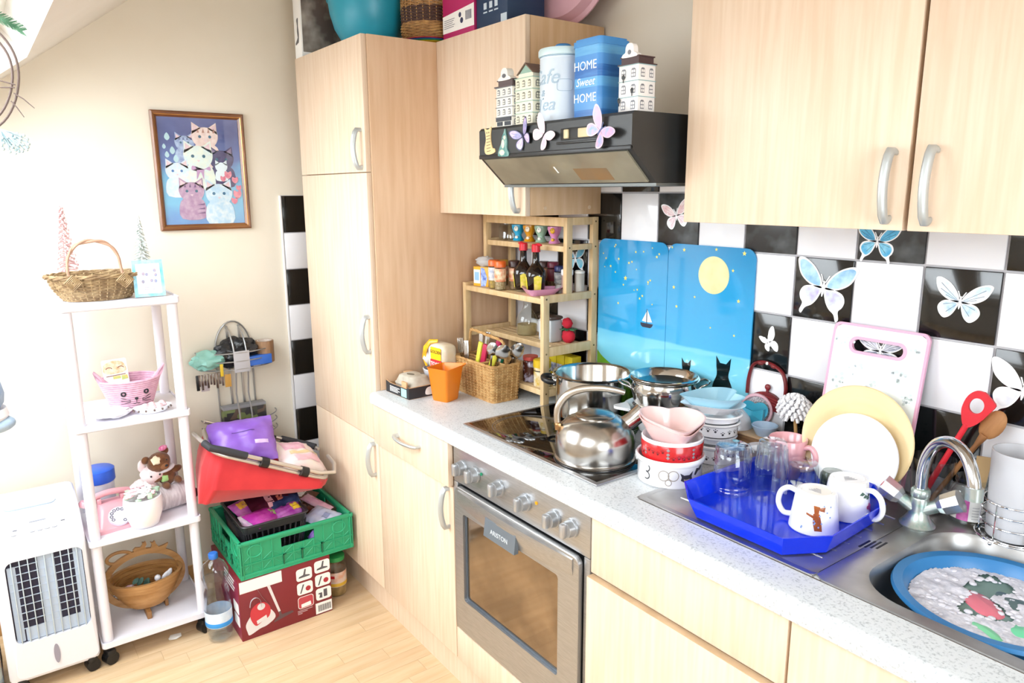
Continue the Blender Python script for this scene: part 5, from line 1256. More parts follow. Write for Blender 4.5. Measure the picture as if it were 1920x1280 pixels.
for i, (lb, m_, z_, rz_, s_) in enumerate((('white heart-shaped dish under the pale blue one', CERAM, WT + 0.1272, -0.55, 1.0), ('pale blue heart-shaped dish on top of the back stack', BLUEP, WT + 0.137, -0.65, 1.0))):
    t = thing('heart_dish', lb, 'dish', (sx_ - 0.006, sy_ - 0.004, z_), rot=(0.02, -0.05 if i else 0.0, rz_))
    obj('bowl', heartbowl(MB(), 0.74, 1.34, 0.026 if i == 0 else 0.034, th=0.05, base=0.004), m_, t)
# upturned white cup to the right of the stack
t = thing('upturned_bowl', 'small grey-white bowl upside down right of the heart dishes', 'bowl', (1.902, -0.084, WT + 0.066))
obj('bowl', MB().lathe([(0, 0.048), (0.016, 0.048), (0.018, 0.046), (0.020, 0.044), (0.036, 0.026), (0.043, 0.0), (0.041, 0.0), (0.034, 0.024), (0.018, 0.041), (0, 0.042)], 36), mat('pearl_china', '#d3d4da', 0.25, coat=0.3), t)
t = thing('wooden_box', 'low brown wooden box under the upturned bowl', 'box', (1.945, -0.084, WT))
b = MB().box(-0.085, 0.085, -0.033, 0.033, 0, 0.060, 0.002)
obj('box', b, mat('walnut', '#6e4a32', 0.5, h2='#8d6a48', scale=20, stretch=(1, 6, 6)), t); obj('lid', MB().box(-0.086, 0.086, -0.034, 0.034, 0.0602, 0.0655, 0.002), mat('pale_wood', '#c9a781', 0.5), t)
# heart cutter and pink lid
t = thing('pink_sieve', 'round pink-rimmed glittery lid propped up by the wall', 'lid', (1.925, -0.028, WT + 0.105), rot=(pi / 2 - 0.15, 0, 0.30))
obj('disc', MB().lathe([(0, 0.0), (0.036, 0.0), (0.036, 0.003), (0, 0.003)], 40), mat('glitter', '#d9d2d8', 0.3, h2='#7d7a82', scale=420, lo=0.45, hi=0.6), t)
obj('rim', MB().lathe([(0.035, -0.003), (0.043, -0.003), (0.0445, 0.002), (0.043, 0.008), (0.037, 0.008), (0.035, 0.003)], 40), mat('pink_rim', '#e4b6c2', 0.35), t)
t2 = thing('rib_stand', 'pale folded napkin-like paper block the pink lid rests on', 'napkins', (1.955, -0.0285, WT))
obj('stack', MB().box(-0.066, 0.055, -0.019, 0.0185, 0, 0.059, 0.006), mat('cream_napkin', '#dcd6cc', 0.8, h2='#b9a888', scale=30), t2)
t = thing('heart_cutter', 'turquoise plastic heart cutter with a bow grip on the pink lid', 'cutter', (1.930, -0.045, WT + 0.100), rot=(pi / 2 - 0.20, 0, 0.30))
HS = [(p[0] * 0.62, p[1] * 0.62) for p in HEART]
TURQ = mat('turquoise_plastic', '#3fb4d4', 0.35)
obj('plate', MB().prism(HS, 0.0, 0.005), TURQ, t)
obj('bow_grip', MB().loft([[(x, y * q, z) for y, z in ((-0.012, 0.005), (0.012, 0.005), (0.012, 0.005 + h_), (-0.012, 0.005 + h_))] for x, q, h_ in ((-0.030, 1.3, 0.020), (-0.010, 0.7, 0.010), (0.0, 0.5, 0.008), (0.010, 0.7, 0.010), (0.030, 1.3, 0.020))], cap0=True, cap1=True).fr(Matrix.Rotation(0.5, 4, 'Z')), TURQ, t)
# red teapot plaque on the wall
TF = -0.0088
M = fw((1.945, TF, 1.045))
t = thing('teapot_hook', 'dark red cast metal teapot plaque with high square handle on the wall', 'plaque', M.translation)
RM = mat('dark_red_metal', '#7e1f24', 0.4, bump=0.2, h2='#651518', scale=40)
b = MB().fr(M).tube([(p[0], p[1], 0.005) for p in crom([(-0.062, -0.002), (-0.060, 0.04), (-0.050, 0.075), (-0.030, 0.088), (-0.005, 0.090), (0.02, 0.084), (0.042, 0.068), (0.052, 0.035), (0.050, 0.0)], 5, closed=False)], 0.0062, 10, flat=0.7)
for q in ((-0.026, 0.086), (0.014, 0.084)): b.ball((q[0], q[1], 0.006), 0.010, 0.006, 0.006, 8, 6)
obj('handle', b, RM, t, rel=M.translation)
obj('hook_eye', MB().fr(M).prism(circ(-0.004, 0.090, 0.004, n=10), 0.0095, 0.011), PAPERW, t, rel=M.translation)
b = MB().fr(M).prism(crom([(-0.045, -0.03), (-0.05, -0.012), (-0.035, 0.004), (-0.01, 0.012), (0.01, 0.012), (0.03, 0.004), (0.044, -0.012), (0.060, -0.020), (0.050, -0.034), (0.02, -0.034)], 3), 0.001, 0.010)
obj('pot', b, RM, t, rel=M.translation)
obj('lid_knob', MB().fr(M).ball((0.0, 0.026, 0.006), 0.0085, 0.0085, 0.005, 12, 8).tube([(0, 0.010, 0.006), (0, 0.022, 0.006)], 0.004, 8), RM, t, rel=M.translation)
b = MB().fr(M)
for i in range(3): b.tube([(-0.034 + i * 0.002, -0.004 - 0.007 * i, 0.0102), (0.0, 0.002 - 0.007 * i, 0.0106), (0.034 - i * 0.002, -0.004 - 0.007 * i, 0.0102)], 0.001, 5)
obj('rib', b, mat('bright_red_metal', '#9a3034', 0.35), t, rel=M.translation)
# jar with brushes, white dish mop
L0 = (2.085, -0.056, WT)
t = thing('brush_jar', 'clear glass jar of brown water holding brushes behind the plates', 'jar', L0)
obj('jar', MB().lathe([(0, 0.001), (0.036, 0.001), (0.039, 0.005), (0.039, 0.058), (0.033, 0.070), (0.031, 0.074), (0.033, 0.078), (0.033, 0.090), (0.031, 0.090), (0.029, 0.074), (0.036, 0.058), (0.036, 0.006), (0, 0.005)], 32), CLEAR, t)
obj('water', MB().lathe([(0, 0.006), (0.035, 0.006), (0.0355, 0.05), (0, 0.05)], 32), milky('brown_water', '#8a5f46', 0.55), t)
t = thing('dish_mop', 'white cotton dish mop standing head up in the brush jar', 'mop', (L0[0] - 0.012, L0[1] - 0.004, WT + 0.007), rot=(0.05, -0.10, 0))
obj('stick', MB().cyl((0, 0, 0), (0, 0, 0.125), 0.0045, n=10), mat('mop_stick', '#c79a62', 0.6), t)
b = MB()
for k in range(90):
    a = 2.399963 * k; f = k / 89.0; th = math.acos(1 - 1.75 * f)
    d = Vector((math.sin(th) * math.cos(a), math.sin(th) * math.sin(a) * 0.8, math.cos(th)))
    c0 = Vector((0, 0, 0.140)) + d * 0.012; c1 = Vector((0, 0, 0.145)) + Vector((d.x * 0.040, d.y * 0.036, d.z * 0.036)); c2 = c1 + Vector((d.x * 0.006, d.y * 0.006, -0.008))
    b.tube([c0, c1, c2], [0.003, 0.0055, 0.0035], 5)
obj('mop_head', b, mat('mop_cotton', '#e9e8ea', 0.9), t, kind='stuff')
obj('collar', MB().cyl((0, 0, 0.113), (0, 0, 0.131), 0.008, n=12), mat('copper_collar', '#c08a58', 0.35, 0.6), t)
def brush(label, dx, dy, ty, tx, hh, h_, L=0.13):
    t = thing('scrub_brush', label, 'brush', (L0[0] + dx, L0[1] + dy, WT + 0.007), rot=(tx, ty, 0))
    obj('stem', MB().cyl((0, 0, 0), (0, 0, L - 0.03), 0.0038, n=8), mat('stem_' + h_[1:], h_, 0.5), t)
    b = MB()
    for k in range(70):
        a = 2.399963 * k; z = L - 0.035 + 0.03 * k / 70; b.tube([(0, 0, z), (0.014 * math.cos(a), 0.014 * math.sin(a), z + 0.005)], [0.0016, 0.0012], 4)
    obj('bristle', b, mat('bristle_' + hh[1:], hh, 0.8), t, kind='stuff')
brush('black bottle brush leaning in the jar behind the yellow plate', 0.012, 0.006, 0.24, -0.05, '#101012', '#d8c8a0', 0.150)
brush('black brush with coral tip at the back of the jar', 0.004, 0.010, 0.42, 0.05, '#161618', '#c2554a', 0.155)
obj_ = thing('wooden_pick', 'thin pale wooden stick leaning in the brush jar', 'stick', (L0[0] + 0.014, L0[1] - 0.014, WT + 0.007), rot=(0.1, 0.30, 0))
obj('stick', MB().cyl((0, 0, 0), (0, 0, 0.125), 0.0025, n=8), mat('pick_wood', '#d9c39a', 0.6), obj_)

# ---------------- glass splash panels ----------------
def panel(x0, x1, label, art):
    L0 = ((x0 + x1) / 2, -0.012, WT)
    t = thing('splash_panel', label, 'glass panel', L0)
    M = fw((0, -0.0095, 0))
    gm = grad('night_sky_print', [(0.0, '#6fa43a'), (0.20, '#7fb048'), (0.22, '#72bcd0'), (0.36, '#7ccde8'), (0.435, '#6cc4ea'), (0.445, '#2fa4dc'), (0.75, '#1c98d2'), (1.0, '#1f88c0')], 'Z', 0.0, 0.525, 0.06, noise_amt=0.02, nscale=9, coat=0.6)
    obj('glass', MB().fr(M).prism(rrect(x0, x1, WT + 0.0005, 1.4265, 0.030, 6), 0, 0.004), gm, t, rel=L0)
    art(t, fw((0, -0.0137, 0)), L0)
def star(cx_, cz_, r): return [(cx_ + (r if k % 2 == 0 else r * 0.45) * math.sin(k * pi / 5), cz_ + (r if k % 2 == 0 else r * 0.45) * math.cos(k * pi / 5)) for k in range(10)]
STAR = mat('star_print', '#e6d76a', 0.3); HILL = mat('hill_print', '#72a632', 0.1, h2='#5c9128', scale=14, coat=0.5)
def catsil(mb, x, z, s, w0=0, w1=0.0006):
    mb.prism(crom([(x - 0.022 * s, z), (x - 0.030 * s, z + 0.02 * s), (x - 0.028 * s, z + 0.05 * s), (x - 0.018 * s, z + 0.075 * s), (x - 0.020 * s, z + 0.095 * s)], 3, closed=False) + [(x - 0.022 * s, z + 0.122 * s), (x - 0.010 * s, z + 0.106 * s), (x + 0.008 * s, z + 0.106 * s), (x + 0.021 * s, z + 0.122 * s)] + crom([(x + 0.019 * s, z + 0.095 * s), (x + 0.016 * s, z + 0.075 * s), (x + 0.028 * s, z + 0.05 * s), (x + 0.030 * s, z + 0.02 * s), (x + 0.024 * s, z)], 3, closed=False), w0, w1)
def artL(t, M, L0):
    s_ = MB().fr(M); rr3 = random.Random(3)
    for k in range(26): s_.prism(star(1.31 + 0.25 * rr3.random(), 1.22 + 0.19 * rr3.random(), 0.0025 + 0.0025 * rr3.random()), 0, 0.0004)
    s_.prism(star(1.415, 1.308, 0.008), 0, 0.0004)
    obj('star', s_, STAR, t, rel=L0, kind='stuff')
    obj('hill', MB().fr(M).prism(crom([(1.2935, 1.06), (1.32, 1.04), (1.38, 1.015), (1.46, 0.992), (1.54, 0.975), (1.5845, 0.965)], 4, closed=False) + [(1.5845, WT + 0.03), (1.565, WT + 0.002), (1.31, WT + 0.002), (1.2935, WT + 0.02)], 0, 0.0003), HILL, t, rel=L0)
    b = MB().fr(M).prism([(1.486, 1.170), (1.484, 1.178), (1.536, 1.178), (1.532, 1.170), (1.525, 1.165), (1.493, 1.165)], 0.0, 0.0006).prism([(1.509, 1.178), (1.511, 1.178), (1.511, 1.222), (1.509, 1.222)], 0, 0.0005)
    bo = obj('boat_hull', b, mat('boat_print', '#2a3348', 0.3), t, rel=L0)
    obj('sail', MB().fr(M).prism([(1.512, 1.182), (1.532, 1.184), (1.512, 1.220)], 0, 0.0006).prism([(1.508, 1.182), (1.491, 1.184), (1.508, 1.213)], 0, 0.0006), PAPERW, bo, rel=L0)
def artR(t, M, L0):
    obj('moon', MB().fr(M).prism(circ(1.752, 1.347, 0.052, n=40), 0, 0.0005), mat('moon_print', '#e3dfae', 0.1, h2='#d2d09a', scale=22, coat=0.5), t, rel=L0)
    s_ = MB().fr(M)
    for x, z, r in ((1.645, 1.41, 0.006), (1.757, 1.418, 0.005), (1.848, 1.413, 0.007), (1.815, 1.365, 0.005), (1.612, 1.30, 0.006), (1.69, 1.28, 0.004), (1.625, 1.245, 0.005), (1.838, 1.285, 0.006), (1.83, 1.19, 0.004), (1.75, 1.20, 0.003), (1.60, 1.415, 0.004)): s_.prism(star(x, z, r), 0, 0.0004)
    obj('star', s_, STAR, t, rel=L0, kind='stuff')
    obj('hill', MB().fr(M).prism([(1.588, WT + 0.02), (1.588, 0.960)] + crom([(1.588, 0.962), (1.64, 0.985), (1.72, 1.005), (1.80, 1.010), (1.8835, 1.005)], 4, closed=False) + [(1.8835, WT + 0.03), (1.865, WT + 0.002), (1.605, WT + 0.002)], 0, 0.0003), HILL, t, rel=L0)
    b = MB().fr(M); catsil(b, 1.671, 1.000, 0.80)
    b.tube([(1.69, 0.985, 0.0003), (1.708, 0.975, 0.0003), (1.718, 1.0, 0.0003), (1.712, 1.03, 0.0003)], 0.004, 6, flat=0.12)
    obj('cat_print', b, mat('black_cat_print', '#0c1a1c', 0.1, coat=0.5), t, rel=L0)
    b = MB().fr(M); catsil(b, 1.801, 0.985, 1.15)
    obj('cat_print', b, mat('black_cat_print', '#0c1a1c', 0.1, coat=0.5), t, rel=L0)
panel(1.2925, 1.5855, 'left blue glass splash panel with stars and a little sailing boat', artL)
panel(1.587, 1.8845, 'right blue glass splash panel with a full moon and two black cats', artR)

# ---------------- chopping board ----------------
L0 = (2.228, -0.075, WT + 0.003)
t = thing('chopping_board', 'white floral chopping board with pink edge and slot handle against the tiles', 'board', L0, rot=(-0.160, 0, 0.0))
M = Matrix(((1, 0, 0, 0), (0, 0, -1, 0), (0, 1, 0, 0), (0, 0, 0, 1)))
out = crom([(-0.110, 0.02), (-0.110, 0.18), (-0.105, 0.355), (-0.090, 0.368), (0.0, 0.372), (0.090, 0.368), (0.105, 0.355), (0.110, 0.18), (0.110, 0.02), (0.100, 0.002), (-0.100, 0.002)], 4)
out = rrect(-0.109, 0.109, 0.0, 0.372, 0.016, 5)
slot = rrect(-0.062, 0.062, 0.308, 0.340, 0.0155, 5)
def plate_hole(o, i_, w0, w1, Mx):
    n = len(o)
    return MB().fr(Mx).loft([[(p[0], p[1], w0) for p in o], [(p[0], p[1], w1) for p in o], [(p[0], p[1], w1) for p in i_], [(p[0], p[1], w0) for p in i_]], smooth=False)
# board face built as a ring around the slot
inn = rrect(-0.103, 0.103, 0.006, 0.366, 0.013, 5)
def split_ring(o, s_): return o
# core: resample both loops by angle from the slot centre so the bridge faces do not cross
def polar(P, c, n=72):
    res = []
    for k in range(n):
        a = 2 * pi * k / n; d = (math.cos(a), math.sin(a)); best = None
        for i in range(len(P)):
            p, q = P[i], P[(i + 1) % len(P)]
            ex, ey = q[0] - p[0], q[1] - p[1]; den = d[0] * ey - d[1] * ex
            if abs(den) < 1e-12: continue
            s1 = ((p[0] - c[0]) * ey - (p[1] - c[1]) * ex) / den; u = ((p[0] - c[0]) * d[1] - (p[1] - c[1]) * d[0]) / den
            if s1 > 0 and -1e-9 <= u <= 1 + 1e-9: best = s1 if best is None else max(best, s1)
        res.append((c[0] + d[0] * best, c[1] + d[1] * best))
    return res
sc = (0, 0.324)
PI_, PS_ = polar(inn, sc), polar(rrect(-0.066, 0.066, 0.304, 0.344, 0.0195, 6), sc)
FLOR = mat('floral_board', '#e9eff0', 0.4)
core = obj('board', plate_hole(PI_, PS_, 0.0005, 0.0075, M), FLOR, t)
PINKE = mat('pink_rubber', '#dba6c0', 0.45)
obj('edge', MB().fr(M).loft([[(p[0], p[1], w) for p in P] for P, w in ((inn, 0), (out, 0), (out, 0.008), (inn, 0.008), (inn, 0))], smooth=False), PINKE, t)
obj('slot_rim', MB().fr(M).loft([[(p[0], p[1], w) for p in P] for P, w in ((rrect(-0.066, 0.066, 0.304, 0.344, 0.0195, 6), 0.0), (rrect(-0.066, 0.066, 0.304, 0.344, 0.0195, 6), 0.0088), (rrect(-0.058, 0.058, 0.311, 0.337, 0.0125, 6), 0.0088), (rrect(-0.058, 0.058, 0.311, 0.337, 0.0125, 6), 0.0))], smooth=False), PINKE, t)
f1 = MB().fr(M); f2 = MB().fr(M); rr3 = random.Random(11)
for (x, z) in ((-0.085, 0.33), (0.08, 0.325), (-0.04, 0.275), (0.06, 0.27), (0.0, 0.24), (-0.075, 0.235), (0.085, 0.22), (0.035, 0.19), (-0.04, 0.18), (-0.085, 0.16), (0.08, 0.14), (0.0, 0.12), (-0.05, 0.10), (0.05, 0.08)):
    for k in range(14):
        px, pz = x + rr3.gauss(0, 0.009), z + rr3.gauss(0, 0.008)
        (f1 if rr3.random() < 0.6 else f2).prism(circ(px, pz, 0.0015 + 0.0032 * rr3.random(), n=7), 0.0075, 0.0078)
obj('flower_print', f1, mat('grey_blue_print', '#d3dde2', 0.5), t, kind='stuff'); obj('leaf_print', f2, mat('grey_green_print', '#c3cfd0', 0.5), t, kind='stuff')

# ---------------- sink ----------------
L0 = (2.45, -0.29, WT)
sk = thing('steel_sink', 'stainless steel inset sink with drainer and round-cornered bowl', 'sink', L0)
SX0, SX1, SY0, SY1 = 1.966, 2.872, -0.515, -0.055
bowl_o = rrect(2.443, 2.832, -0.483, -0.100, 0.095, 10)
bc_ = (2.637, -0.29)
rim = polar(rrect(2.395, SX1, SY0, SY1, 0.012, 3), bc_, 96); bo_ = polar(bowl_o, bc_, 96)
def lerp2(A, B, t_): return [(a[0] + (c[0] - a[0]) * t_, a[1] + (c[1] - a[1]) * t_) for a, c in zip(A, B)]
def inset(P, d): return [(bc_[0] + (p[0] - bc_[0]) * (1 - d / math.dist(p, bc_)), bc_[1] + (p[1] - bc_[1]) * (1 - d / math.dist(p, bc_))) for p in P]
loops = []
for P, z in ((rim, WT), (rim, WT + 0.0035), (lerp2(rim, bo_, 0.12), WT + 0.0038), (inset(bo_, -0.010), WT + 0.0036), (bo_, WT + 0.0012), (inset(bo_, 0.006), WT - 0.008), (inset(bo_, 0.012), WT - 0.10), (inset(bo_, 0.028), WT - 0.142), (inset(bo_, 0.06), WT - 0.150), (inset(bo_, 0.150), WT - 0.152)):
    loops.append([(p[0], p[1], z) for p in P])
b = MB().loft(loops, cap1=True)
obj('bowl', b, SINKS, sk, rel=L0)
b = MB().box(SX0, 2.395, SY0, SY1, WT + 0.0002, WT + 0.0032, 0.001)
b.loft([[(p[0], p[1], WT + z) for p in P] for P, z in ((rrect(SX0, 2.395, SY0, SY1, 0.01, 3), 0.003), (rrect(SX0, 2.395, SY0, SY1, 0.01, 3), 0.0042), (rrect(SX0 + 0.010, 2.395, SY0 + 0.010, SY1 - 0.010, 0.01, 3), 0.0042), (rrect(SX0 + 0.014, 2.395, SY0 + 0.014, SY1 - 0.014, 0.01, 3), 0.0030))], smooth=False)
obj('drainer', b, SINKS, sk, rel=L0)
for i in range(7):
    y = -0.44 + i * 0.045
    obj('drainer_rib', MB().tube([(2.03, y, WT + 0.0022), (2.05, y, WT + 0.0038), (2.33, y, WT + 0.0038), (2.37, y, WT + 0.0022)], 0.003, 8), SINKS, sk, rel=L0)
b = MB()
for k in range(4): b.box(2.386 + k * 0.008, 2.390 + k * 0.008, -0.345 + 0.006 * k, -0.305 + 0.006 * k, WT + 0.0036, WT + 0.0042)
obj('overflow_slot', b, BLACK, sk, rel=L0)
obj('sealing_line', ringmesh([(p[0], p[1]) for p in rrect(SX0 - 0.0012, SX1 + 0.0012, SY0 - 0.0012, SY1 + 0.0012, 0.01, 4)], rrect(SX0 + 0.002, SX1 - 0.002, SY0 + 0.002, SY1 - 0.002, 0.01, 4), WT + 0.0001, WT + 0.0003 - 0.0015, Matrix.Identity(4)), mat('old_sealant', '#54463a', 0.9), sk, rel=L0)
# ---------------- mixer tap ----------------
L0 = (2.409, -0.160, WT + 0.004)
tp = thing('mixer_tap', 'old chrome swan-neck mixer tap with two faceted handles', 'tap', L0)
SCALE = mat('limescaled_chrome', '#b9c2bf', 0.3, 0.8, h2='#86b0a8', scale=70, lo=0.5, hi=0.75)
obj('base', MB().lathe([(0, 0), (0.033, 0), (0.034, 0.003), (0.028, 0.010), (0.020, 0.022), (0.0165, 0.036), (0.017, 0.056), (0.0155, 0.060), (0.018, 0.063), (0.018, 0.076), (0.0145, 0.080), (0, 0.080)], 32), SCALE, tp)
for sg in (-1, 1):
    d = Vector((sg * 0.80, -0.22 if sg < 0 else 0.18, 0.48)).normalized()
    p0 = Vector((0, 0, 0.030)); p1 = p0 + d * 0.040; p2 = p0 + d * 0.082
    a = obj('valve', MB().cyl(p0, p1, 0.013, 0.0125, n=20), SCALE, tp)
    h = obj('tap_handle', MB().cyl(p1, p1.lerp(p2, 0.25), 0.015, 0.021, n=8, smooth=False).cyl(p1.lerp(p2, 0.25), p2, 0.021, 0.0235, n=8, smooth=False), mat('soft_chrome', '#d2d3d8', 0.24, 0.85), tp)
    if sg < 0: obj('hot_mark', MB().cyl(p2, p2 + d * 0.001, 0.006, n=12), mat('red_dot', '#c21a2a', 0.3), h)
sd = Vector((0.83, -0.55, 0)).normalized()
P = []
for s_, z in ((0.0, 0.075), (0.0, 0.118), (0.010, 0.154), (0.032, 0.184), (0.064, 0.200), (0.098, 0.200), (0.126, 0.184), (0.144, 0.156), (0.150, 0.134)): P.append((sd.x * s_, sd.y * s_, z))
P = crom(P, 5, closed=False)
obj('spout', MB().tube(P, 0.0115, 16), mat('worn_chrome', '#cfd2d6', 0.12, 1.0), tp)
e = P[-1]
obj('aerator', MB().cyl((e[0], e[1], e[2] + 0.010), (e[0] + sd.x * 0.002, e[1] + sd.y * 0.002, e[2] - 0.014), 0.0145, n=20), SCALE, tp)
# ---------------- washing-up tub ----------------
L0 = (2.614, -0.303, WT - 0.1515)
t = thing('washing_up_bowl', 'blue plastic washing-up bowl full of suds in the sink', 'bowl', L0); t.scale = (0.935, 0.935, 1.08)
TBL = mat('blue_tub', '#2673ad', 0.35)
ex = 1.0
obj('bowl', MB().lathe([(0, 0.0), (0.105, 0.0), (0.112, 0.006), (0.150, 0.110), (0.156, 0.124), (0.171, 0.128), (0.175, 0.124), (0.177, 0.126), (0.174, 0.132), (0.157, 0.131), (0.147, 0.118), (0.108, 0.008), (0, 0.006)], 64), TBL, t)
wm_ = milky('dish_water', '#7f9c96', 0.75, 0.12)
obj('water', MB().lathe([(0.1455, 0.110), (0, 0.110)], 64), wm_, t)
rr3 = random.Random(5)
b = MB()
for k in range(260):
    a = rr3.random() * 2 * pi; q = math.sqrt(rr3.random()); x, y = 0.136 * q * math.cos(a), 0.136 * q * math.sin(a)
    nzv = noise.noise(Vector((x * 16, y * 16, 3.3)))
    if nzv < -0.2 and q < 0.75: continue
    r = 0.003 + 0.005 * rr3.random()
    b.ball((x, y, 0.1125), r, r, r * 0.35, 7, 5)
obj('suds', b, mat('soap_suds', '#dfdde4', 0.75, h2='#c9c8d2', scale=90, bump=0.5), t, kind='stuff')
fm = MB(); V = []; F = []; NN = 70
for j in range(NN + 1):
    for i in range(NN + 1):
        x = -0.147 + 0.294 * i / NN; y = -0.147 + 0.294 * j / NN
        V.append((x, y, 0.1104 + 0.004 * noise.noise(Vector((x * 40, y * 40, 1))) + 0.003))
for j in range(NN):
    for i in range(NN):
        x = -0.147 + 0.294 * (i + .5) / NN; y = -0.147 + 0.294 * (j + .5) / NN
        rr5 = math.hypot(x, y); 
        if rr5 > 0.1445: continue
        if noise.noise(Vector((x * 13, y * 13, 3.3))) + (rr5 - 0.08) * 6 < -0.24: continue
        F.append((j * (NN + 1) + i, j * (NN + 1) + i + 1, (j + 1) * (NN + 1) + i + 1, (j + 1) * (NN + 1) + i))
used = sorted({v for f in F for v in f}); mp_ = {v: k for k, v in enumerate(used)}
fm.add([V[v] for v in used], [[mp_[v] for v in f] for f in F], True)
obj('foam', fm, mat('soap_foam', '#d9d7df', 0.8, h2='#bfc0cb', scale=120, bump=0.6), t, kind='stuff')
TD = lambda name, label, x, y, rx, ry, h, rz, z=0.113: obj('cup', MB().ball((0, 0, 0), rx, ry, 0.013, 24, 12, nz=0.12, nf=2), mat('sunk_' + h[1:], h, 0.35), thing(name, label, 'dishes', (L0[0] + x, L0[1] + y, L0[2] + z), rz))
TD('pink_cup', 'pink cup half sunk in the soapy water', -0.022, -0.005, 0.052, 0.028, '#d0707f', -0.7)
TD('green_cup', 'mint green cup near the front of the soapy water', 0.060, -0.045, 0.046, 0.030, '#6cc79a', 0.3)
TD('green_saucer', 'mint green saucer at the near rim of the washing-up bowl', 0.020, -0.092, 0.042, 0.018, '#7fcf9f', -0.5, 0.113)
TD('slate_pan', 'slate grey pan under the suds in the middle', 0.020, 0.040, 0.062, 0.034, '#4f6466', -0.5, 0.111)

# ---------------- blue draining tray ----------------
L0 = (2.205, -0.315, WT + 0.0072)
t = thing('blue_tray', 'translucent cobalt blue tray with cut corners holding the drying glasses', 'tray', L0)
TP_ = [(2.048, -0.455), (2.048, -0.185), (2.096, -0.137), (2.305, -0.137), (2.372, -0.220), (2.384, -0.435), (2.335, -0.519), (2.112, -0.519)]
BT = milky('cobalt_plastic', '#0d3cf0', 0.72, 0.08)
def sc_(P, k, z): 
    c = (2.205, -0.315); return [(c[0] + (p[0] - c[0]) * k - L0[0], c[1] + (p[1] - c[1]) * k - L0[1], z) for p in P]
obj('floor_panel', MB().loft([sc_(TP_, 0.90, 0.0), sc_(TP_, 0.90, 0.0035)], cap0=True, cap1=True, smooth=False), BT, t)
N_ = len(TP_)
for i in range(N_):
    A, Bq = TP_[i], TP_[(i + 1) % N_]
    lo0, lo1 = sc_([A], 0.90, 0)[0], sc_([Bq], 0.90, 0)[0]; hi0, hi1 = sc_([A], 1.0, 0.044)[0], sc_([Bq], 1.0, 0.044)[0]
    il0, il1 = sc_([A], 0.885, 0.0036)[0], sc_([Bq], 0.885, 0.0036)[0]; ih0, ih1 = sc_([A], 0.983, 0.044)[0], sc_([Bq], 0.983, 0.044)[0]
    obj('side', MB().add([lo0, lo1, hi1, hi0, il0, il1, ih1, ih0], [(0, 1, 2, 3), (5, 4, 7, 6), (3, 2, 6, 7), (0, 4, 5, 1), (0, 3, 7, 4), (1, 5, 6, 2)]), BT, t)
TZ_ = L0[2] + 0.0038
# mould line round the front grip
# ---- glasses
t = thing('jar_glass', 'clear jar-shaped glass upside down at the left of the tray', 'glass', (2.088, -0.342, TZ_))
G1 = glass('tumbler_glass', '#e2eaee', 0.0, f0=0.16)
def upturned(prof, n=36): return MB().lathe(prof, n)
obj('glass', upturned([(0.036, 0.0), (0.041, 0.003), (0.0415, 0.010), (0.039, 0.014), (0.041, 0.019), (0.0385, 0.024), (0.040, 0.030), (0.040, 0.092), (0.037, 0.096), (0.038, 0.100), (0.037, 0.110), (0.030, 0.114), (0, 0.113), (0, 0.108), (0.030, 0.108), (0.036, 0.090), (0.036, 0.012), (0.034, 0.0)]), G1, t)
b = MB()
for k in range(30): b.tube([(0.0385 * math.cos(2 * pi * k / 30), 0.0385 * math.sin(2 * pi * k / 30), 0.099), (0.037 * math.cos(2 * pi * k / 30), 0.037 * math.sin(2 * pi * k / 30), 0.110)], 0.0013, 5)
obj('grip_ribs', b, G1, t, kind='stuff')
t = thing('tall_glass', 'tall tapered clear tumbler upside down in the middle of the tray', 'glass', (2.158, -0.300, TZ_))
obj('glass', upturned([(0.0375, 0.0), (0.0385, 0.002), (0.0385, 0.004), (0.030, 0.125), (0.029, 0.130), (0.024, 0.133), (0, 0.132), (0, 0.120), (0.026, 0.120), (0.0355, 0.003), (0.0355, 0.0)]), G1, t)
b = MB()
for k in range(16):
    a = 2 * pi * k / 16; b.tube([(0.0337 * math.cos(a), 0.0337 * math.sin(a), 0.075), (0.0306 * math.cos(a), 0.0305 * math.sin(a), 0.118)], 0.0024, 5)
obj('flutes', b, G1, t, kind='stuff')
t = thing('glass_mug', 'clear handled glass mug half hidden behind the jar-shaped glass', 'glass', (2.092, -0.242, TZ_), 0.0)
obj('glass', upturned([(0.036, 0.0), (0.0375, 0.003), (0.037, 0.080), (0.034, 0.086), (0, 0.086), (0, 0.080), (0.032, 0.079), (0.034, 0.003), (0.034, 0.0)]), G1, t)
obj('handle', MB().tube(crom([(0.036, 0, 0.018), (0.052, 0, 0.020), (0.060, 0, 0.040), (0.054, 0, 0.064), (0.036, 0, 0.068)], 5, closed=False), 0.005, 8), G1, t)
t = thing('short_glass', 'short clear tumbler upside down in front of the pink mug', 'glass', (2.180, -0.212, TZ_))
obj('glass', upturned([(0.033, 0.0), (0.0345, 0.002), (0.033, 0.062), (0.030, 0.070), (0.026, 0.072), (0, 0.071), (0, 0.063), (0.028, 0.062), (0.0315, 0.003), (0.0315, 0.0)]), G1, t)
t = thing('green_glass', 'small bottle-green glass beside the white plate', 'glass', (2.232, -0.180, TZ_))
obj('glass', upturned([(0.026, 0.0), (0.027, 0.002), (0.025, 0.05), (0.020, 0.058), (0, 0.058), (0, 0.052), (0.022, 0.05), (0.024, 0.0)]), glass('green_glass', '#1a5a00', 0.03, f0=0.1), t)
t = thing('pink_mug', 'pale pink china mug behind the tall tumbler', 'mug', (2.106, -0.160, TZ_), 0.05)
PM = mat('mug_pink', '#dfa4ab', 0.2, coat=0.3)
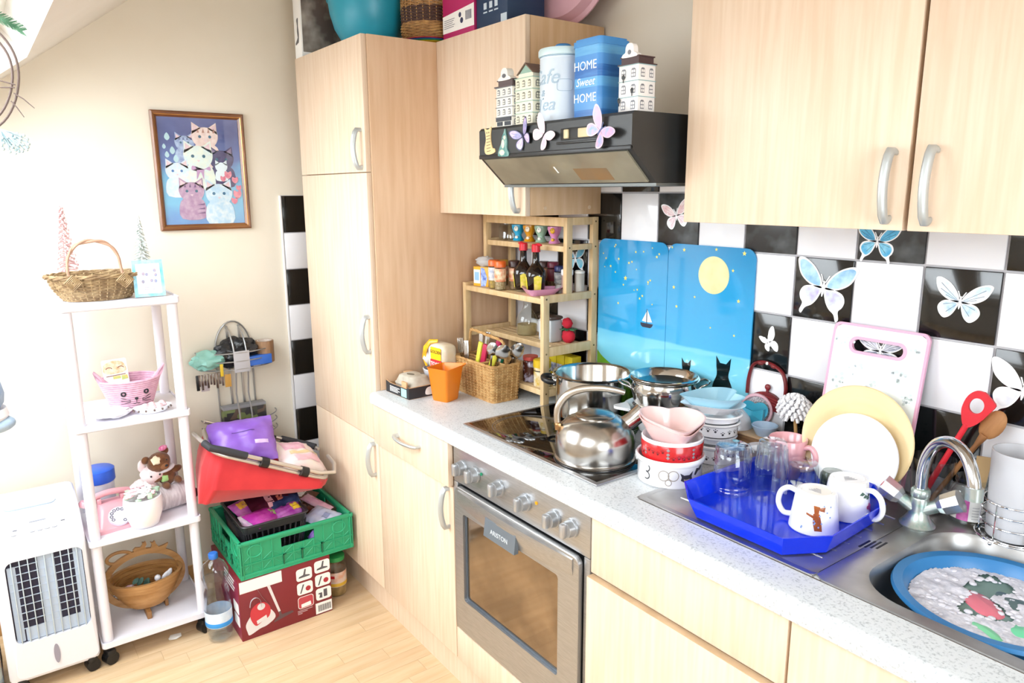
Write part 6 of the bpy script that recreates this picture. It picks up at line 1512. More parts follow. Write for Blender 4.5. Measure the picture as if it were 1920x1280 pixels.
obj('mug', MB().lathe([(0, 0.0), (0.028, 0.0), (0.032, 0.004), (0.040, 0.05), (0.0435, 0.094), (0.0420, 0.096), (0.040, 0.094), (0.036, 0.05), (0.028, 0.008), (0, 0.007)], 40), PM, t)
obj('handle', MB().tube(crom([(0.040, 0, 0.080), (0.058, 0.0, 0.084), (0.070, 0, 0.066), (0.066, 0, 0.040), (0.038, 0, 0.026)], 5, closed=False), 0.0062, 10), PM, t)
t = thing('white_flower', 'white plastic flower ornament lying in front of the short tumbler', 'ornament', (2.196, -0.262, TZ_ + 0.004), 0.2)
b = MB()
for k in range(7):
    a = -0.4 + k * 0.42; b.prism([(0, 0)] + [((0.034 + 0.004 * (k % 2)) * math.cos(a + q), (0.034 + 0.004 * (k % 2)) * math.sin(a + q)) for q in (-0.16, 0, 0.16)], 0.004 + 0.003 * k, 0.008 + 0.003 * k)
obj('petal', b, WHITE, t, kind='stuff')
def upmug(x, y, rz, label, ha, prn):
    t = thing('white_mug', label, 'mug', (x, y, TZ_), rz)
    obj('mug', MB().lathe([(0.0465, 0.0), (0.048, 0.002), (0.0475, 0.006), (0.0385, 0.074), (0.036, 0.079), (0.030, 0.0805), (0.028, 0.0785), (0, 0.078), (0, 0.072), (0.034, 0.072), (0.0445, 0.004), (0.0450, 0.0)], 44), CERAM, t)
    c, s_ = math.cos(ha), math.sin(ha)
    obj('handle', MB().tube(crom([(0.046 * c, 0.046 * s_, 0.014), (0.064 * c, 0.064 * s_, 0.012), (0.076 * c, 0.076 * s_, 0.030), (0.072 * c, 0.072 * s_, 0.055), (0.056 * c, 0.056 * s_, 0.068), (0.040 * c, 0.040 * s_, 0.066)], 5, closed=False), 0.0058, 10), CERAM, t)
    b = MB()
    for i in range(4): b.box(-0.012 + 0.002 * i, 0.014 - 0.003 * i, -0.008 + i * 0.005, -0.0062 + i * 0.005, 0.0782, 0.0786)
    obj('base_stamp', b, mat('grey_stamp', '#8f8f96', 0.5), t)
    prn(t)
    return t
def conpoly(mb, poly, A, zc, off=0.0006):
    """print on the tapered mug wall"""
    V = []; n_ = len(poly)
    for p in poly + [(sum(q[0] for q in poly) / n_, sum(q[1] for q in poly) / n_)]:
        z = zc + p[1]; r = 0.0475 - (z - 0.006) * (0.009 / 0.068) + off; a = A + p[0] / r
        V.append((r * math.cos(a), r * math.sin(a), z))
    return mb.add(V, [(i, (i + 1) % n_, n_) for i in range(n_)])
camdir = lambda x, y: math.atan2(-1.645 - y, 3.033 - x)
def prn1(t):
    A = camdir(2.318, -0.355) + 0.10; b = MB()
    conpoly(b, [(-0.006, 0.062), (0.006, 0.060), (0.004, 0.046), (-0.004, 0.046)], A, 0.0)
    conpoly(b, [(-0.006, 0.046), (0.006, 0.046), (0.010, 0.028), (0.012, 0.012), (-0.002, 0.012), (-0.006, 0.028)], A, 0.0)
    conpoly(b, [(0.004, 0.058), (0.016, 0.060), (0.015, 0.050), (0.006, 0.052)], A, 0.0)
    conpoly(b, [(-0.005, 0.042), (-0.019, 0.046), (-0.019, 0.042), (-0.005, 0.036)], A, 0.0)
    obj('figure_print', b, mat('rust_glaze', '#a55a24', 0.3, h2='#8a4418', scale=60), t)
    b = MB(); r5 = random.Random(2)
    for k in range(12): conpoly(b, circ(-0.03 + 0.06 * r5.random(), 0.012 + 0.05 * r5.random(), 0.0018, n=6), A, 0.0, 0.0007)
    obj('leaf_print', b, mat('sky_glaze', '#7f9cc8', 0.3), t)
def prn2(t):
    A = camdir(2.322, -0.265) - 1.0 + 1.15; b = MB()
    for dx, dz in ((0, 0.05), (0.006, 0.056), (-0.008, 0.054), (0.014, 0.060), (-0.016, 0.060)): conpoly(b, [(dx - 0.007, dz - 0.002), (dx, dz + 0.004), (dx + 0.007, dz - 0.001), (dx, dz - 0.004)], A, 0.0)
    obj('leaf_print', b, mat('green_glaze', '#4c6a58', 0.3), t)
    b = MB()
    for dx, dz in ((0, 0.026), (0.007, 0.030), (-0.007, 0.030), (0.0, 0.034), (0.005, 0.022)): conpoly(b, circ(dx, dz, 0.0045, n=7), A + 0.1, 0.0, 0.0008)
    obj('flower_print', b, mat('rose_glaze', '#c4586c', 0.3), t)
upmug(2.296, -0.352, 0.0, 'white mug with rust-brown figure upside down at the tray corner', camdir(2.31, -0.36) - 1.95, prn1)
upmug(2.302, -0.243, 1.0, 'white mug with green leaves and a pink flower upside down behind', camdir(2.32, -0.26) - 1.0 + 1.05, prn2)
# ---- plates leaning on the board
def plate(x, y, z, r, label, m, tilt, rz, name, rings=False):
    t = thing(name, label, 'plate', (x, y, z), rot=(pi / 2 - tilt, 0, rz))
    pr_ = [(0, 0.0), (r * 0.62, 0.0), (r * 0.66, 0.002), (r * 0.98, 0.013), (r, 0.0155), (r * 0.985, 0.0175)]
    if rings: pr_ += [(r * 0.93, 0.0150), (r * 0.915, 0.0155), (r * 0.86, 0.0125), (r * 0.845, 0.013), (r * 0.79, 0.0098), (r * 0.775, 0.0102)]
    pr_ += [(r * 0.66, 0.0055), (r * 0.60, 0.004), (0, 0.004)]
    obj('plate', MB().lathe(pr_, 64), m, t)
    return t
plate(2.240, -0.100, WT + 0.004 + 0.121, 0.122, 'pale yellow dinner plate standing against the floral board', mat('yellow_china', '#ead4a8', 0.25, h2='#e5ca96', scale=3, coat=0.3), 0.22, 0.10, 'yellow_plate', True)
plate(2.252, -0.126, WT + 0.004 + 0.093, 0.094, 'white plate leaning in front of the yellow plate', CERAM, 0.22, 0.12, 'white_plate')
# ---- behind: pale blue bowl & white dish
t = thing('blue_bowl', 'pale blue bowl between the glass mug and the wooden box', 'bowl', (1.992, -0.086, WT + 0.066))
obj('bowl', MB().lathe([(0, 0), (0.02, 0), (0.022, 0.003), (0.033, 0.026), (0.031, 0.027), (0.02, 0.006), (0, 0.005)], 36), mat('powder_blue_china', '#a9bfd6', 0.25, coat=0.3), t)
# ---- tumbler with spatula, spoons
L0 = (2.388, -0.068, WT + 0.004)
t = thing('utensil_tumbler', 'clear grey plastic tumbler of cooking spoons behind the tap', 'tumbler', L0)
obj('tumbler', MB().lathe([(0, 0.0), (0.032, 0.0), (0.034, 0.003), (0.043, 0.118), (0.041, 0.118), (0.031, 0.006), (0, 0.005)], 36), glass('smoke_plastic', '#c9c9cc', 0.06), t)
t = thing('red_spatula', 'red silicone spatula with a round hole in its head', 'spatula', (L0[0] - 0.020, L0[1] - 0.004, L0[2] + 0.008), rot=(-0.02, 0.36, 0.0)); t.scale = (0.82, 1, 1)
MS = Matrix(((1, 0, 0, 0), (0, 0, -1, 0), (0, 1, 0, 0), (0, 0, 0, 1)))
RS_ = mat('red_silicone', '#cb1b2b', 0.45)
hd_o = polar([(p[0], p[1]) for p in crom([(-0.006, 0.205), (-0.018, 0.219), (-0.028, 0.237), (-0.030, 0.262), (-0.020, 0.281), (0.0, 0.287)], 4, closed=False) + [(0.033, 0.275), (0.034, 0.269)] + crom([(0.026, 0.237), (0.018, 0.219), (0.007, 0.205)], 4, closed=False)], (-0.002, 0.252), 48)
hd_i = polar(circ(-0.002, 0.254, 0.0165, 0.0165, 32), (-0.002, 0.252), 48)
obj('head', MB().fr(MS).loft([[(p[0], p[1], w) for p in P] for P, w in ((hd_o, -0.003), (hd_o, 0.003), (hd_i, 0.003), (hd_i, -0.003), (hd_o, -0.003))], smooth=False), RS_, t)
obj('handle', MB().tube([(0, 0, 0.0), (0, 0, 0.04), (0, 0, 0.10), (0, 0, 0.210)], [0.009, 0.0085, 0.007, 0.007], 10, flat=0.6), RS_, t)
t = thing('wooden_spoon', 'dark-tipped wooden spoon behind the red spatula', 'spoon', (L0[0] - 0.006, L0[1] + 0.012, L0[2] + 0.008), rot=(-0.03, 0.46, 0.0))
WS = mat('spoon_wood', '#8c5c34', 0.6, h2='#b07d4c', scale=8, stretch=(6, 6, 1))
obj('handle', MB().tube([(0, 0, 0), (0, 0, 0.17), (0, 0, 0.20)], [0.005, 0.005, 0.009], 10), WS, t)
obj('bowl', MB().ball((0, 0, 0.225), 0.021, 0.007, 0.034, 18, 10), WS, t)
# ---- jam jar
L0 = (2.462, -0.056, WT + 0.004)
t = thing('jam_jar', 'unlidded glass jam jar with white and magenta label behind the tap', 'jar', L0)
obj('jar', MB().lathe([(0, 0.001), (0.034, 0.001), (0.038, 0.005), (0.0385, 0.062), (0.034, 0.074), (0.029, 0.079), (0.0285, 0.082), (0.031, 0.085), (0.031, 0.095), (0.029, 0.095), (0.0265, 0.080), (0.035, 0.062), (0.035, 0.006), (0, 0.005)], 36), CLEAR, t)
va4 = camdir(L0[0], L0[1])
def arc_label(mb, a0, a1, z0, z1, r, n_=10):
    V = []
    for i in range(n_ + 1):
        a = a0 + (a1 - a0) * i / n_
        V += [(r * math.cos(a), r * math.sin(a), z0), (r * math.cos(a), r * math.sin(a), z1)]
    return mb.add(V, [(2 * i, 2 * i + 2, 2 * i + 3, 2 * i + 1) for i in range(n_)], True)
lb = obj('paper_label', arc_label(MB(), va4 - 1.5, va4 + 1.5, 0.012, 0.056, 0.0389), PAPERW, t)
obj('magenta_panel', arc_label(MB(), va4 - 0.55, va4 + 0.0, 0.012, 0.056, 0.0393), mat('magenta_print', '#b83a9a', 0.4, h2='#d478b8', scale=60), lb)
b = MB(); arc_label(b, va4 - 1.1, va4 - 0.8, 0.044, 0.050, 0.0393)
obj('red_mark', b, REDP, lb)
b = MB()
for i in range(4): arc_label(b, va4 - 1.3, va4 - 0.7, 0.018 + i * 0.006, 0.020 + i * 0.006, 0.0393, 4)
for i in range(5): arc_label(b, va4 + 0.15, va4 + 0.85, 0.018 + i * 0.006, 0.0188 + i * 0.006, 0.0393, 4)
obj('print', b, mat('grey_small_print', '#8b8b95', 0.5), lb)
t = thing('wooden_spatula', 'flat pale wooden spatula standing in the jam jar', 'spatula', (L0[0] + 0.006, L0[1] + 0.006, L0[2] + 0.008), 0.6, rot=(0.02, 0.05, 0.6))
obj('spatula', MB().fr(MS).prism([(-0.008, 0), (0.008, 0), (0.011, 0.06), (0.013, 0.132), (-0.013, 0.132), (-0.011, 0.06)], -0.003, 0.003), mat('pale_spatula', '#cfae7f', 0.6), t)
# ---- frosted beaker in a wire holder
L0 = (2.549, -0.080, WT + 0.004)
t = thing('wire_caddy', 'round chrome wire holder at the right edge of the sink', 'caddy', L0)
rq = 0.0525
for z in (0.008, 0.034, 0.058, 0.080): obj('ring', MB().tube([(p[0], p[1], z) for p in circ(0, 0, rq, n=48)], 0.0016, 8, closed=True), CHROME, t)
obj('base_ring', MB().tube([(p[0], p[1], 0.008) for p in circ(0, 0, rq + 0.009, n=48)], 0.0018, 8, closed=True), CHROME, t)
for k in range(6):
    a = 0.3 + k * pi / 3; c, s_ = math.cos(a), math.sin(a)
    obj('upright', MB().tube([((rq + 0.009) * c, (rq + 0.009) * s_, 0.006), ((rq + 0.0022) * c, (rq + 0.0022) * s_, 0.010), ((rq + 0.0022) * c, (rq + 0.0022) * s_, 0.081)], 0.0014, 6), CHROME, t)
    if k % 2 == 0: obj('foot', MB().ball(((rq + 0.010) * c, (rq + 0.010) * s_, 0.0035), 0.0035, n=10, m=8), CHROME, t)
obj('base_wire', MB().tube([(-rq, 0, 0.006), (rq, 0, 0.006)], 0.0014, 6).tube([(0, -rq, 0.006), (0, rq, 0.006)], 0.0014, 6), CHROME, t)
t = thing('frosted_beaker', 'frosted white plastic beaker standing in the wire holder', 'beaker', (L0[0], L0[1], L0[2] + 0.0078))
obj('beaker', MB().lathe([(0, 0), (0.042, 0), (0.044, 0.003), (0.050, 0.172), (0.048, 0.172), (0.042, 0.008), (0, 0.006)], 40), milky('frosted_plastic', '#dcdce0', 0.82, 0.45), t)
t = thing('whisk_handle', 'steel utensil handle sticking out of the frosted beaker', 'utensil', (L0[0] - 0.015, L0[1], L0[2] + 0.016), rot=(0.0, 0.22, 0.5))
obj('rod', MB().cyl((0, 0, 0), (0, 0, 0.235), 0.0055, n=14), CUT, t)
# ================= left side of the room =================
WM = mat('white_shelf_plastic', '#e2e0e8', 0.4)
# ---------------- kitten picture ----------------
M = fl((0.0, -0.897, 1.654))
L0 = M.translation.copy()
t = thing('framed_picture', 'kitten picture in a glossy brown wooden frame on the wall', 'picture', L0)
hw, hh = 0.168, 0.220
FR = mat('bronze_brown_frame', '#6b3f24', 0.3, h2='#8a5a34', scale=6, coat=0.4)
fb = MB().fr(M)
prof = [(0.0, 0.001), (0.0, 0.016), (0.006, 0.021), (0.012, 0.019), (0.019, 0.012), (0.022, 0.009), (0.022, 0.001)]
loops = []
for d, w in prof: loops.append([(-hw + d, -hh + d, w), (hw - d, -hh + d, w), (hw - d, hh - d, w), (-hw + d, hh - d, w)])
fb.loft(loops + [loops[0]], smooth=False)
fr_ = obj('frame', fb, FR, t, rel=L0)
gl = MB().fr(M); d0, d1 = 0.0075, 0.0105
gl.loft([[(-hw + d, -hh + d, w), (hw - d, -hh + d, w), (hw - d, hh - d, w), (-hw + d, hh - d, w)] for d, w in ((0.0125, 0.0195), (0.0150, 0.0180))], smooth=False)
obj('gilt_line', gl, mat('gilt', '#b98a54', 0.25, 0.8), fr_, rel=L0)
iw, ih = hw - 0.022, hh - 0.022
obj('print', MB().fr(M).prism([(-iw, -ih), (iw, -ih), (iw, ih), (-iw, ih)], 0.001, 0.006), grad('kitten_print', [(0.0, '#7a9fd0'), (0.22, '#86c2de'), (0.45, '#7ab2d6'), (0.62, '#6a7ab0'), (0.85, '#565e90'), (1.0, '#7279a8')], 'Z', -0.2, 0.2, 0.3, noise_amt=0.35, nscale=14), t, rel=L0)
def kit(cx, cz, s, fur, ear='#e6c8cc', eye='#3f6a80', body=None, dark=None, z=0.0062, tilt=0.0):
    s *= 1.15
    Mk = M @ Matrix.Translation((cx, cz, z)) @ Matrix.Rotation(tilt, 4, 'Z')
    fm_ = mat('fur_' + fur[1:], fur, 0.5, h2=body or fur, scale=60)
    b = MB().fr(Mk)
    b.prism(crom([(-0.9 * s, -2.2 * s), (-1.0 * s, -1.0 * s), (-0.5 * s, -0.5 * s), (0.5 * s, -0.5 * s), (1.0 * s, -1.0 * s), (0.9 * s, -2.2 * s)], 3), 0, 0.0003)
    b.prism(crom([(-1.0 * s, 0.0), (-0.85 * s, 0.55 * s), (0, 0.78 * s), (0.85 * s, 0.55 * s), (1.0 * s, 0.0), (0.7 * s, -0.6 * s), (0, -0.8 * s), (-0.7 * s, -0.6 * s)], 3), 0.0003, 0.0006)
    for sg in (-1, 1): b.prism([(sg * 0.95 * s, 0.25 * s), (sg * 0.92 * s, 1.15 * s), (sg * 0.25 * s, 0.70 * s)], 0.0003, 0.0006)
    k = obj('kitten', b, fm_, t, rel=L0)
    b = MB().fr(Mk)
    for sg in (-1, 1): b.prism(circ(sg * 0.38 * s, 0.05 * s, 0.12 * s, 0.12 * s, 8), 0.0006, 0.0009)
    obj('eyes', b, mat('eye_' + eye[1:], eye, 0.3), k, rel=L0, kind='stuff')
    b = MB().fr(Mk).prism([(-0.12 * s, -0.22 * s), (0.12 * s, -0.22 * s), (0, -0.36 * s)], 0.0006, 0.0009)
    for sg in (-1, 1): b.prism([(sg * 0.85 * s, 0.5 * s), (sg * 0.84 * s, 0.98 * s), (sg * 0.45 * s, 0.68 * s)], 0.0006, 0.0009)
    obj('nose_and_ears', b, mat('ear_' + ear[1:], ear, 0.5), k, rel=L0, kind='stuff')
    if dark:
        b = MB().fr(Mk)
        for q in (-0.6, -0.2, 0.2, 0.6): b.prism([(q * s, 0.35 * s), ((q + 0.12) * s, 0.70 * s), ((q + 0.2) * s, 0.35 * s)], 0.0006, 0.0009)
        for q in range(3): b.prism([(0.3 * s, (-1.1 - 0.35 * q) * s), (0.95 * s, (-0.95 - 0.35 * q) * s), (0.95 * s, (-1.12 - 0.35 * q) * s)], 0.0003, 0.0006)
        obj('stripes', b, mat('stripe_' + dark[1:], dark, 0.5), k, rel=L0, kind='stuff')
kit(-0.055, 0.105, 0.030, '#8d9cc4', dark='#5d6792', body='#b4c4dc')
kit(0.020, 0.128, 0.042, '#e2c6bd', dark='#b98878', body='#f0dcd4', z=0.0063)
kit(0.075, 0.045, 0.040, '#4a4166', ear='#8a7a94', body='#5a5078', z=0.0064)
kit(0.072, 0.018, 0.020, '#e4ecf0', z=0.0072, eye='#e4ecf0', ear='#e4ecf0')
kit(-0.010, 0.055, 0.046, '#e8ead8', body='#d9e6e4', z=0.0068)
kit(-0.090, 0.000, 0.036, '#e6e0e0', body='#cfe2ee', z=0.0070, eye='#4a78b0')
kit(-0.045, -0.075, 0.040, '#b08aa8', dark='#7d5a80', body='#c7a8bc', z=0.0074)
kit(0.055, -0.085, 0.044, '#dfe6ea', body='#b9d4e6', z=0.0076, eye='#3a6e90')
b = MB().fr(M)
for (x, z, r) in ((0.095, -0.010, 0.016), (0.075, -0.025, 0.012), (0.120, -0.030, 0.014), (0.125, -0.085, 0.018), (0.112, -0.110, 0.014), (0.132, -0.060, 0.012)): b.prism(crom([(x, z - r), (x + r * 0.8, z - r * 0.3), (x + r * 0.7, z + r * 0.8), (x, z + r * 0.5), (x - r * 0.7, z + r * 0.8), (x - r * 0.8, z - r * 0.3)], 3), 0.0088, 0.0092)
obj('tulip', b, mat('tulip_pink', '#d8748c', 0.5, h2='#eaa0a8', scale=60), t, rel=L0, kind='stuff')
b = MB().fr(M)
for (x, z, r) in ((-0.115, 0.125, 0.012), (-0.120, 0.060, 0.010), (-0.10, 0.075, 0.012), (-0.128, 0.09, 0.008), (-0.09, 0.045, 0.012)): b.prism(crom([(x, z + r * 1.4), (x + r * 0.8, z), (x, z - r), (x - r * 0.8, z)], 3), 0.0062, 0.0066)
obj('leaf', b, mat('pale_leaf', '#bcd8dc', 0.5), t, rel=L0, kind='stuff')
b = MB().fr(M).prism(crom([(-0.02, 0.012), (-0.035, 0.022), (-0.038, 0.006), (-0.02, 0.010), (0.008, 0.010), (0.028, 0.020), (0.030, 0.004), (0.008, 0.008), (0.004, -0.03), (-0.006, 0.0), (-0.022, -0.03)], 3), 0.0078, 0.0082)
obj('bow', b, mat('bow_pink', '#c79abf', 0.5), t, rel=L0)
obj('picture_glass', MB().fr(M).prism([(-iw, -ih), (iw, -ih), (iw, ih), (-iw, ih)], 0.0098, 0.0108), glass('picture_glass', '#f6fafc', 0.02, f0=0.06), t, rel=L0)

# ---------------- white plastic shelf unit ----------------
L0 = (0.29, -1.285, 0)
ws = thing('white_shelf_unit', 'white plastic four-tier shelf unit on black castors by the wall', 'shelf unit', L0)
SX = (0.150, 0.425); SY = (-1.440, -1.135)
SZ = [0.085, 0.455, 0.847, 1.237]
for z in SZ:
    s_ = obj('shelf', MB().box(SX[0] - 0.022, SX[1] + 0.022, SY[0] - 0.020, SY[1] + 0.020, z - 0.022, z, 0.008), WM, ws, rel=L0)
    obj('rim', MB().fr(Matrix.Translation((0, 0, z))).loft([[(p[0], p[1], w) for p in P] for P, w in ((rrect(SX[0] - 0.024, SX[1] + 0.024, SY[0] - 0.022, SY[1] + 0.022, 0.012, 3), -0.016), (rrect(SX[0] - 0.024, SX[1] + 0.024, SY[0] - 0.022, SY[1] + 0.022, 0.012, 3), 0.003), (rrect(SX[0] - 0.020, SX[1] + 0.020, SY[0] - 0.018, SY[1] + 0.018, 0.010, 3), 0.003), (rrect(SX[0] - 0.020, SX[1] + 0.020, SY[0] - 0.018, SY[1] + 0.018, 0.010, 3), -0.002))], smooth=False), WM, s_, rel=L0)
for a, z0, z1 in ((0, SZ[0], SZ[1] - 0.022), (1, SZ[1], SZ[2] - 0.022), (2, SZ[2], SZ[3] - 0.022)):
    for x in SX:
        for y in SY:
            obj('post', MB().cyl((x, y, z0), (x, y, z1), 0.0165, n=20), WM, ws, rel=L0)
def castor(parent, x, y, zt, rel, r=0.022, a=0.4):
    k = obj('castor', MB().cyl((x, y, r * 1.1), (x, y, zt), 0.008, n=12).fr(Matrix.Translation((x, y, r)) @ Matrix.Rotation(a, 4, 'Z')).cyl((-0.016, 0, 0), (0.016, 0, 0), r, n=20).box(-0.017, 0.017, -r * 0.7, r * 0.7, r * 0.3, r * 1.45, 0.006), BLACK, parent, rel=rel)
    return k
for x in SX:
    for y in SY: castor(ws, x, y, 0.064, L0)
# things on top
L0 = (0.325, -1.335, SZ[3] + 0.0005)
wb_ = thing('wicker_basket', 'oval brown wicker basket with hoop handle on the white shelf', 'basket', L0, -0.02)
pf = lambda t_: (0.70 + 0.28 * t_ + 0.05 * math.sin(t_ * 3.1), 0.004 + 0.072 * t_)
pb = lambda t_: ((0.70 + 0.28 * t_ + 0.05 * math.sin(t_ * 3.1)) * 0.136, 0.004 + 0.074 * t_)
bw = weave(MB(), pb, 34, 15, 0.0030, 0.0030, sx=0.70, sy=1.0)
obj('weave', bw, mat('grey_brown_wicker', '#a88e68', 0.65, h2='#765c3e', scale=45), wb_, kind='stuff')
b = stakes(MB(), pb, 34, 0.0028, sx=0.70, sy=1.0)
b.lathe([(0, 0.001), (0.095, 0.001), (0.095, 0.005), (0, 0.005)], 28, sx=0.70)
obj('stake', b, mat('pale_willow', '#b59c74', 0.65), wb_, kind='stuff')
b = MB()
for ph in (0, 2.1, 4.2): b.tube([((0.140 + 0.004 * math.cos(k * 0.7 + ph)) * 0.70 * math.cos(2 * pi * k / 72), (0.140 + 0.004 * math.cos(k * 0.7 + ph)) * math.sin(2 * pi * k / 72), 0.080 + 0.004 * math.sin(k * 0.7 + ph)) for k in range(72)], 0.0035, 6, closed=True)
obj('braided_rim', b, mat('grey_brown_wicker', '#a88e68', 0.65), wb_)
b = MB()
hp = crom([(0.0, -0.075, 0.070), (0, -0.076, 0.10), (0, -0.070, 0.140), (0, -0.045, 0.176), (0, 0.0, 0.188), (0, 0.045, 0.176), (0, 0.070, 0.140), (0, 0.076, 0.10), (0, 0.080, 0.070)], 5, closed=False)
for ph in (0, pi): b.tube([(p[0] + 0.003 * math.cos(k * 0.6 + ph), p[1], p[2] + 0.003 * math.sin(k * 0.6 + ph)) for k, p in enumerate(hp)], 0.0042, 8)
obj('handle', b, mat('rosy_willow', '#b08a72', 0.6), wb_)
for sg in (-1, 1):
    b = MB()
    for rr6 in (0.006, 0.012, 0.018, 0.024): b.tube([(0.099 + 0.001, sg * 0.072 + rr6 * math.cos(a), 0.066 + rr6 * math.sin(a)) for a in [2 * pi * k / 4 for k in range(4)]], 0.003, 6, closed=True)
    obj('diamond_knot', b, mat('grey_brown_wicker', '#a88e68', 0.65), wb_)
b = MB().lathe([(0, 0.03), (0.10, 0.035), (0.118, 0.055), (0.10, 0.066), (0, 0.070)], 28, sx=0.70, wob=lambda a, z: 1 + 0.05 * math.sin(7 * a))
obj('liner', b, mat('pale_cloth', '#d9d5d4', 0.9, bump=0.3), wb_)
def cone_tree(name, label, x, y, h, r, m, nb, seed, z=SZ[3] + 0.0005, sparse=False):
    t = thing(name, label, 'ornament', (x, y, z))
    rr7 = random.Random(seed); b = MB()
    obj('stem', MB().cyl((0, 0, 0), (0, 0, h * 0.97), 0.004, 0.0015, n=8).cyl((0, 0, 0), (0, 0, 0.012), r * 0.45, r * 0.4, n=16), WHITE, t)
    for k in range(nb):
        f = (k + 0.5) / nb; zz = 0.03 + (h - 0.035) * f; q = r * (1 - f) + 0.004; a = 2.399963 * k + rr7.random() * 0.4
        p0 = Vector((0, 0, zz)); p1 = Vector((q * math.cos(a), q * math.sin(a), zz - q * 0.25))
        b.tube([p0, (p0 + p1) / 2 + Vector((0, 0, 0.003)), p1], [0.0022, 0.0035, 0.0012], 4)
        if sparse: b.ball(tuple(p1), 0.0045, n=6, m=4)
    obj('branches', b, m, t, kind='stuff')
cone_tree('glitter_tree', 'tall pink glitter cone tree at the back left of the white shelf', 0.165, -1.395, 0.300, 0.036, mat('pink_glitter', '#e2c0be', 0.4, h2='#cfa2a4', scale=90), 110, 1, sparse=True)
cone_tree('white_tree', 'white frosted cone tree behind the small card frame', 0.165, -1.165, 0.265, 0.040, mat('frost_white', '#dfe2e2', 0.6, h2='#b9c4bd', scale=60), 170, 2)
L0 = (0.395, -1.190, SZ[3] + 0.0033)
t = thing('card_frame', 'small white frame with aqua border card on top of the shelf', 'frame', L0, rot=(0, -0.10, 0.0))
Mf = Matrix(((0, 0, 1, 0), (1, 0, 0, 0), (0, 1, 0, 0), (0, 0, 0, 1)))
obj('frame', MB().fr(Mf).prism([(-0.046, 0), (0.046, 0), (0.046, 0.120), (-0.046, 0.120)], -0.012, 0.0), mat('frame_back', '#cfc7ba', 0.5), t)
obj('border', MB().fr(Mf).prism([(-0.046, 0), (0.046, 0), (0.046, 0.120), (-0.046, 0.120)], 0.0001, 0.0020), mat('aqua_border', '#5fb6d8', 0.4, h2='#a9dcea', scale=30), t)
obj('card', MB().fr(Mf).prism([(-0.036, 0.010), (0.036, 0.010), (0.036, 0.108), (-0.036, 0.108)], 0.0020, 0.0026), PAPERW, t)
b = MB().fr(Mf)
for (x, z) in ((-0.015, 0.075), (-0.005, 0.073), (0.02, 0.085), (0.022, 0.07), (-0.018, 0.05), (0.008, 0.052), (0.02, 0.05)): b.prism(circ(x, z, 0.005, 0.006, 8), 0.0026, 0.003)
for i in range(2): b.prism([(-0.016, 0.030 - 0.007 * i), (0.016, 0.030 - 0.007 * i), (0.016, 0.0315 - 0.007 * i), (-0.016, 0.0315 - 0.007 * i)], 0.0026, 0.003)
obj('card_print', b, mat('pastel_print', '#b9a0a8', 0.5, h2='#7a94b8', scale=80), t, kind='stuff')
# second tier
ZB = SZ[2] + 0.0005
L0 = (0.300, -1.268, ZB)
t = thing('cat_basket', 'pink coiled rope basket with a cat face on the second shelf', 'basket', L0, 0.0)
PR = mat('pink_rope', '#dcb3c6', 0.85, h2='#d0a2b8', scale=70)
b = MB(); kk = 15
for i in range(kk):
    f = i / (kk - 1); r = 0.060 + 0.034 * f
    b.tube([(p[0] * 0.82, p[1], 0.004 + 0.103 * f) for p in circ(0, 0, r, n=44)], 0.0042, 7, closed=True)
b.lathe([(0, 0.001), (0.058, 0.001), (0.058, 0.005), (0, 0.005)], 28, sx=0.82)
obj('coil_body', b, PR, t)
for sg in (-1, 1):
    e = MB()
    for q in range(3): e.tube([(0.02, sg * (0.070 + 0.004 * q), 0.102), (0.022, sg * (0.108 - 0.008 * q), 0.146 - 0.009 * q), (0.018, sg * (0.098 - 0.003 * q), 0.118 - 0.002 * q), (0.018, sg * 0.088, 0.102)], 0.0045, 7)
    obj('ear', e, PR, t)
face = MB()
def onb(y, z):     # point on the basket's front
    r = 0.060 + 0.034 * max(0, (z - 0.004) / 0.103) + 0.0046
    a = math.asin(max(-1, min(1, y / r))); return (r * 0.82 * math.cos(a), y, z)
for y in (-0.032, 0.038):
    obj('eye', MB().tube([onb(y + 0.0062 * math.cos(a), 0.068 + 0.0068 * math.sin(a)) for a in [2 * pi * k / 14 for k in range(14)]], 0.0028, 6, closed=True), INK, t)
obj('nose', MB().ball(onb(0.006, 0.048), 0.003, 0.006, 0.005, 10, 6), INK, t)
for sg in (-1, 1):
    for dz in (-0.008, 0.0, 0.008):
        face.tube([onb(0.006 + sg * 0.018, 0.040 + dz * 0.4), onb(0.006 + sg * 0.034, 0.041 + dz), onb(0.006 + sg * 0.046, 0.043 + dz * 1.4)], 0.0011, 5)
face.tube([onb(0.006, 0.046), onb(0.006, 0.036)], 0.0011, 5).tube([onb(-0.004, 0.031), onb(0.001, 0.029), onb(0.006, 0.034), onb(0.011, 0.029), onb(0.016, 0.031)], 0.0011, 5)
obj('whiskers', face, INK, t, kind='stuff')
t = thing('gift_card', 'orange and white fortune-cat greeting card tucked in the pink basket', 'card', (0.272, -1.300, ZB + 0.052), rot=(0.05, -0.18, -0.08))
obj('card', MB().fr(Mf).prism(rrect(-0.038, 0.038, 0, 0.118, 0.006), -0.001, 0.001), PAPERW, t)
b = MB().fr(Mf).prism(crom([(-0.030, 0.070), (-0.034, 0.10), (-0.012, 0.112), (0.012, 0.112), (0.030, 0.10), (0.030, 0.072)], 4), 0.001, 0.0014)
obj('cat_print', b, mat('apricot_print', '#e0a878', 0.5, h2='#f0d4bc', scale=60), t)
b = MB().fr(Mf)
for sg in (-1, 1): b.tube([(sg * 0.018 + 0.009 * math.cos(a), 0.086 + 0.006 * math.sin(a), 0.0016) for a in [pi * k / 6 for k in range(7)]], 0.0012, 5)
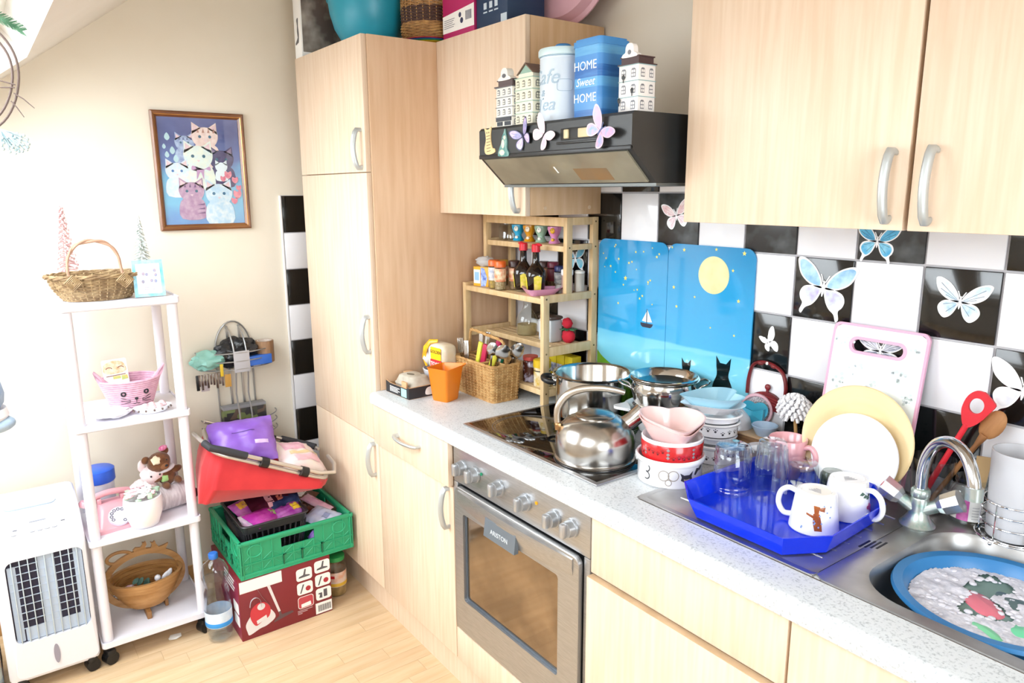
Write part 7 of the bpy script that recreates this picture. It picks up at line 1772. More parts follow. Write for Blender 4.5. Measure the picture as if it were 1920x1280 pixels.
b.prism([(-0.03, 0.060), (0.03, 0.062), (0.03, 0.065), (-0.03, 0.063)], 0.001, 0.0014)
obj('eye_print', b, mat('brown_card_ink', '#7a4a3a', 0.5), t, kind='stuff')
b = MB().fr(Mf).prism([(-0.01, 0.05), (0.014, 0.05), (0.014, 0.06), (-0.01, 0.06)], 0.001, 0.0014).prism([(0.016, 0.044), (0.036, 0.046), (0.034, 0.060), (0.016, 0.060)], 0.001, 0.0014)
obj('green_print', b, mat('green_card_ink', '#a8c478', 0.5, h2='#e0c060', scale=50), t)
t = thing('rose_dish', 'small white oval dish of pink paper roses in front of the cat basket', 'dish', (0.395, -1.222, ZB), 0.0)
obj('dish', MB().lathe([(0, 0), (0.03, 0), (0.036, 0.004), (0.048, 0.020), (0.050, 0.022), (0.046, 0.022), (0.034, 0.008), (0, 0.006)], 32, sx=0.75, sy=1.22), CERAM, t)
b = MB(); rr8 = random.Random(4)
for (x, y) in ((0.0, -0.022), (0.008, 0.018), (-0.012, 0.032), (-0.010, 0.0), (0.012, -0.002)):
    for k in range(3): b.tube([(x + (0.011 - 0.003 * k) * math.cos(a), y + (0.011 - 0.003 * k) * math.sin(a), 0.020 + 0.004 * k) for a in [2 * pi * q / 10 for q in range(10)]], 0.0045, 6, closed=True)
obj('paper_rose', b, mat('rose_paper', '#e8c4c8', 0.85), t, kind='stuff')
b = MB()
for k in range(14):
    a = 2 * pi * k / 14; b.ball((0.036 * math.cos(a), 0.059 * math.sin(a), 0.014), 0.0035, n=6, m=4)
obj('rim_dots', b, mat('brown_glaze_dot', '#6a5850', 0.5), t, kind='stuff')
t = thing('lace_doily', 'crumpled white lace cloth at the left of the second shelf', 'cloth', (0.375, -1.345, ZB + 0.004), 0.3)
b = MB().ball((0, 0, 0.012), 0.055, 0.062, 0.012, 24, 10, nz=0.35, nf=3)
obj('cloth', b, mat('white_cloth', '#eceaf0', 0.9, bump=0.5), t)
# third tier
ZB = SZ[1] + 0.0005
L0 = (0.325, -1.366, ZB)
t = thing('pink_telephone', 'pale pink retro rotary telephone on the third shelf', 'telephone', L0, rot=(0, 0, 0.12))
PT = mat('phone_pink', '#dfa3ac', 0.3, coat=0.3)
LP = []
for (x0, x1, yh, z) in ((-0.062, 0.072, 0.070, 0.0), (-0.062, 0.072, 0.070, 0.012), (-0.060, 0.068, 0.064, 0.014), (-0.060, 0.060, 0.060, 0.020), (-0.052, 0.030, 0.046, 0.062), (-0.050, 0.008, 0.042, 0.076)):
    LP.append([(p[0], p[1], z) for p in rrect(x0, x1, -yh, yh, 0.012, 4)])
bd = obj('body', MB().loft(LP, cap0=True, cap1=True), PT, t)
Md = Matrix.Translation((0.050, 0.004, 0.043)) @ Matrix.Rotation(0.72, 4, 'Y')
dl = obj('dial', MB().fr(Md).lathe([(0, 0.004), (0.014, 0.004), (0.016, 0.003), (0.033, 0.003), (0.034, 0.0), (0.034, -0.01)], 32), mat('dial_white', '#dcdaea', 0.3), t)
b = MB().fr(Md)
for k in range(10):
    a = 0.5 + k * 0.52; b.lathe([(0.0058, 0.0034), (0.0040, 0.0045), (0.003, 0.0034)], 10, (0.0245 * math.cos(a), 0.0245 * math.sin(a), 0))
obj('finger_hole', b, mat('dial_hole', '#4a4656', 0.4), dl, kind='stuff')
hs = MB().tube(crom([(-0.026, -0.080, 0.082), (-0.026, -0.060, 0.098), (-0.026, 0.0, 0.108), (-0.026, 0.060, 0.098), (-0.026, 0.080, 0.082)], 5, closed=False), [0.016] + [0.0105] * 19 + [0.016], 12)
hs.cyl((-0.026, -0.080, 0.078), (-0.026, -0.074, 0.094), 0.024, 0.018, n=20).cyl((-0.026, 0.080, 0.078), (-0.026, 0.074, 0.094), 0.024, 0.018, n=20)
obj('handset', hs, PT, t)
obj('cradle', MB().box(-0.040, -0.012, -0.044, -0.030, 0.074, 0.094, 0.004).box(-0.040, -0.012, 0.030, 0.044, 0.074, 0.094, 0.004), PT, t)
L0 = (0.398, -1.284, ZB)
t = thing('white_planter', 'round white planter with pink and white artificial flowers', 'planter', L0)
obj('pot', MB().lathe([(0, 0), (0.038, 0), (0.044, 0.004), (0.058, 0.045), (0.062, 0.080), (0.059, 0.104), (0.056, 0.106), (0.056, 0.098), (0, 0.090)], 40), mat('matt_white_pot', '#efeef2', 0.4), t)
rr8 = random.Random(6)
for nm, h_, n_, lst in (('pink_bloom', '#e8c6cc', 16, 1), ('white_bloom', '#eceaec', 16, 2)):
    b = MB()
    for k in range(n_):
        a = 2 * pi * rr8.random(); q = 0.044 * math.sqrt(rr8.random()); z = 0.115 + 0.040 * (1 - q / 0.05) * rr8.random()
        x, y = q * math.cos(a), q * math.sin(a)
        for j in range(5):
            aa = j * 1.2566 + a; b.ball((x + 0.009 * math.cos(aa), y + 0.009 * math.sin(aa), z + 0.004 * math.sin(j)), 0.0085, 0.0085, 0.004, 6, 4)
    obj(nm, b, mat(nm, h_, 0.85), t, kind='stuff')
b = MB()
for k in range(14):
    a = 2 * pi * rr8.random(); q = 0.05; b.prism([(q * math.cos(a) * 0.5, q * math.sin(a) * 0.5), (q * math.cos(a - 0.2), q * math.sin(a - 0.2)), (q * 1.15 * math.cos(a), q * 1.15 * math.sin(a)), (q * math.cos(a + 0.2), q * math.sin(a + 0.2))], 0.104 + 0.02 * rr8.random(), 0.106 + 0.02 * rr8.random())
obj('leaf', b, mat('mint_leaf', '#9cc7a8', 0.7, h2='#cfe2cf', scale=80), t, kind='stuff')
# soft toy: pale pink plush rabbit lying behind, and bear
t = thing('pink_plush', 'pale pink fluffy soft toy lying behind the white planter', 'soft toy', (0.285, -1.262, ZB), 0.2)
PLM = mat('pink_plush_fur', '#ecd0d2', 0.95, h2='#f2e2e2', scale=40, bump=0.8, sheen=0.4)
b = MB().ball((0, 0, 0.062), 0.050, 0.058, 0.060, 24, 16, nz=0.10, nf=6)
obj('body', b, PLM, t)
obj('head', MB().ball((0.012, 0.030, 0.135), 0.036, 0.040, 0.034, 20, 14, nz=0.08, nf=6), PLM, t)
for sg in (-1, 1): obj('ear', MB().ball((-0.004, 0.030 + sg * 0.026, 0.168), 0.010, 0.014, 0.022, 12, 8, nz=0.08), PLM, t)
for y in (0.014, 0.044): obj('eye', MB().ball((0.046, y, 0.140), 0.0035, n=8, m=6), INK, t)
obj('ribbon', MB().box(0.030, 0.044, 0.05, 0.075, 0.105, 0.130, 0.005), mat('lime_ribbon', '#a9d88c', 0.6), t)
L0 = (0.275, -1.165, ZB + 0.088)
t = thing('log_roll', 'white birch-patterned fabric log with a black end cap on the third shelf', 'cushion', (0.300, -1.170, ZB), 0.25)
obj('roll', MB().fr(Matrix.Translation((0, 0, 0.043)) @ Matrix.Rotation(pi / 2, 4, 'X')).lathe([(0, -0.062), (0.034, -0.062), (0.042, -0.056), (0.042, 0.056), (0.034, 0.062), (0, 0.062)], 28, wob=lambda a, z: 1 + 0.02 * math.sin(5 * a)), mat('birch_fabric', '#d9d2d4', 0.85, h2='#b9aeb2', scale=22, stretch=(1, 5, 1)), t)
obj('end_cap', MB().fr(Matrix.Translation((0.030, 0.056, 0.043)) @ Matrix.Rotation(pi / 2 - 0.5, 4, 'X')).lathe([(0, -0.014), (0.018, -0.014), (0.019, 0.0), (0.010, 0.006), (0, 0.006)], 20), BLACK, t)
t = thing('teddy_bear', 'small brown teddy bear with pink striped bow and white collar', 'soft toy', (0.285, -1.175, ZB + 0.086), rot=(0.25, 0, 0.25))
BF = mat('brown_bear_fur', '#7b4f2f', 0.95, h2='#5f3a20', scale=60, bump=0.8, sheen=0.3)
obj('body', MB().ball((0, 0, 0.036), 0.026, 0.032, 0.038, 18, 12, nz=0.06, nf=7), BF, t)
obj('head', MB().ball((0.008, -0.010, 0.098), 0.034, 0.040, 0.036, 20, 14, nz=0.05, nf=7), BF, t)
for sg in (-1, 1):
    obj('ear', MB().ball((0.0, -0.010 + sg * 0.036, 0.124), 0.008, 0.014, 0.014, 12, 8), BF, t)
    obj('arm', MB().ball((0.014, sg * 0.036, 0.046), 0.013, 0.020, 0.012, 12, 8), BF, t)
    obj('leg', MB().ball((0.026, sg * 0.022, 0.012), 0.022, 0.013, 0.013, 12, 8), BF, t)
obj('muzzle', MB().ball((0.038, -0.006, 0.088), 0.014, 0.016, 0.012, 12, 8), mat('bear_muzzle', '#8a5c3c', 0.95), t)
obj('nose', MB().ball((0.050, -0.004, 0.092), 0.004, 0.006, 0.004, 8, 6), INK, t)
for y in (-0.022, 0.008): obj('eye', MB().ball((0.038, y, 0.106), 0.003, n=8, m=6), INK, t)
obj('flower_badge', MB().lathe([(0, 0.008), (0.012, 0.006), (0.016, 0.0), (0.012, -0.004)], 14, wob=lambda a, z: 1 + 0.15 * math.sin(5 * a)).fr(None), mat('cream_flower', '#e8dfc4', 0.8), t).matrix_local = Matrix.Translation((0.036, -0.026, 0.122)) @ Matrix.Rotation(1.1, 4, 'Y')
obj('bow', MB().ball((0.004, 0.022, 0.138), 0.010, 0.016, 0.010, 12, 8), mat('hot_pink_bow', '#dd5a9c', 0.7, h2='#f4b6d4', scale=120), t)
obj('collar', MB().ball((0.012, 0.004, 0.066), 0.026, 0.032, 0.010, 16, 8), mat('white_collar', '#e4e2e8', 0.9), t)
t = thing('storage_jar', 'clear jar with bright blue lid behind the shelf post', 'jar', (0.205, -1.388, ZB))
obj('jar', MB().lathe([(0, 0), (0.044, 0), (0.048, 0.004), (0.048, 0.125), (0, 0.126)], 32), milky('clear_tub', '#e6e8f2', 0.5), t)
obj('lid', MB().lathe([(0.05, 0.122), (0.053, 0.126), (0.053, 0.166), (0.048, 0.170), (0, 0.170)], 32), mat('royal_blue_lid', '#2b62d8', 0.35), t)
# bottom tier: folding wooden fruit bowl with cat silhouettes
ZB = SZ[0] + 0.0005
L0 = (0.298, -1.288, ZB)
t = thing('wooden_bowl', 'carved folding wooden fruit bowl with cat cut-outs on the bottom shelf', 'bowl', L0, 0.0)
WB = mat('bowl_wood', '#b98b57', 0.45, h2='#a2733f', scale=12, stretch=(1, 1, 5)); WBD = mat('bowl_wood_dark', '#94683c', 0.5)
b = MB()
for i in range(9):
    f = i / 8; ry = 0.062 + 0.062 * f ** 0.75; rx = ry * 0.78; z = 0.030 + 0.012 * i
    b.loft([[(p[0], p[1], zz) for p in circ(-0.004 * i * 0.3, 0, a_, b_, 40)] for a_, b_, zz in ((rx, ry, z), (rx, ry, z + 0.0112), (rx - 0.012, ry - 0.012, z + 0.0112), (rx - 0.012, ry - 0.012, z), (rx, ry, z))], smooth=False)
b.lathe([(0, 0.028), (0.055, 0.028), (0.055, 0.034), (0, 0.034)], 32, sx=0.78)
obj('spiral_bowl', b, WB, t)
# hoop frame in a plane leaning back, with cats on top
Mh = Matrix.Translation((-0.035, 0.0, 0.0)) @ Matrix.Rotation(-0.10, 4, 'Y') @ Mf
oo = [(0.140 * math.cos(a), 0.105 + 0.108 * math.sin(a)) for a in [2 * pi * k / 64 for k in range(64)]]
ii = [(0.118 * math.cos(a), 0.105 + 0.088 * math.sin(a)) for a in [2 * pi * k / 64 for k in range(64)]]
fr2 = obj('hoop', MB().fr(Mh).loft([[(p[0], p[1], w) for p in P] for P, w in ((oo, -0.007), (oo, 0.007), (ii, 0.007), (ii, -0.007), (oo, -0.007))], smooth=False), WB, t)
def woodcat(x, z, s, k):
    if k == 0: P = [(-0.022, 0), (-0.030, 0.012), (-0.020, 0.020), (-0.004, 0.016), (0.004, 0.024), (0.004, 0.034), (0.009, 0.030), (0.015, 0.034), (0.017, 0.022), (0.012, 0.014), (0.016, 0.0)]
    else: P = [(-0.02, 0), (-0.022, 0.014), (-0.016, 0.030), (-0.020, 0.040), (-0.013, 0.036), (-0.006, 0.041), (-0.004, 0.030), (0.004, 0.016), (0.018, 0.018), (0.034, 0.022), (0.026, 0.008), (0.022, 0.0)]
    return [(x + p[0] * s, z + p[1] * s) for p in P]
b = MB().fr(Mh)
b.prism(woodcat(0.004, 0.205, 1.0, 0), -0.006, 0.006).prism(woodcat(0.056, 0.188, 1.1, 1), -0.006, 0.006)
obj('cat_carving', b, WB, fr2)
b = MB().fr(Mh)
sp_ = []
for k in range(40):
    a = -0.6 + k * 0.16; q = 0.040 - 0.0007 * k * 1.0
    sp_.append((-0.078 + q * 1.25 * math.cos(a + 0.6), 0.198 + q * 0.72 * math.sin(a + 0.6), 0))
b.tube(sp_[:34], 0.0062, 8)
obj('scroll_carving', b, WB, fr2)
obj('foot', MB().box(-0.05, 0.075, -0.020, -0.004, 0.0, 0.028, 0.003).box(-0.05, 0.02, 0.05, 0.062, 0.0, 0.03, 0.003), WBD, t)
t = thing('fake_flower', 'white and pink artificial flower with green leaves in the wooden bowl', 'flower', (0.318, -1.345, ZB + 0.090), 0.1)
b = MB()
for k in range(16):
    a = 2.4 * k; q = 0.022 * math.sqrt(k / 16); b.ball((q * math.cos(a) * 0.7, q * math.sin(a), 0.018 + 0.008 * math.cos(a * 2) - q * 0.2), 0.009, 0.010, 0.007, 8, 5)
obj('bloom', b, mat('blush_bloom', '#e6d4d8', 0.85, h2='#d0a4b4', scale=70), t, kind='stuff')
b = MB()
for (y, z, s_) in ((0.035, 0.034, 0.9), (0.055, 0.022, 1.0), (0.045, 0.004, 0.9), (0.020, 0.040, 0.8), (0.062, 0.008, 0.7), (0.02, -0.012, 0.9), (0.05, -0.018, 0.8)):
    b.fr(Matrix.Translation((0.0, y, z)) @ Matrix.Rotation(0.5 + y * 9, 4, 'X') @ Matrix.Rotation(0.8, 4, 'Y'))
    b.prism(crom([(0, -0.017 * s_), (0.011 * s_, 0.0), (0, 0.019 * s_), (-0.011 * s_, 0.0)], 3), -0.0005, 0.0008)
obj('leaf', b, mat('dusty_green_leaf', '#4f7268', 0.7, h2='#3b5a50', scale=60), t, kind='stuff')
t = thing('angel_ornament', 'little blue and white angel ornament lying in the wooden bowl', 'ornament', (0.330, -1.245, ZB + 0.098), 0.2)
PBL = mat('pale_blue_gown', '#9fc0e0', 0.5)
obj('gown', MB().ball((0, 0, 0.008), 0.016, 0.026, 0.014, 14, 10), PBL, t)
obj('head', MB().ball((0.004, -0.012, 0.032), 0.010, 0.011, 0.012, 12, 8), mat('angel_white', '#e8e8f0', 0.5), t)
for y_, r_ in ((0.012, 0.9), (0.026, 0.5)): obj('wing', MB().fr(Matrix.Translation((0, y_, 0.024)) @ Matrix.Rotation(-r_, 4, 'X')).ball((0, 0, 0.008), 0.005, 0.010, 0.020, 12, 8), mat('angel_white', '#e8e8f0', 0.5), t)
obj('beak', MB().ball((0.012, -0.002, 0.022), 0.003, 0.006, 0.002, 8, 5), mat('orange_dot', '#d88a6a', 0.5), t)

# ---------------- air cooler ----------------
L0 = (0.315, -1.600, 0)
ac = thing('air_cooler', 'white floor-standing air cooler with slatted vent beside the shelf', 'air cooler', L0)
CY0, CY1 = -1.722, -1.468
CW = mat('cooler_white', '#dfe0e8', 0.35); CG = mat('cooler_pad_grey', '#b4c2d4', 0.45)  # blue-grey for the vent pads and cross bars
hy = (CY1 - CY0) / 2; yc = (CY0 + CY1) / 2
# body rises to a sloped control deck (side outline swept along y)
sidep = [(0.180, 0.045), (0.438, 0.045), (0.444, 0.06), (0.444, 0.495), (0.432, 0.510), (0.350, 0.565), (0.28, 0.590), (0.20, 0.598), (0.178, 0.585), (0.172, 0.55), (0.172, 0.06)]
MY = Matrix(((1, 0, 0, 0), (0, 0, -1, 0), (0, 1, 0, 0), (0, 0, 0, 1)))
b = MB()
L_ = []
for y, k in ((CY0, 0.93), (CY0 + 0.006, 0.975), (CY0 + 0.018, 1.0), (CY1 - 0.018, 1.0), (CY1 - 0.006, 0.975), (CY1, 0.93)):
    L_.append([(0.310 + (p[0] - 0.310) * k, y, 0.32 + (p[1] - 0.32) * (k * 0.5 + 0.5)) for p in sidep])
b.loft(L_, cap0=True, cap1=True)
obj('body', b, CW, ac, rel=L0)
MX = Matrix(((0, 0, 1, 0.4440), (1, 0, 0, 0), (0, 1, 0, 0), (0, 0, 0, 1)))
VY0, VY1, VZ0, VZ1 = -1.690, -1.482, 0.182, 0.462
fo = rrect(CY0 + 0.022, CY1 - 0.004, 0.060, 0.500, 0.020, 6); fi = rrect(VY0, VY1, VZ0, VZ1, 0.022, 6)
obj('front_panel', MB().fr(MX).loft([[(p[0], p[1], w) for p in P] for P, w in ((fo, 0.0), (fo, 0.008), (fi, 0.0125), (fi, 0.0))], smooth=False), CW, ac, rel=L0)
gr = obj('vent_back', MB().fr(MX).prism(fi, 0.0002, 0.0012), mat('vent_dark', '#1d1a34', 0.6), ac, rel=L0)
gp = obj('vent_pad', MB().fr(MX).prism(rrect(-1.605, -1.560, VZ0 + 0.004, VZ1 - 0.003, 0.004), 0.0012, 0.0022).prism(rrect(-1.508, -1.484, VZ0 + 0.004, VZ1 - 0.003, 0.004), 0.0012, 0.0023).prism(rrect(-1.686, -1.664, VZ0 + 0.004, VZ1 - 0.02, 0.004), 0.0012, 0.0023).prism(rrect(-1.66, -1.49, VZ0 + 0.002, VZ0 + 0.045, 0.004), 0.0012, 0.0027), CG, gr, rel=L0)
for i in range(9):
    y = VY0 + 0.016 + i * (VY1 - VY0 - 0.032) / 8
    obj('slat', MB().fr(MX).box(y - 0.0016, y + 0.0016, VZ0 + 0.001, VZ1 - 0.001, 0.0035, 0.0115, 0.0006), mat('vent_slat', '#b7c4cc', 0.4), ac, rel=L0)
for i in range(9):
    z = VZ0 + 0.046 + i * 0.0265
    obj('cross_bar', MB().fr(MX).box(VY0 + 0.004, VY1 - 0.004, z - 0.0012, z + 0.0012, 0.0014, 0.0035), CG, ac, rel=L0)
obj('water_gauge', MB().fr(MX).prism(circ(-1.588, 0.116, 0.0085, 0.034, 24), 0.0092, 0.0128), mat('gauge_grey', '#8f8b98', 0.25), ac, rel=L0)
# control deck: handle recess and buttons on the slope
sl = math.atan2(0.055, 0.082)
MD = Matrix.Translation((0.391, 0, 0.5385)) @ Matrix.Rotation(sl, 4, 'Y') @ Matrix(((0, -1, 0, 0), (1, 0, 0, 0), (0, 0, 1, 0), (0, 0, 0, 1)))
for i, y in enumerate((-1.655, -1.605, -1.585, -1.565, -1.545)):
    obj('button', MB().fr(MD).prism(rrect(y - 0.007, y + 0.007, -0.022, -0.012, 0.004), -0.003, 0.003), mat('button_grey', '#a6aab2', 0.35), ac, rel=L0)
obj('logo_strip', MB().fr(MD).prism([(-1.61, 0.016), (-1.565, 0.016), (-1.565, 0.020), (-1.61, 0.020)], -0.001, 0.0008), mat('logo_grey', '#8a8e98', 0.4), ac, rel=L0)
for y in (-1.650, -1.520): obj('indicator', MB().fr(MD).prism([(y - 0.006, -0.004), (y + 0.006, -0.004), (y + 0.006, 0.0), (y - 0.006, 0.0)], -0.001, 0.0008), mat('indicator_grey', '#6a6a72', 0.4), ac, rel=L0)
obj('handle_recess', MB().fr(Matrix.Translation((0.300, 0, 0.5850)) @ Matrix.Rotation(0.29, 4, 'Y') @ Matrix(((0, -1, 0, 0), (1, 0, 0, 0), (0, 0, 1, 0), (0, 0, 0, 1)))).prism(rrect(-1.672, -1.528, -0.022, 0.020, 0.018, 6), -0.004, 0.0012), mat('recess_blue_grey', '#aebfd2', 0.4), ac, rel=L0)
for y in (CY0 + 0.03, CY1 - 0.026):
    for x in (0.205, 0.425): castor(ac, x, y, 0.05, L0, 0.021, 0.2)
# quilted floral bag left of the cooler
t = thing('floral_bag', 'muted floral fabric bag standing on the floor left of the cooler', 'bag', (0.33, -1.815, 0))
obj('bag', MB().loft([[(p[0] * k, p[1] * k2, z) for p in rrect(-0.11, 0.11, -0.078, 0.078, 0.03, 5)] for k, k2, z in ((0.9, 0.9, 0.0), (1.0, 1.0, 0.05), (1.0, 0.98, 0.20), (0.95, 0.85, 0.33), (0.9, 0.55, 0.36))], cap0=True, cap1=True), blot('muted_floral', ['#8fa0ac', '#b8a58e', '#6e5a58', '#a9b3ae', '#8c6a5c'], 26, 0.9), t)
obj('strap', MB().tube(crom([(0.05, -0.02, 0.355), (0.05, -0.03, 0.42), (-0.05, -0.03, 0.42), (-0.05, -0.02, 0.355)], 5, closed=False), 0.010, 8, flat=0.4), blot('muted_floral', ['#8fa0ac'], 26, 0.9), t)
t = thing('paper_scrap', 'crumpled scrap of white tissue on the laminate floor', 'scrap', (0.405, -1.232, 0.0005))
obj('scrap', MB().ball((0, 0, 0.005), 0.016, 0.022, 0.005, 12, 8, nz=0.5, nf=3), PAPERW, t)

# ---------------- hanging wreath and blue ornament ----------------
L0 = (0.475, -1.632, 1.900)
t = thing('twig_wreath', 'hanging twig ring wreath with fir sprig in front of the roof window', 'wreath', L0, 0.0)
TW_ = mat('dark_twig', '#5a4a44', 0.8)
Mw = Matrix.Rotation(-0.35, 4, 'Z') @ Mf
b = MB().fr(Mw)
for rr9, ph in ((0.158, 0.0), (0.142, 0.6)):
    b.tube([(rr9 * math.cos(a) + 0.004 * math.sin(3 * a + ph), rr9 * 1.06 * math.sin(a) + 0.004 * math.cos(4 * a), 0.006 * math.sin(2 * a + ph)) for a in [2 * pi * k / 60 for k in range(60)]], 0.0032, 6, closed=True)
obj('hoop', b, TW_, t)
b = MB().fr(Mw)
for (a, l1, da) in ((-0.35, 0.06, -0.7), (-0.25, -0.10, 0.1), (-0.5, 0.05, -1.0), (-0.2, -0.13, -0.2)):
    x, z = 0.15 * math.cos(a), 0.155 * math.sin(a)
    b.tube([(x, z, 0.004), (x + l1 * 0.5 * math.cos(da), z + l1 * 0.5 * math.sin(da) + 0.004, 0.008), (x + l1 * math.cos(da), z + l1 * math.sin(da), 0.006)], [0.002, 0.0016, 0.001], 5)
obj('twig', b, TW_, t, kind='stuff')
b = MB().fr(Mw); rr8 = random.Random(9)
for k in range(70):
    f = k / 69; x, z = 0.07 + 0.11 * f, 0.165 - 0.035 * f - 0.02 * f * f
    for sg in (-1, 1):
        a = -0.3 + sg * (0.55 + 0.2 * rr8.random()); l = 0.030 * (1 - 0.4 * f)
        b.tube([(x, z, 0.004), (x + l * math.cos(a), z + l * math.sin(a), 0.004 + 0.010 * (rr8.random() - 0.5))], [0.0012, 0.0005], 4)
obj('fir_sprig', b, mat('fir_green', '#3f6a4c', 0.7, h2='#6f9a7c', scale=30), t, kind='stuff')
b = MB().fr(Mw)
for k in range(40):
    a = 2.4 * k; q = 0.030 * math.sqrt(k / 40); b.tube([(0.095, -0.150, 0.0), (0.125 + q * 1.3 * math.cos(a), -0.186 + q * math.sin(a), 0.012 * math.sin(a * 1.7))], [0.002, 0.001], 4)
    b.ball((0.125 + q * 1.3 * math.cos(a), -0.186 + q * math.sin(a), 0.012 * math.sin(a * 1.7)), 0.0045, n=6, m=4)
obj('frosted_sprig', b, mat('frosted_sprig', '#8ea4aa', 0.6, h2='#b9c8ca', scale=60), t, kind='stuff')
obj('cord', MB().cyl((0, 0, 0.160), (0, 0, 0.30), 0.0015, n=6), mat('grey_cord', '#8a8a8a', 0.8), t)
L0 = (0.55, -1.690, 0.985)
t = thing('blue_gnome', 'plump blue cloth hanging figure with a white band at the far left', 'ornament', L0)
obj('body', MB().lathe([(0, -0.02), (0.042, -0.018), (0.062, 0.008), (0.066, 0.035), (0.060, 0.070), (0.046, 0.105), (0.024, 0.14), (0.008, 0.165), (0, 0.17)], 28), mat('blue_plush', '#8fa6c8', 0.95, h2='#a9c0d8', scale=30, bump=0.6), t)
obj('band', MB().lathe([(0.038, -0.052), (0.060, -0.046), (0.071, -0.028), (0.066, -0.006), (0.045, -0.012)], 28), mat('white_plush', '#ecebf0', 0.95), t)
obj('foot', MB().ball((0.01, 0.026, -0.052), 0.05, 0.058, 0.026, 18, 10), mat('blue_plush_foot', '#9db4cc', 0.95, h2='#b3c8da', scale=30, bump=0.6), t)
obj('cord', MB().cyl((0, 0, 0.165), (0, 0, roof_z(L0[1]) - L0[2] + 0.003), 0.0018, n=6), mat('grey_cord', '#8a8a8a', 0.8), t)

# ---------------- wire caddy on the wall ----------------
L0 = (0.0, -0.835, 0.62)
t = thing('wire_rack', 'grey wire two-basket shower caddy leaning on the wall', 'caddy', L0)
WR = mat('satin_wire', '#a9aaac', 0.35, 0.8)
yc = -0.835
b = MB().tube([(0.006, yc - 0.075, 0.52)] + [(0.006, yc - 0.075, z) for z in (0.7, 0.9)] + [(0.006, yc + 0.073 * math.cos(a) - 0.002, 0.935 + 0.128 * math.sin(a)) for a in [pi - pi * k / 16 for k in range(17)]] + [(0.006, yc + 0.071, z) for z in (0.9, 0.7, 0.50)], 0.0055, 8, flat=0.6)
obj('back_frame', b, WR, t, rel=L0)
for y in (yc - 0.022, yc + 0.026): obj('back_bar', MB().box(0.003, 0.007, y - 0.004, y + 0.004, 0.50, 1.045), WR, t, rel=L0)
for y in (yc - 0.026, yc + 0.022): obj('front_bar', MB().tube([(0.010, y, 1.045), (0.030, y, 1.035), (0.060, y, 1.02), (0.088, y, 0.985), (0.106, y, 0.94), (0.106, y, 0.87), (0.085, y, 0.78), (0.110, y, 0.70), (0.113, y, 0.60)], 0.0035, 8), WR, t, rel=L0)
obj('front_plate', MB().box(0.1085, 0.1125, yc - 0.032, yc + 0.030, 0.871, 0.957, 0.001), mat('plate_grey', '#b4b4ba', 0.45), t, rel=L0)
def halfring(z, d, w, r=0.0026):
    return MB().tube([(0.006, yc - w, z)] + [(0.012 + d * math.sin(a), yc - w * math.cos(a), z) for a in [0.15 + (pi - 0.3) * k / 20 for k in range(21)]] + [(0.006, yc + w, z)], r, 6)
for z in (0.884, 0.916, 0.950): obj('basket_wire', halfring(z, 0.100, 0.150), WR, t, rel=L0)
for z in (0.600, 0.636, 0.668): obj('basket_wire', halfring(z, 0.105, 0.150), WR, t, rel=L0)
for z0 in (0.884, 0.600):
    for k in range(7):
        y = yc - 0.13 + k * 0.043; obj('floor_wire', MB().tube([(0.006, y, z0), (0.012 + 0.098 * math.sqrt(max(0, 1 - ((y - yc) / 0.150) ** 2)), y, z0)], 0.002, 5), WR, t, rel=L0)
t = thing('bin_bag', 'crumpled black plastic bin bag in the upper wire basket', 'bag', (0.056, yc - 0.005, 0.8885))
BB = mat('black_bag_film', '#15171b', 0.25, bump=0.8, h2='#24272d', scale=18)
obj('bag', MB().ball((0, 0, 0.055), 0.038, 0.088, 0.054, 30, 18, nz=0.45, nf=2.2), BB, t)
t = thing('tape_roll', 'roll of brown parcel tape standing in the upper wire basket', 'tape', (0.050, yc + 0.112, 0.8885))
b = MB().lathe([(0.023, 0.0), (0.036, 0.0), (0.0362, 0.002), (0.0362, 0.086), (0.036, 0.088), (0.030, 0.088)], 36)
obj('tape', b, mat('brown_tape', '#9c7a5c', 0.35, h2='#8a6a4e', scale=40, stretch=(4, 4, 1)), t)
obj('core', MB().lathe([(0.030, 0.0885), (0.026, 0.0885), (0.026, 0.0), (0.023, 0.0)], 36), mat('card_core', '#d8ccc2', 0.8), t)
t = thing('mint_bag', 'mint green plastic bag at the left of the upper wire basket', 'bag', (0.062, yc - 0.115, 0.8885))
obj('bag', MB().ball((0, 0, 0.036), 0.036, 0.062, 0.036, 24, 14, nz=0.5, nf=2.4), milky('mint_film', '#9fdcd2', 0.8, 0.3), t)
t = thing('blue_box', 'small bright blue carton lying in the upper wire basket', 'box', (0.078, yc + 0.075, 0.8885), 0.1)
obj('carton', MB().box(-0.018, 0.020, -0.048, 0.048, 0, 0.038, 0.001), mat('bright_blue_card', '#2f68c8', 0.45), t)
t = thing('key_bunch', 'bunch of small metal tools and clips hanging from the wire basket', 'keys', (0.100, yc - 0.115, 0.868))
b = MB(); rr8 = random.Random(8)
for k in range(9):
    y = -0.05 + k * 0.011; b.box(-0.002, 0.002, y - 0.004, y + 0.004, -0.03 - 0.02 * rr8.random(), 0.012, 0.001)
obj('key', b, mat('key_metal', '#8f8a86', 0.3, 0.9, h2='#6a5a52', scale=60), t, kind='stuff')
obj('yellow_tag', MB().box(0.002, 0.005, 0.03, 0.042, -0.005, 0.045, 0.001), mat('yellow_tag', '#d9b92a', 0.5), t)
obj('ochre_tag', MB().box(-0.004, -0.001, 0.046, 0.070, -0.052, 0.0, 0.001), mat('ochre_tag', '#c09244', 0.6), t)
obj('grey_tag', MB().box(-0.004, -0.001, -0.045, -0.014, -0.056, -0.014, 0.002), mat('lilac_grey_tag', '#b4acb4', 0.6), t)
obj('black_strap', MB().box(-0.003, 0.002, -0.062, -0.050, -0.050, 0.012, 0.002), BLACK, t)
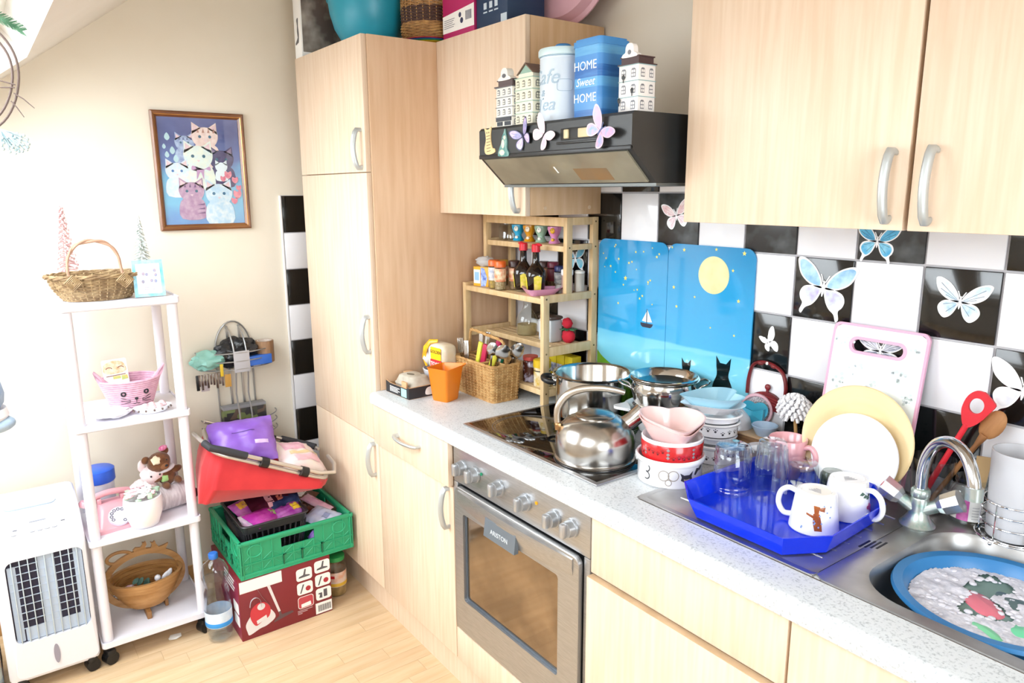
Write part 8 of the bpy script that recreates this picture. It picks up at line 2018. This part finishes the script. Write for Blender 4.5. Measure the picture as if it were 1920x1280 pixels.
t = thing('game_box', 'dark printed cardboard box standing in the lower wire basket', 'box', (0.058, yc + 0.005, 0.6035), 0.0)
obj('carton', MB().box(-0.022, 0.022, -0.085, 0.085, 0, 0.110, 0.001), blot('dark_game_print', ['#2a2a30', '#5a4a40', '#3b3f38', '#222428', '#6a7a4a'], 40, 0.5), t)
obj('lid_edge', MB().box(-0.0225, 0.0225, -0.0855, 0.0855, 0.1102, 0.122, 0.001), mat('grey_lid_card', '#8e9096', 0.6), t)

# ---------------- vacuum cleaner carton ----------------
L0 = (0.40, -0.873, 0)
t = thing('vacuum_carton', 'dark red vacuum cleaner carton with product pictures on the floor', 'box', L0)
VB = mat('wine_red_card', '#7f1f28', 0.45, h2='#74202a', scale=5); VBS = mat('magenta_red_card', '#8a1f40', 0.45)
VX0, VX1, VY0, VY1, VH = 0.230, 0.578, -1.043, -0.703, 0.233
obj('carton', MB().box(VX0, VX1, VY0, VY1, 0, VH, 0.002), VB, t, rel=L0)
Mv = fl((VX1 + 0.0001, 0, 0))
Ms = Matrix(((-1, 0, 0, 0), (0, 0, -1, VY0 - 0.0001), (0, 1, 0, 0), (0, 0, 0, 1))) @ Matrix.Rotation(0, 4, 'Z')
Ms = fw((0, VY0 - 0.0001, 0))
obj('side_print', MB().fr(Ms).prism([(VX0, 0.003), (VX1 - 0.002, 0.003), (VX1 - 0.002, VH - 0.003), (VX0, VH - 0.003)], 0, 0.0004), VBS, t, rel=L0)
wp = MB().fr(Mv)
wq = MB().fr(Mv)
wp.prism([(VY0 + 0.004, 0.185), (VY0 + 0.155, 0.185), (VY0 + 0.155, 0.229), (VY0 + 0.004, 0.229)], 0, 0.0005)
wq.prism([(VY1 - 0.066, 0.006), (VY1 - 0.002, 0.006), (VY1 - 0.002, 0.050), (VY1 - 0.066, 0.050)], 0, 0.0005)
obj('white_label', wp, PAPERW, t, rel=L0); obj('barcode_label', wq, PAPERW, t, rel=L0)
pn = []
for r_ in range(3):
    for c_ in range(2):
        y0 = VY1 - 0.062 - 0.070 * (1 - c_) + 0.0; z0 = 0.060 + 0.056 * r_ - (0.010 if c_ == 0 else 0.0)
        if c_ == 0 and r_ == 0:
            obj('icon_panel', MB().fr(Mv).prism(rrect(y0, y0 + 0.060, z0, z0 + 0.048, 0.010, 4), 0, 0.0005), PAPERW, t, rel=L0)
            obj('icon_print', MB().fr(Mv).prism(rrect(y0 + 0.002, y0 + 0.058, z0 + 0.002, z0 + 0.046, 0.009, 4), 0.0005, 0.0008), mat('coral_red_print', '#b8404c', 0.4), t, rel=L0)
            obj('icon_print', MB().fr(Mv).prism([(y0 + 0.012, z0 + 0.004), (y0 + 0.05, z0 + 0.006), (y0 + 0.048, z0 + 0.022), (y0 + 0.012, z0 + 0.018)], 0.0008, 0.0011), PAPERW, t, rel=L0)
            continue
        obj('icon_panel', MB().fr(Mv).prism(rrect(y0, y0 + 0.060, z0, z0 + 0.048, 0.010, 4), 0, 0.0005), PAPERW, t, rel=L0)
        b = MB().fr(Mv); k = r_ * 2 + c_
        if k in (4, 5): b.prism([(y0 + 0.008, z0 + 0.012), (y0 + 0.052, z0 + 0.013), (y0 + 0.050, z0 + 0.018), (y0 + 0.034, z0 + 0.022), (y0 + 0.038, z0 + 0.044), (y0 + 0.032, z0 + 0.044), (y0 + 0.026, z0 + 0.022), (y0 + 0.010, z0 + 0.018)], 0.0005, 0.0008)
        elif k in (2, 3): b.prism([(y0 + 0.010, z0 + 0.006), (y0 + 0.015, z0 + 0.006), (y0 + 0.028, z0 + 0.040), (y0 + 0.022, z0 + 0.040)], 0.0005, 0.0008)
        else: b.prism([(y0 + 0.012, z0 + 0.010), (y0 + 0.024, z0 + 0.008), (y0 + 0.024, z0 + 0.030), (y0 + 0.010, z0 + 0.030), (y0 + 0.010, z0 + 0.024), (y0 + 0.016, z0 + 0.024)], 0.0005, 0.0008).prism([(y0 + 0.030, z0 + 0.010), (y0 + 0.044, z0 + 0.010), (y0 + 0.044, z0 + 0.040), (y0 + 0.030, z0 + 0.040)], 0.0005, 0.0008)
        obj('icon_print', b, mat('icon_grey', '#55555c', 0.5), t, rel=L0)
        if k in (2, 3): obj('icon_dot', MB().fr(Mv).prism(circ(y0 + 0.042, z0 + 0.020, 0.010, n=16), 0.0005, 0.0008), mat('crimson_print', '#a82c3a', 0.4), t, rel=L0)
b = MB().fr(Mv)
for i in range(22):
    y = VY1 - 0.056 + i * 0.0023; b.prism([(y, 0.014), (y + (0.0011 if i % 4 else 0.0017), 0.014), (y + (0.0011 if i % 4 else 0.0017), 0.040), (y, 0.040)], 0.0005, 0.0007)
obj('barcode', b, INK, t, rel=L0, kind='stuff')
b = MB().fr(Mv)
for i in range(3): b.prism([(VY1 - 0.135, 0.048 - i * 0.006 - 0.006), (VY1 - 0.078 - 0.02 * i, 0.048 - i * 0.006 - 0.006), (VY1 - 0.078 - 0.02 * i, 0.0505 - i * 0.006 - 0.006), (VY1 - 0.135, 0.0505 - i * 0.006 - 0.006)], 0, 0.0005)
for i in range(34): b.prism([(VY0 + 0.008 + i * 0.0043, 0.1868), (VY0 + 0.010 + i * 0.0043, 0.1868), (VY0 + 0.010 + i * 0.0043, 0.1878), (VY0 + 0.008 + i * 0.0043, 0.1878)], 0.0005, 0.0007)
obj('fine_print', b, mat('grey_pink_print', '#b9a0a4', 0.5), t, rel=L0, kind='stuff')
# the pictured vacuum
y0 = VY0 + 0.020
vw = obj('vacuum_print', MB().fr(Mv).prism(crom([(y0, 0.030), (y0 - 0.004, 0.060), (y0 + 0.014, 0.088), (y0 + 0.026, 0.100), (y0 + 0.075, 0.100), (y0 + 0.098, 0.075), (y0 + 0.100, 0.052), (y0 + 0.070, 0.034), (y0 + 0.045, 0.030), (y0 + 0.018, 0.020), (y0 + 0.004, 0.018)], 4), 0, 0.0006), mat('vac_silver', '#d6d4d6', 0.4), t, rel=L0)
obj('red_shell', MB().fr(Mv).prism(crom([(y0 + 0.030, 0.046), (y0 + 0.014, 0.080), (y0 + 0.018, 0.112), (y0 + 0.040, 0.130), (y0 + 0.068, 0.126), (y0 + 0.086, 0.100), (y0 + 0.080, 0.068), (y0 + 0.052, 0.054)], 4), 0.0006, 0.001), mat('vac_red', '#c23440', 0.35), vw, rel=L0)
obj('vac_ring', MB().fr(Mv).prism(circ(y0 + 0.054, 0.114, 0.014, 0.013, 20), 0.001, 0.0013), mat('vac_silver', '#d6d4d6', 0.4), vw, rel=L0)
obj('vac_plate', MB().fr(Mv).prism([(y0 + 0.036, 0.050), (y0 + 0.072, 0.060), (y0 + 0.070, 0.076), (y0 + 0.034, 0.064)], 0.001, 0.0013), mat('vac_silver', '#d6d4d6', 0.4), vw, rel=L0)
b = MB().fr(Mv).tube([(p[0], p[1], 0.0004) for p in crom([(y0 + 0.054, 0.114), (y0 + 0.052, 0.142), (y0 + 0.036, 0.156), (y0 + 0.020, 0.148), (y0 + 0.014, 0.125)], 5, closed=False)], 0.006, 6, flat=0.08)
b.tube([(y0 + 0.045, 0.186, 0.0004), (y0 + 0.060, 0.150, 0.0004), (y0 + 0.084, 0.108, 0.0004)], 0.005, 6, flat=0.08)
obj('hose_print', b, mat('hose_grey', '#b0adb0', 0.4), vw, rel=L0)
obj('tube_print', MB().fr(Mv).prism([(y0 + 0.080, 0.186), (y0 + 0.090, 0.188), (y0 + 0.122, 0.072), (y0 + 0.114, 0.070)], 0, 0.0006), mat('vac_silver', '#d6d4d6', 0.4), vw, rel=L0)
obj('floor_head_print', MB().fr(Mv).prism([(y0 + 0.114, 0.070), (y0 + 0.122, 0.072), (y0 + 0.126, 0.056), (y0 + 0.165, 0.058), (y0 + 0.170, 0.050), (y0 + 0.095, 0.034), (y0 + 0.098, 0.042), (y0 + 0.116, 0.054)], 0, 0.0006), mat('floor_head_grey', '#5c4448', 0.5), vw, rel=L0)
b = MB().fr(Ms)
for z0 in (0.048, 0.098): b.prism(rrect(VX1 - 0.075, VX1 - 0.012, z0, z0 + 0.042, 0.008, 4), 0.0004, 0.0009)
for i in range(4): b.prism([(VX1 - 0.17, 0.215 - i * 0.014), (VX1 - 0.045 - 0.012 * (i % 2), 0.215 - i * 0.014), (VX1 - 0.045 - 0.012 * (i % 2), 0.222 - i * 0.014), (VX1 - 0.17, 0.222 - i * 0.014)], 0.0004, 0.0009)
obj('side_icons', b, PAPERW, t, rel=L0)
# ---------------- water bottle and floor jar ----------------
L0 = (0.502, -1.098, 0.0008)
t = thing('water_bottle', 'large clear plastic water bottle with blue cap and label on the floor', 'bottle', L0)
rb = 0.0455
pet = lambda a, z: 1 + (0.05 * math.cos(5 * a) * (1 - z / 0.04) if z < 0.04 else 0)
obj('bottle', MB().lathe([(0, 0.012), (0.020, 0.006), (0.032, 0.0), (0.040, 0.008), (0.0445, 0.035), (0.0445, 0.06), (0.0455, 0.075), (rb, 0.085), (0.0445, 0.12), (rb, 0.15), (0.043, 0.185), (0.038, 0.205), (0.0370, 0.212), (0.041, 0.222), (0.0465, 0.245), (0.0455, 0.268), (0.036, 0.292), (0.020, 0.307), (0.0145, 0.313), (0.0135, 0.325)], 36, wob=pet), CLEARB, t)
obj('water', MB().lathe([(0, 0.014), (0.036, 0.012), (0.042, 0.035), (0.0425, 0.15), (0.041, 0.185), (0.035, 0.208), (0.039, 0.224), (0.0425, 0.240), (0, 0.2405)], 32), glass('still_water', '#dce6ee', 0.02, f0=0.05), t)
obj('cap', MB().lathe([(0.0145, 0.312), (0.0160, 0.314), (0.0160, 0.330), (0.014, 0.3325), (0, 0.3328)], 24), mat('blue_cap', '#2a6cc4', 0.4), t)
lb = obj('paper_label', MB().lathe([(0.0458, 0.062), (0.0464, 0.0625), (0.0464, 0.118), (0.0458, 0.1185)], 36), mat('bottle_label_clear', '#c4d8ea', 0.4, h2='#e0e8f0', scale=40), t)
obj('blue_band', MB().lathe([(0.0465, 0.064), (0.0468, 0.0645), (0.0468, 0.080), (0.0465, 0.0805)], 36), mat('label_blue_band', '#2f8fd8', 0.4), lb)
t = thing('gherkin_jar', 'glass food jar with green lid on the floor behind the red carton', 'jar', (0.470, -0.640, 0.0008))
obj('jar', MB().lathe([(0, 0.002), (0.036, 0.002), (0.041, 0.008), (0.041, 0.125), (0.034, 0.142), (0.033, 0.150)], 32), glass('jar_food_glass', '#dcd8c8', 0.03), t)
obj('contents', MB().lathe([(0, 0.006), (0.037, 0.006), (0.039, 0.012), (0.039, 0.045), (0, 0.046)], 28), mat('pickle_brine', '#b59a6a', 0.5, h2='#8f7a50', scale=50), t)
obj('lid', MB().lathe([(0.035, 0.148), (0.037, 0.150), (0.037, 0.166), (0.034, 0.168), (0, 0.168)], 28), mat('green_lid', '#2f9a52', 0.4), t)
lb = obj('paper_label', MB().lathe([(0.0413, 0.045), (0.0417, 0.0455), (0.0417, 0.105), (0.0413, 0.1055)], 32), mat('jar_white_label', '#ddd5cc', 0.5, h2='#d9a488', scale=30), t)
obj('yellow_band', MB().lathe([(0.0418, 0.047), (0.042, 0.0475), (0.042, 0.060), (0.0418, 0.0605)], 32), mat('jar_yellow_band', '#d8b03a', 0.5), lb)
obj('red_mark', arc_label(MB(), -0.3 - 0.6, 0.1 - 0.6, 0.082, 0.094, 0.0421), REDP, lb)

# ---------------- green folding crate ----------------
GX0, GX1, GY0, GY1, GZ0, GZ1 = 0.196, 0.580, -1.030, -0.604, 0.2340, 0.372
L0 = ((GX0 + GX1) / 2, (GY0 + GY1) / 2, GZ0)
t = thing('green_crate', 'emerald green folding plastic crate on top of the red carton', 'crate', L0)
GR = mat('emerald_plastic', '#23966a', 0.45)
obj('floor_panel', MB().box(GX0, GX1, GY0, GY1, GZ0, GZ0 + 0.006, 0.001), GR, t, rel=L0)
def crate_side(M_, L_, hole=True, detail=True):
    """one moulded wall in local u (length), v (height), w (out)"""
    H = GZ1 - GZ0; b = MB().fr(M_); T = 0.004
    hw_ = 0.062
    if hole:
        b.box(0, L_ / 2 - hw_, 0.006, H, 0, T).box(L_ / 2 + hw_, L_, 0.006, H, 0, T).box(L_ / 2 - hw_, L_ / 2 + hw_, 0.006, H - 0.056, 0, T).box(L_ / 2 - hw_, L_ / 2 + hw_, H - 0.020, H, 0, T)
    else: b.box(0, L_, 0.006, H, 0, T)
    b.box(-0.003, L_ + 0.003, H - 0.012, H + 0.002, -0.003, 0.010, 0.003).box(-0.001, L_ + 0.001, 0.0, 0.018, -0.002, 0.008, 0.002).box(-0.001, L_ + 0.001, 0.050, 0.055, 0, 0.0075)
    b.box(0, 0.014, 0.0, H, 0, 0.009, 0.002).box(L_ - 0.014, L_, 0.0, H, 0, 0.009, 0.002)
    o = obj('side', b, GR, t, rel=L0)
    if detail:
        d = MB().fr(M_); n_ = int(L_ / 0.038)
        for i in range(1, n_):
            u = L_ * i / n_; d.box(u - 0.0013, u + 0.0013, 0.018, H - 0.056 if hole and abs(u - L_ / 2) < hw_ else H - 0.012, T, 0.0072)
        for i in range(n_):
            u0 = L_ * i / n_; u1 = L_ * (i + 1) / n_
            for (v0, v1) in ((0.020, 0.050), (0.056, H - 0.058)):
                if i % 2: v0, v1 = v1, v0
                d.tube([(u0 + 0.002, v0, 0.005), (u1 - 0.002, v1, 0.005)], 0.0014, 4); 
        for u in (L_ * 0.13, L_ * 0.87): d.tube([(u + 0.026 * math.cos(a), H - 0.040 + 0.022 * math.sin(a), 0.0055) for a in [2 * pi * k / 18 for k in range(18)]], 0.0022, 5, closed=True)
        obj('ribbing', d, mat('emerald_rib', '#2ca578', 0.45), o, rel=L0, kind='stuff')
        for u in (L_ * 0.36, L_ * 0.52, L_ * 0.70): obj('latch', MB().fr(M_).box(u, u + 0.004, 0.016, 0.056, 0.004, 0.0095).box(u, u + 0.012, 0.052, 0.056, 0.004, 0.0095), mat('dark_emerald', '#0f5a3e', 0.5), o, rel=L0)
crate_side(fl((GX1 - 0.010, GY0, GZ0)), GY1 - GY0)
crate_side(Matrix(((0, 0, -1, GX0 + 0.010), (-1, 0, 0, GY1), (0, 1, 0, GZ0), (0, 0, 0, 1))), GY1 - GY0, True, False)
crate_side(Matrix(((1, 0, 0, GX0), (0, 0, -1, GY0 + 0.010), (0, 1, 0, GZ0), (0, 0, 0, 1))), GX1 - GX0)
crate_side(Matrix(((-1, 0, 0, GX1), (0, 0, 1, GY1 - 0.010), (0, 1, 0, GZ0), (0, 0, 0, 1))), GX1 - GX0, True, False)
# black inner basket with snack packets
BX0, BX1, BY0, BY1, BZ0, BZ1 = 0.262, 0.545, -1.000, -0.762, GZ0 + 0.0065, 0.412
L0 = ((BX0 + BX1) / 2, (BY0 + BY1) / 2, BZ0)
t = thing('black_basket', 'black slotted plastic basket of snack packets inside the green crate', 'basket', L0)
BPL = mat('charcoal_plastic', '#2c2b2f', 0.4)
def rl(d, z, r=0.022): return [(p[0], p[1], z) for p in rrect(BX0 + d, BX1 - d, BY0 + d, BY1 - d, r, 4)]
b = MB().loft([rl(0.020, BZ0), rl(0.018, BZ0 + 0.03)], cap0=True).loft([rl(0.004, BZ1 - 0.030), rl(0.0, BZ1 - 0.004), rl(-0.006, BZ1), rl(-0.004, BZ1 + 0.004), rl(0.004, BZ1 + 0.002), rl(0.008, BZ1 - 0.03)])
obj('tub', b, BPL, t, rel=L0)
b = MB()
A = rl(0.018, BZ0 + 0.03); Bq = rl(0.004, BZ1 - 0.030); nA = len(A)
for i in range(nA):
    p, q, p2, q2 = Vector(A[i]), Vector(A[(i + 1) % nA]), Vector(Bq[i]), Vector(Bq[(i + 1) % nA])
    m_ = max(1, int((q - p).length / 0.016))
    for k in range(m_):
        f = k / m_; b.tube([p.lerp(q, f), p2.lerp(q2, f)], 0.0034, 5)
obj('slot_bar', b, BPL, t, rel=L0, kind='stuff')
def packet(x, y, z, sx_, sy_, rot, label, h_, h2_, parts=(), th=0.012):
    k = thing('snack_packet', label, 'packet', (x, y, z), rot=rot)
    V = []; F = []; nx, ny = 14, 10
    for sgn in (1, -1):
        for j in range(ny + 1):
            for i in range(nx + 1):
                u = i / nx * 2 - 1; v = j / ny * 2 - 1
                bul = th * (1 - u ** 4) * (1 - v ** 4) + 0.0008
                V.append((u * sx_, v * sy_, sgn * (bul * (1 + 0.35 * noise.noise(Vector((u * 3 + x * 50, v * 3, sgn))))) + 0.003 * noise.noise(Vector((u * 5, v * 5 + y * 40, 2)))))
    o = (nx + 1) * (ny + 1)
    for j in range(ny):
        for i in range(nx):
            a = j * (nx + 1) + i; F.append((a, a + 1, a + nx + 2, a + nx + 1)); F.append((o + a, o + a + nx + 1, o + a + nx + 2, o + a + 1))
    for i in range(nx): F.append((i + 1, i, o + i, o + i + 1)); a = ny * (nx + 1) + i; F.append((a, a + 1, o + a + 1, o + a))
    for j in range(ny): a = j * (nx + 1); F.append((a, a + nx + 1, o + a + nx + 1, o + a)); a += nx; F.append((a + nx + 1, a, o + a, o + a + nx + 1))
    bo = obj('wrapper', MB().add(V, F, True), mat('foil_' + h_[1:], h_, 0.25, h2=h2_, scale=22, lo=0.4, hi=0.7), k)
    for P, hh_ in parts:
        W = []; n_ = 8
        mb = MB()
        (ua, va_), (ub, vb) = P
        for j in range(n_ + 1):
            for i in range(n_ + 1):
                u = ua + (ub - ua) * i / n_; v = va_ + (vb - va_) * j / n_
                bul = th * (1 - u ** 4) * (1 - v ** 4) + 0.0008
                W.append((u * sx_, v * sy_, bul * (1 + 0.35 * noise.noise(Vector((u * 3 + x * 50, v * 3, 1)))) + 0.003 * noise.noise(Vector((u * 5, v * 5 + y * 40, 2))) + 0.0009))
        mb.add(W, [(j * (n_ + 1) + i, j * (n_ + 1) + i + 1, (j + 1) * (n_ + 1) + i + 1, (j + 1) * (n_ + 1) + i) for j in range(n_) for i in range(n_)], True)
        obj('printed_panel', mb, mat('foilprint_' + hh_[1:], hh_, 0.3), k)
    return k
packet(0.385, -0.845, 0.426, 0.052, 0.088, (0.10, 0.36, 0.10), 'dark plum snack packet with pink stripe and white swirl on top', '#3a1526', '#4a1c30', ((((-0.6, -0.30), (0.9, -0.02)), '#d9a3ae'), (((-0.75, 0.1), (-0.25, 0.85)), '#e4dfe2'), (((0.1, 0.15), (0.6, 0.42)), '#b86a5c')))
packet(0.425, -0.825, 0.406, 0.050, 0.075, (0.10, 0.42, -0.10), 'glossy navy snack packet under the plum one', '#1c2c52', '#38507e', th=0.016)
packet(0.470, -0.900, 0.400, 0.045, 0.075, (-0.15, 0.34, 0.50), 'bright magenta snack packet at the front of the black basket', '#a8309c', '#c75ab4', ((((-0.2, 0.2), (0.5, 0.6)), '#a8cc80'),), th=0.018)
packet(0.470, -0.815, 0.400, 0.036, 0.055, (0.15, 0.34, 0.20), 'purple and yellow snack packet at the right of the black basket', '#9a3a9e', '#c07ac4', ((((-0.5, 0.3), (0.5, 0.85)), '#e6c93a'),))
packet(0.360, -0.945, 0.406, 0.042, 0.040, (0.10, 0.42, 0.40), 'lilac snack packet with yellow panel at the left of the black basket', '#b04aac', '#d488cc', ((((-0.6, -0.5), (0.2, 0.4)), '#e8b84a'),))
packet(0.475, -0.955, 0.394, 0.045, 0.030, (0.00, 0.39, 0.10), 'white and pink wrapper at the front left of the black basket', '#dcd6de', '#c9a0c0')
packet(0.315, -0.880, 0.378, 0.045, 0.085, (0.00, -0.10, 0.00), 'navy blue wrapper deep at the back of the black basket', '#16203c', '#2a3c66')
packet(0.275, -0.690, 0.362, 0.060, 0.040, (0.25, 0.10, 0.60), 'brown chocolate wrapper with white monogram in the green crate', '#5a3a2c', '#7a5238', ((((-0.3, -0.5), (0.25, 0.4)), '#e4dcd6'),))
packet(0.385, -0.668, 0.362, 0.075, 0.020, (0.25, 0.15, 0.35), 'long pink wafer wrapper in the green crate', '#d49ab0', '#e6bccb', th=0.010)
packet(0.350, -0.700, 0.345, 0.055, 0.040, (0.10, 0.10, -0.30), 'dark brown cookie packet under the pink wafer', '#4a2a22', '#7a4a34')
packet(0.485, -0.690, 0.348, 0.060, 0.050, (0.20, 0.12, 0.50), 'pale lavender plastic packet at the front of the green crate', '#b4bcdc', '#cfd6ea', ((((0.2, -0.3), (0.6, 0.3)), '#8a94b4'),), th=0.015)
packet(0.535, -0.715, 0.305, 0.030, 0.045, (0.30, 0.00, 0.00), 'violet wrapper seen through the crate hand hole', '#8a62c0', '#a58ad4', th=0.02)
packet(0.235, -0.750, 0.350, 0.030, 0.060, (0.10, -0.20, 0.00), 'dark blue wrapper at the back of the green crate', '#22264e', '#3c427a')

# ---------------- red folding shopping basket ----------------
C4 = [Vector((0.520, -1.078, 0.706)), Vector((0.540, -0.668, 0.510)), Vector((0.270, -0.640, 0.545)), Vector((0.262, -1.040, 0.722))]
def loop4(C, r=0.25, n=9):
    """rounded quadrilateral in space"""
    out = []
    for i in range(4):
        p0, p1, p2 = C[(i - 1) % 4], C[i], C[(i + 1) % 4]
        d0 = (p0 - p1); d1 = (p2 - p1); q = min(r * min(d0.length, d1.length), 0.09)
        a = p1 + d0.normalized() * q; c = p1 + d1.normalized() * q
        for k in range(n + 1):
            t_ = k / n; out.append(a * (1 - t_) ** 2 + p1 * 2 * t_ * (1 - t_) + c * t_ ** 2)
    return out
L0 = (0.40, -0.86, 0.42)
t = thing('shopping_basket', 'red fabric folding shopping basket with aluminium rim on the crate', 'basket', L0)
AL = mat('satin_aluminium', '#cdc9c4', 0.3, 0.85); RF = mat('red_fabric', '#c4272c', 0.75, h2='#b81f26', scale=14, bump=0.25, sheen=0.2)
def dense(P, m=3):
    o = []
    for i in range(len(P)):
        for k in range(m): o.append(P[i].lerp(P[(i + 1) % len(P)], k / m))
    return o
rim_ = loop4(C4)
obj('rim', MB().tube(rim_, 0.0085, 10, closed=True), AL, t, rel=L0)
up = [p + Vector((0.0, 0.0, 0.030)) + (p - Vector((0.40, -0.86, 0.65))) * 0.015 for p in rim_]
cut = [p for p in up]
hg = MB().tube([C4[0].lerp(C4[1], f) + Vector((0.012, 0, 0.016 + 0.010 * math.sin(pi * f))) for f in [k / 16 for k in range(17)]], 0.0075, 10)
h1 = obj('carry_handle', MB().tube([Vector((0.395, -1.100, 0.744)), Vector((0.47, -1.098, 0.744)), Vector((0.530, -1.080, 0.726))] + [C4[0].lerp(C4[1], f) + Vector((0.010, 0, 0.022)) for f in (0.10, 0.3, 0.5, 0.7, 0.9)] + [Vector((0.545, -0.652, 0.540)), Vector((0.49, -0.628, 0.552)), Vector((0.42, -0.625, 0.562))], 0.0075, 10), AL, t, rel=L0)
FG = mat('black_foam_grip', '#2f3036', 0.7)
obj('grip', MB().tube([Vector((0.50, -1.092, 0.738)), Vector((0.530, -1.080, 0.726)), C4[0].lerp(C4[1], 0.10) + Vector((0.010, 0, 0.022)), C4[0].lerp(C4[1], 0.28) + Vector((0.010, 0, 0.022))], 0.0125, 12), FG, h1, rel=L0)
h2_ = obj('carry_handle', MB().tube([C4[3].lerp(C4[2], f) + Vector((0.0, 0, 0.022)) for f in (0.02, 0.3, 0.6, 0.85, 1.0)] + [Vector((0.32, -0.622, 0.560))], 0.0075, 10), AL, t, rel=L0)
obj('grip', MB().tube([C4[3].lerp(C4[2], f) + Vector((0.0, 0, 0.022)) for f in (0.72, 0.85, 0.97)] + [Vector((0.30, -0.628, 0.565))], 0.0125, 12), FG, h2_, rel=L0)
for f in (0.42, 0.76): obj('clip', MB().tube([C4[0].lerp(C4[1], f - 0.03) + Vector((0.006, 0, 0.012)), C4[0].lerp(C4[1], f + 0.03) + Vector((0.006, 0, 0.012))], 0.019, 12, flat=1.2), BLACK, t, rel=L0)
obj('clip', MB().tube([C4[3].lerp(C4[2], 0.58) + Vector((0, 0, 0.012)), C4[3].lerp(C4[2], 0.65) + Vector((0, 0, 0.012))], 0.018, 12), BLACK, t, rel=L0)
cen = Vector((0.40, -0.86, 0.55))
low4 = [Vector((0.545, -1.122, 0.590)), Vector((0.560, -0.690, 0.490)), Vector((0.300, -0.655, 0.500)), Vector((0.255, -1.080, 0.590))]
bot4 = [Vector((0.500, -1.128, 0.520)), Vector((0.500, -0.745, 0.475)), Vector((0.310, -0.690, 0.455)), Vector((0.270, -1.080, 0.480))]
l0 = dense(rim_); l1 = dense(loop4(low4, 0.2)); l2 = dense(loop4(bot4, 0.15))
for i, p in enumerate(l1):
    w_ = noise.noise(Vector((i * 0.09, 0.3, 0))); d = (p - cen); d.z = 0; p += d.normalized() * (0.014 * w_)
for i, p in enumerate(l2): p.z += 0.010 * noise.noise(Vector((i * 0.11, 2.3, 0)))
mid = [a.lerp(c, 0.5) + Vector((0, 0, 0)) for a, c in zip(l0, l1)]
for i, p in enumerate(mid):
    d = (p - cen); d.z = 0; p += d.normalized() * (0.010 * noise.noise(Vector((i * 0.13, 5.1, 0))) + 0.006)
body_ = obj('fabric', MB().loft([[tuple(p) for p in L] for L in (l0, mid, l1, l2)], cap1=True), RF, t, rel=L0)
sm = body_.modifiers.new('thickness', 'SOLIDIFY'); sm.thickness = 0.002; sm.offset = -1
# bags in it
def pillow(name, label, cat, loc, rot, sx_, sy_, th, m, prints=(), seed=0.0, nz=0.25):
    k = thing(name, label, cat, loc, rot=rot)
    V = []; F = []; nx, ny = 22, 18
    for sgn in (1, -1):
        for j in range(ny + 1):
            for i in range(nx + 1):
                u = i / nx * 2 - 1; v = j / ny * 2 - 1
                bul = th * (1 - abs(u) ** 3.2) * (1 - abs(v) ** 3.2) + 0.001
                w = sgn * bul * (1 + nz * noise.noise(Vector((u * 2.5 + seed, v * 2.5, sgn * 2)))) + 0.004 * noise.noise(Vector((u * 6 + seed, v * 6, 9)))
                e = 1 + 0.05 * noise.noise(Vector((u * 3 + seed, v * 3, 4)))
                V.append((u * sx_ * e, v * sy_ * e, w))
    o = (nx + 1) * (ny + 1)
    for j in range(ny):
        for i in range(nx):
            a = j * (nx + 1) + i; F.append((a, a + 1, a + nx + 2, a + nx + 1)); F.append((o + a, o + a + nx + 1, o + a + nx + 2, o + a + 1))
    for i in range(nx): F.append((i + 1, i, o + i, o + i + 1)); a = ny * (nx + 1) + i; F.append((a, a + 1, o + a + 1, o + a))
    for j in range(ny): a = j * (nx + 1); F.append((a, a + nx + 1, o + a + nx + 1, o + a)); a += nx; F.append((a + nx + 1, a, o + a, o + a + nx + 1))
    obj('bag', MB().add(V, F, True), m, k)
    for (ua, va_, ub, vb), mm in prints:
        W = []; n_ = 10
        for j in range(n_ + 1):
            for i in range(n_ + 1):
                u = ua + (ub - ua) * i / n_; v = va_ + (vb - va_) * j / n_
                bul = th * (1 - abs(u) ** 3.2) * (1 - abs(v) ** 3.2) + 0.001
                w = bul * (1 + nz * noise.noise(Vector((u * 2.5 + seed, v * 2.5, 2)))) + 0.004 * noise.noise(Vector((u * 6 + seed, v * 6, 9))) + 0.0012
                e = 1 + 0.05 * noise.noise(Vector((u * 3 + seed, v * 3, 4)))
                W.append((u * sx_ * e, v * sy_ * e, w))
        obj('print', MB().add(W, [(j * (n_ + 1) + i, j * (n_ + 1) + i + 1, (j + 1) * (n_ + 1) + i + 1, (j + 1) * (n_ + 1) + i) for j in range(n_) for i in range(n_)], True), mm, k)
    return k
PUR = mat('violet_film', '#7a4fb0', 0.35, h2='#8a62c0', scale=9, bump=0.5)
pillow('purple_bag', 'crumpled violet foil pouch standing up in the red basket', 'bag', (0.432, -0.945, 0.692), (0.0, 0.95, -0.12), 0.085, 0.112, 0.045, PUR, (((0.15, 0.30, 0.32, 0.75), mat('lavender_print', '#cdb6e6', 0.4)), ((-0.30, -0.35, -0.27, 0.35), mat('dark_violet_print', '#4a2a7a', 0.4))), 1.7)
pillow('pink_bag', 'pink and cream printed sweet bag lying at the right of the red basket', 'bag', (0.425, -0.745, 0.582), (-0.35, 0.50, 0.2), 0.085, 0.100, 0.034, mat('cream_film', '#e6ddd6', 0.35, h2='#e8cfd2', scale=9), (((-0.75, -0.7, -0.15, 0.35), mat('pink_film', '#d9a3bb', 0.4, h2='#e4bccb', scale=30)), ((-0.05, -0.6, 0.12, 0.8), mat('straw_print', '#d9c49a', 0.4)), ((0.2, -0.5, 0.55, 0.7), mat('rose_film', '#dfb4c0', 0.4))), 4.1)
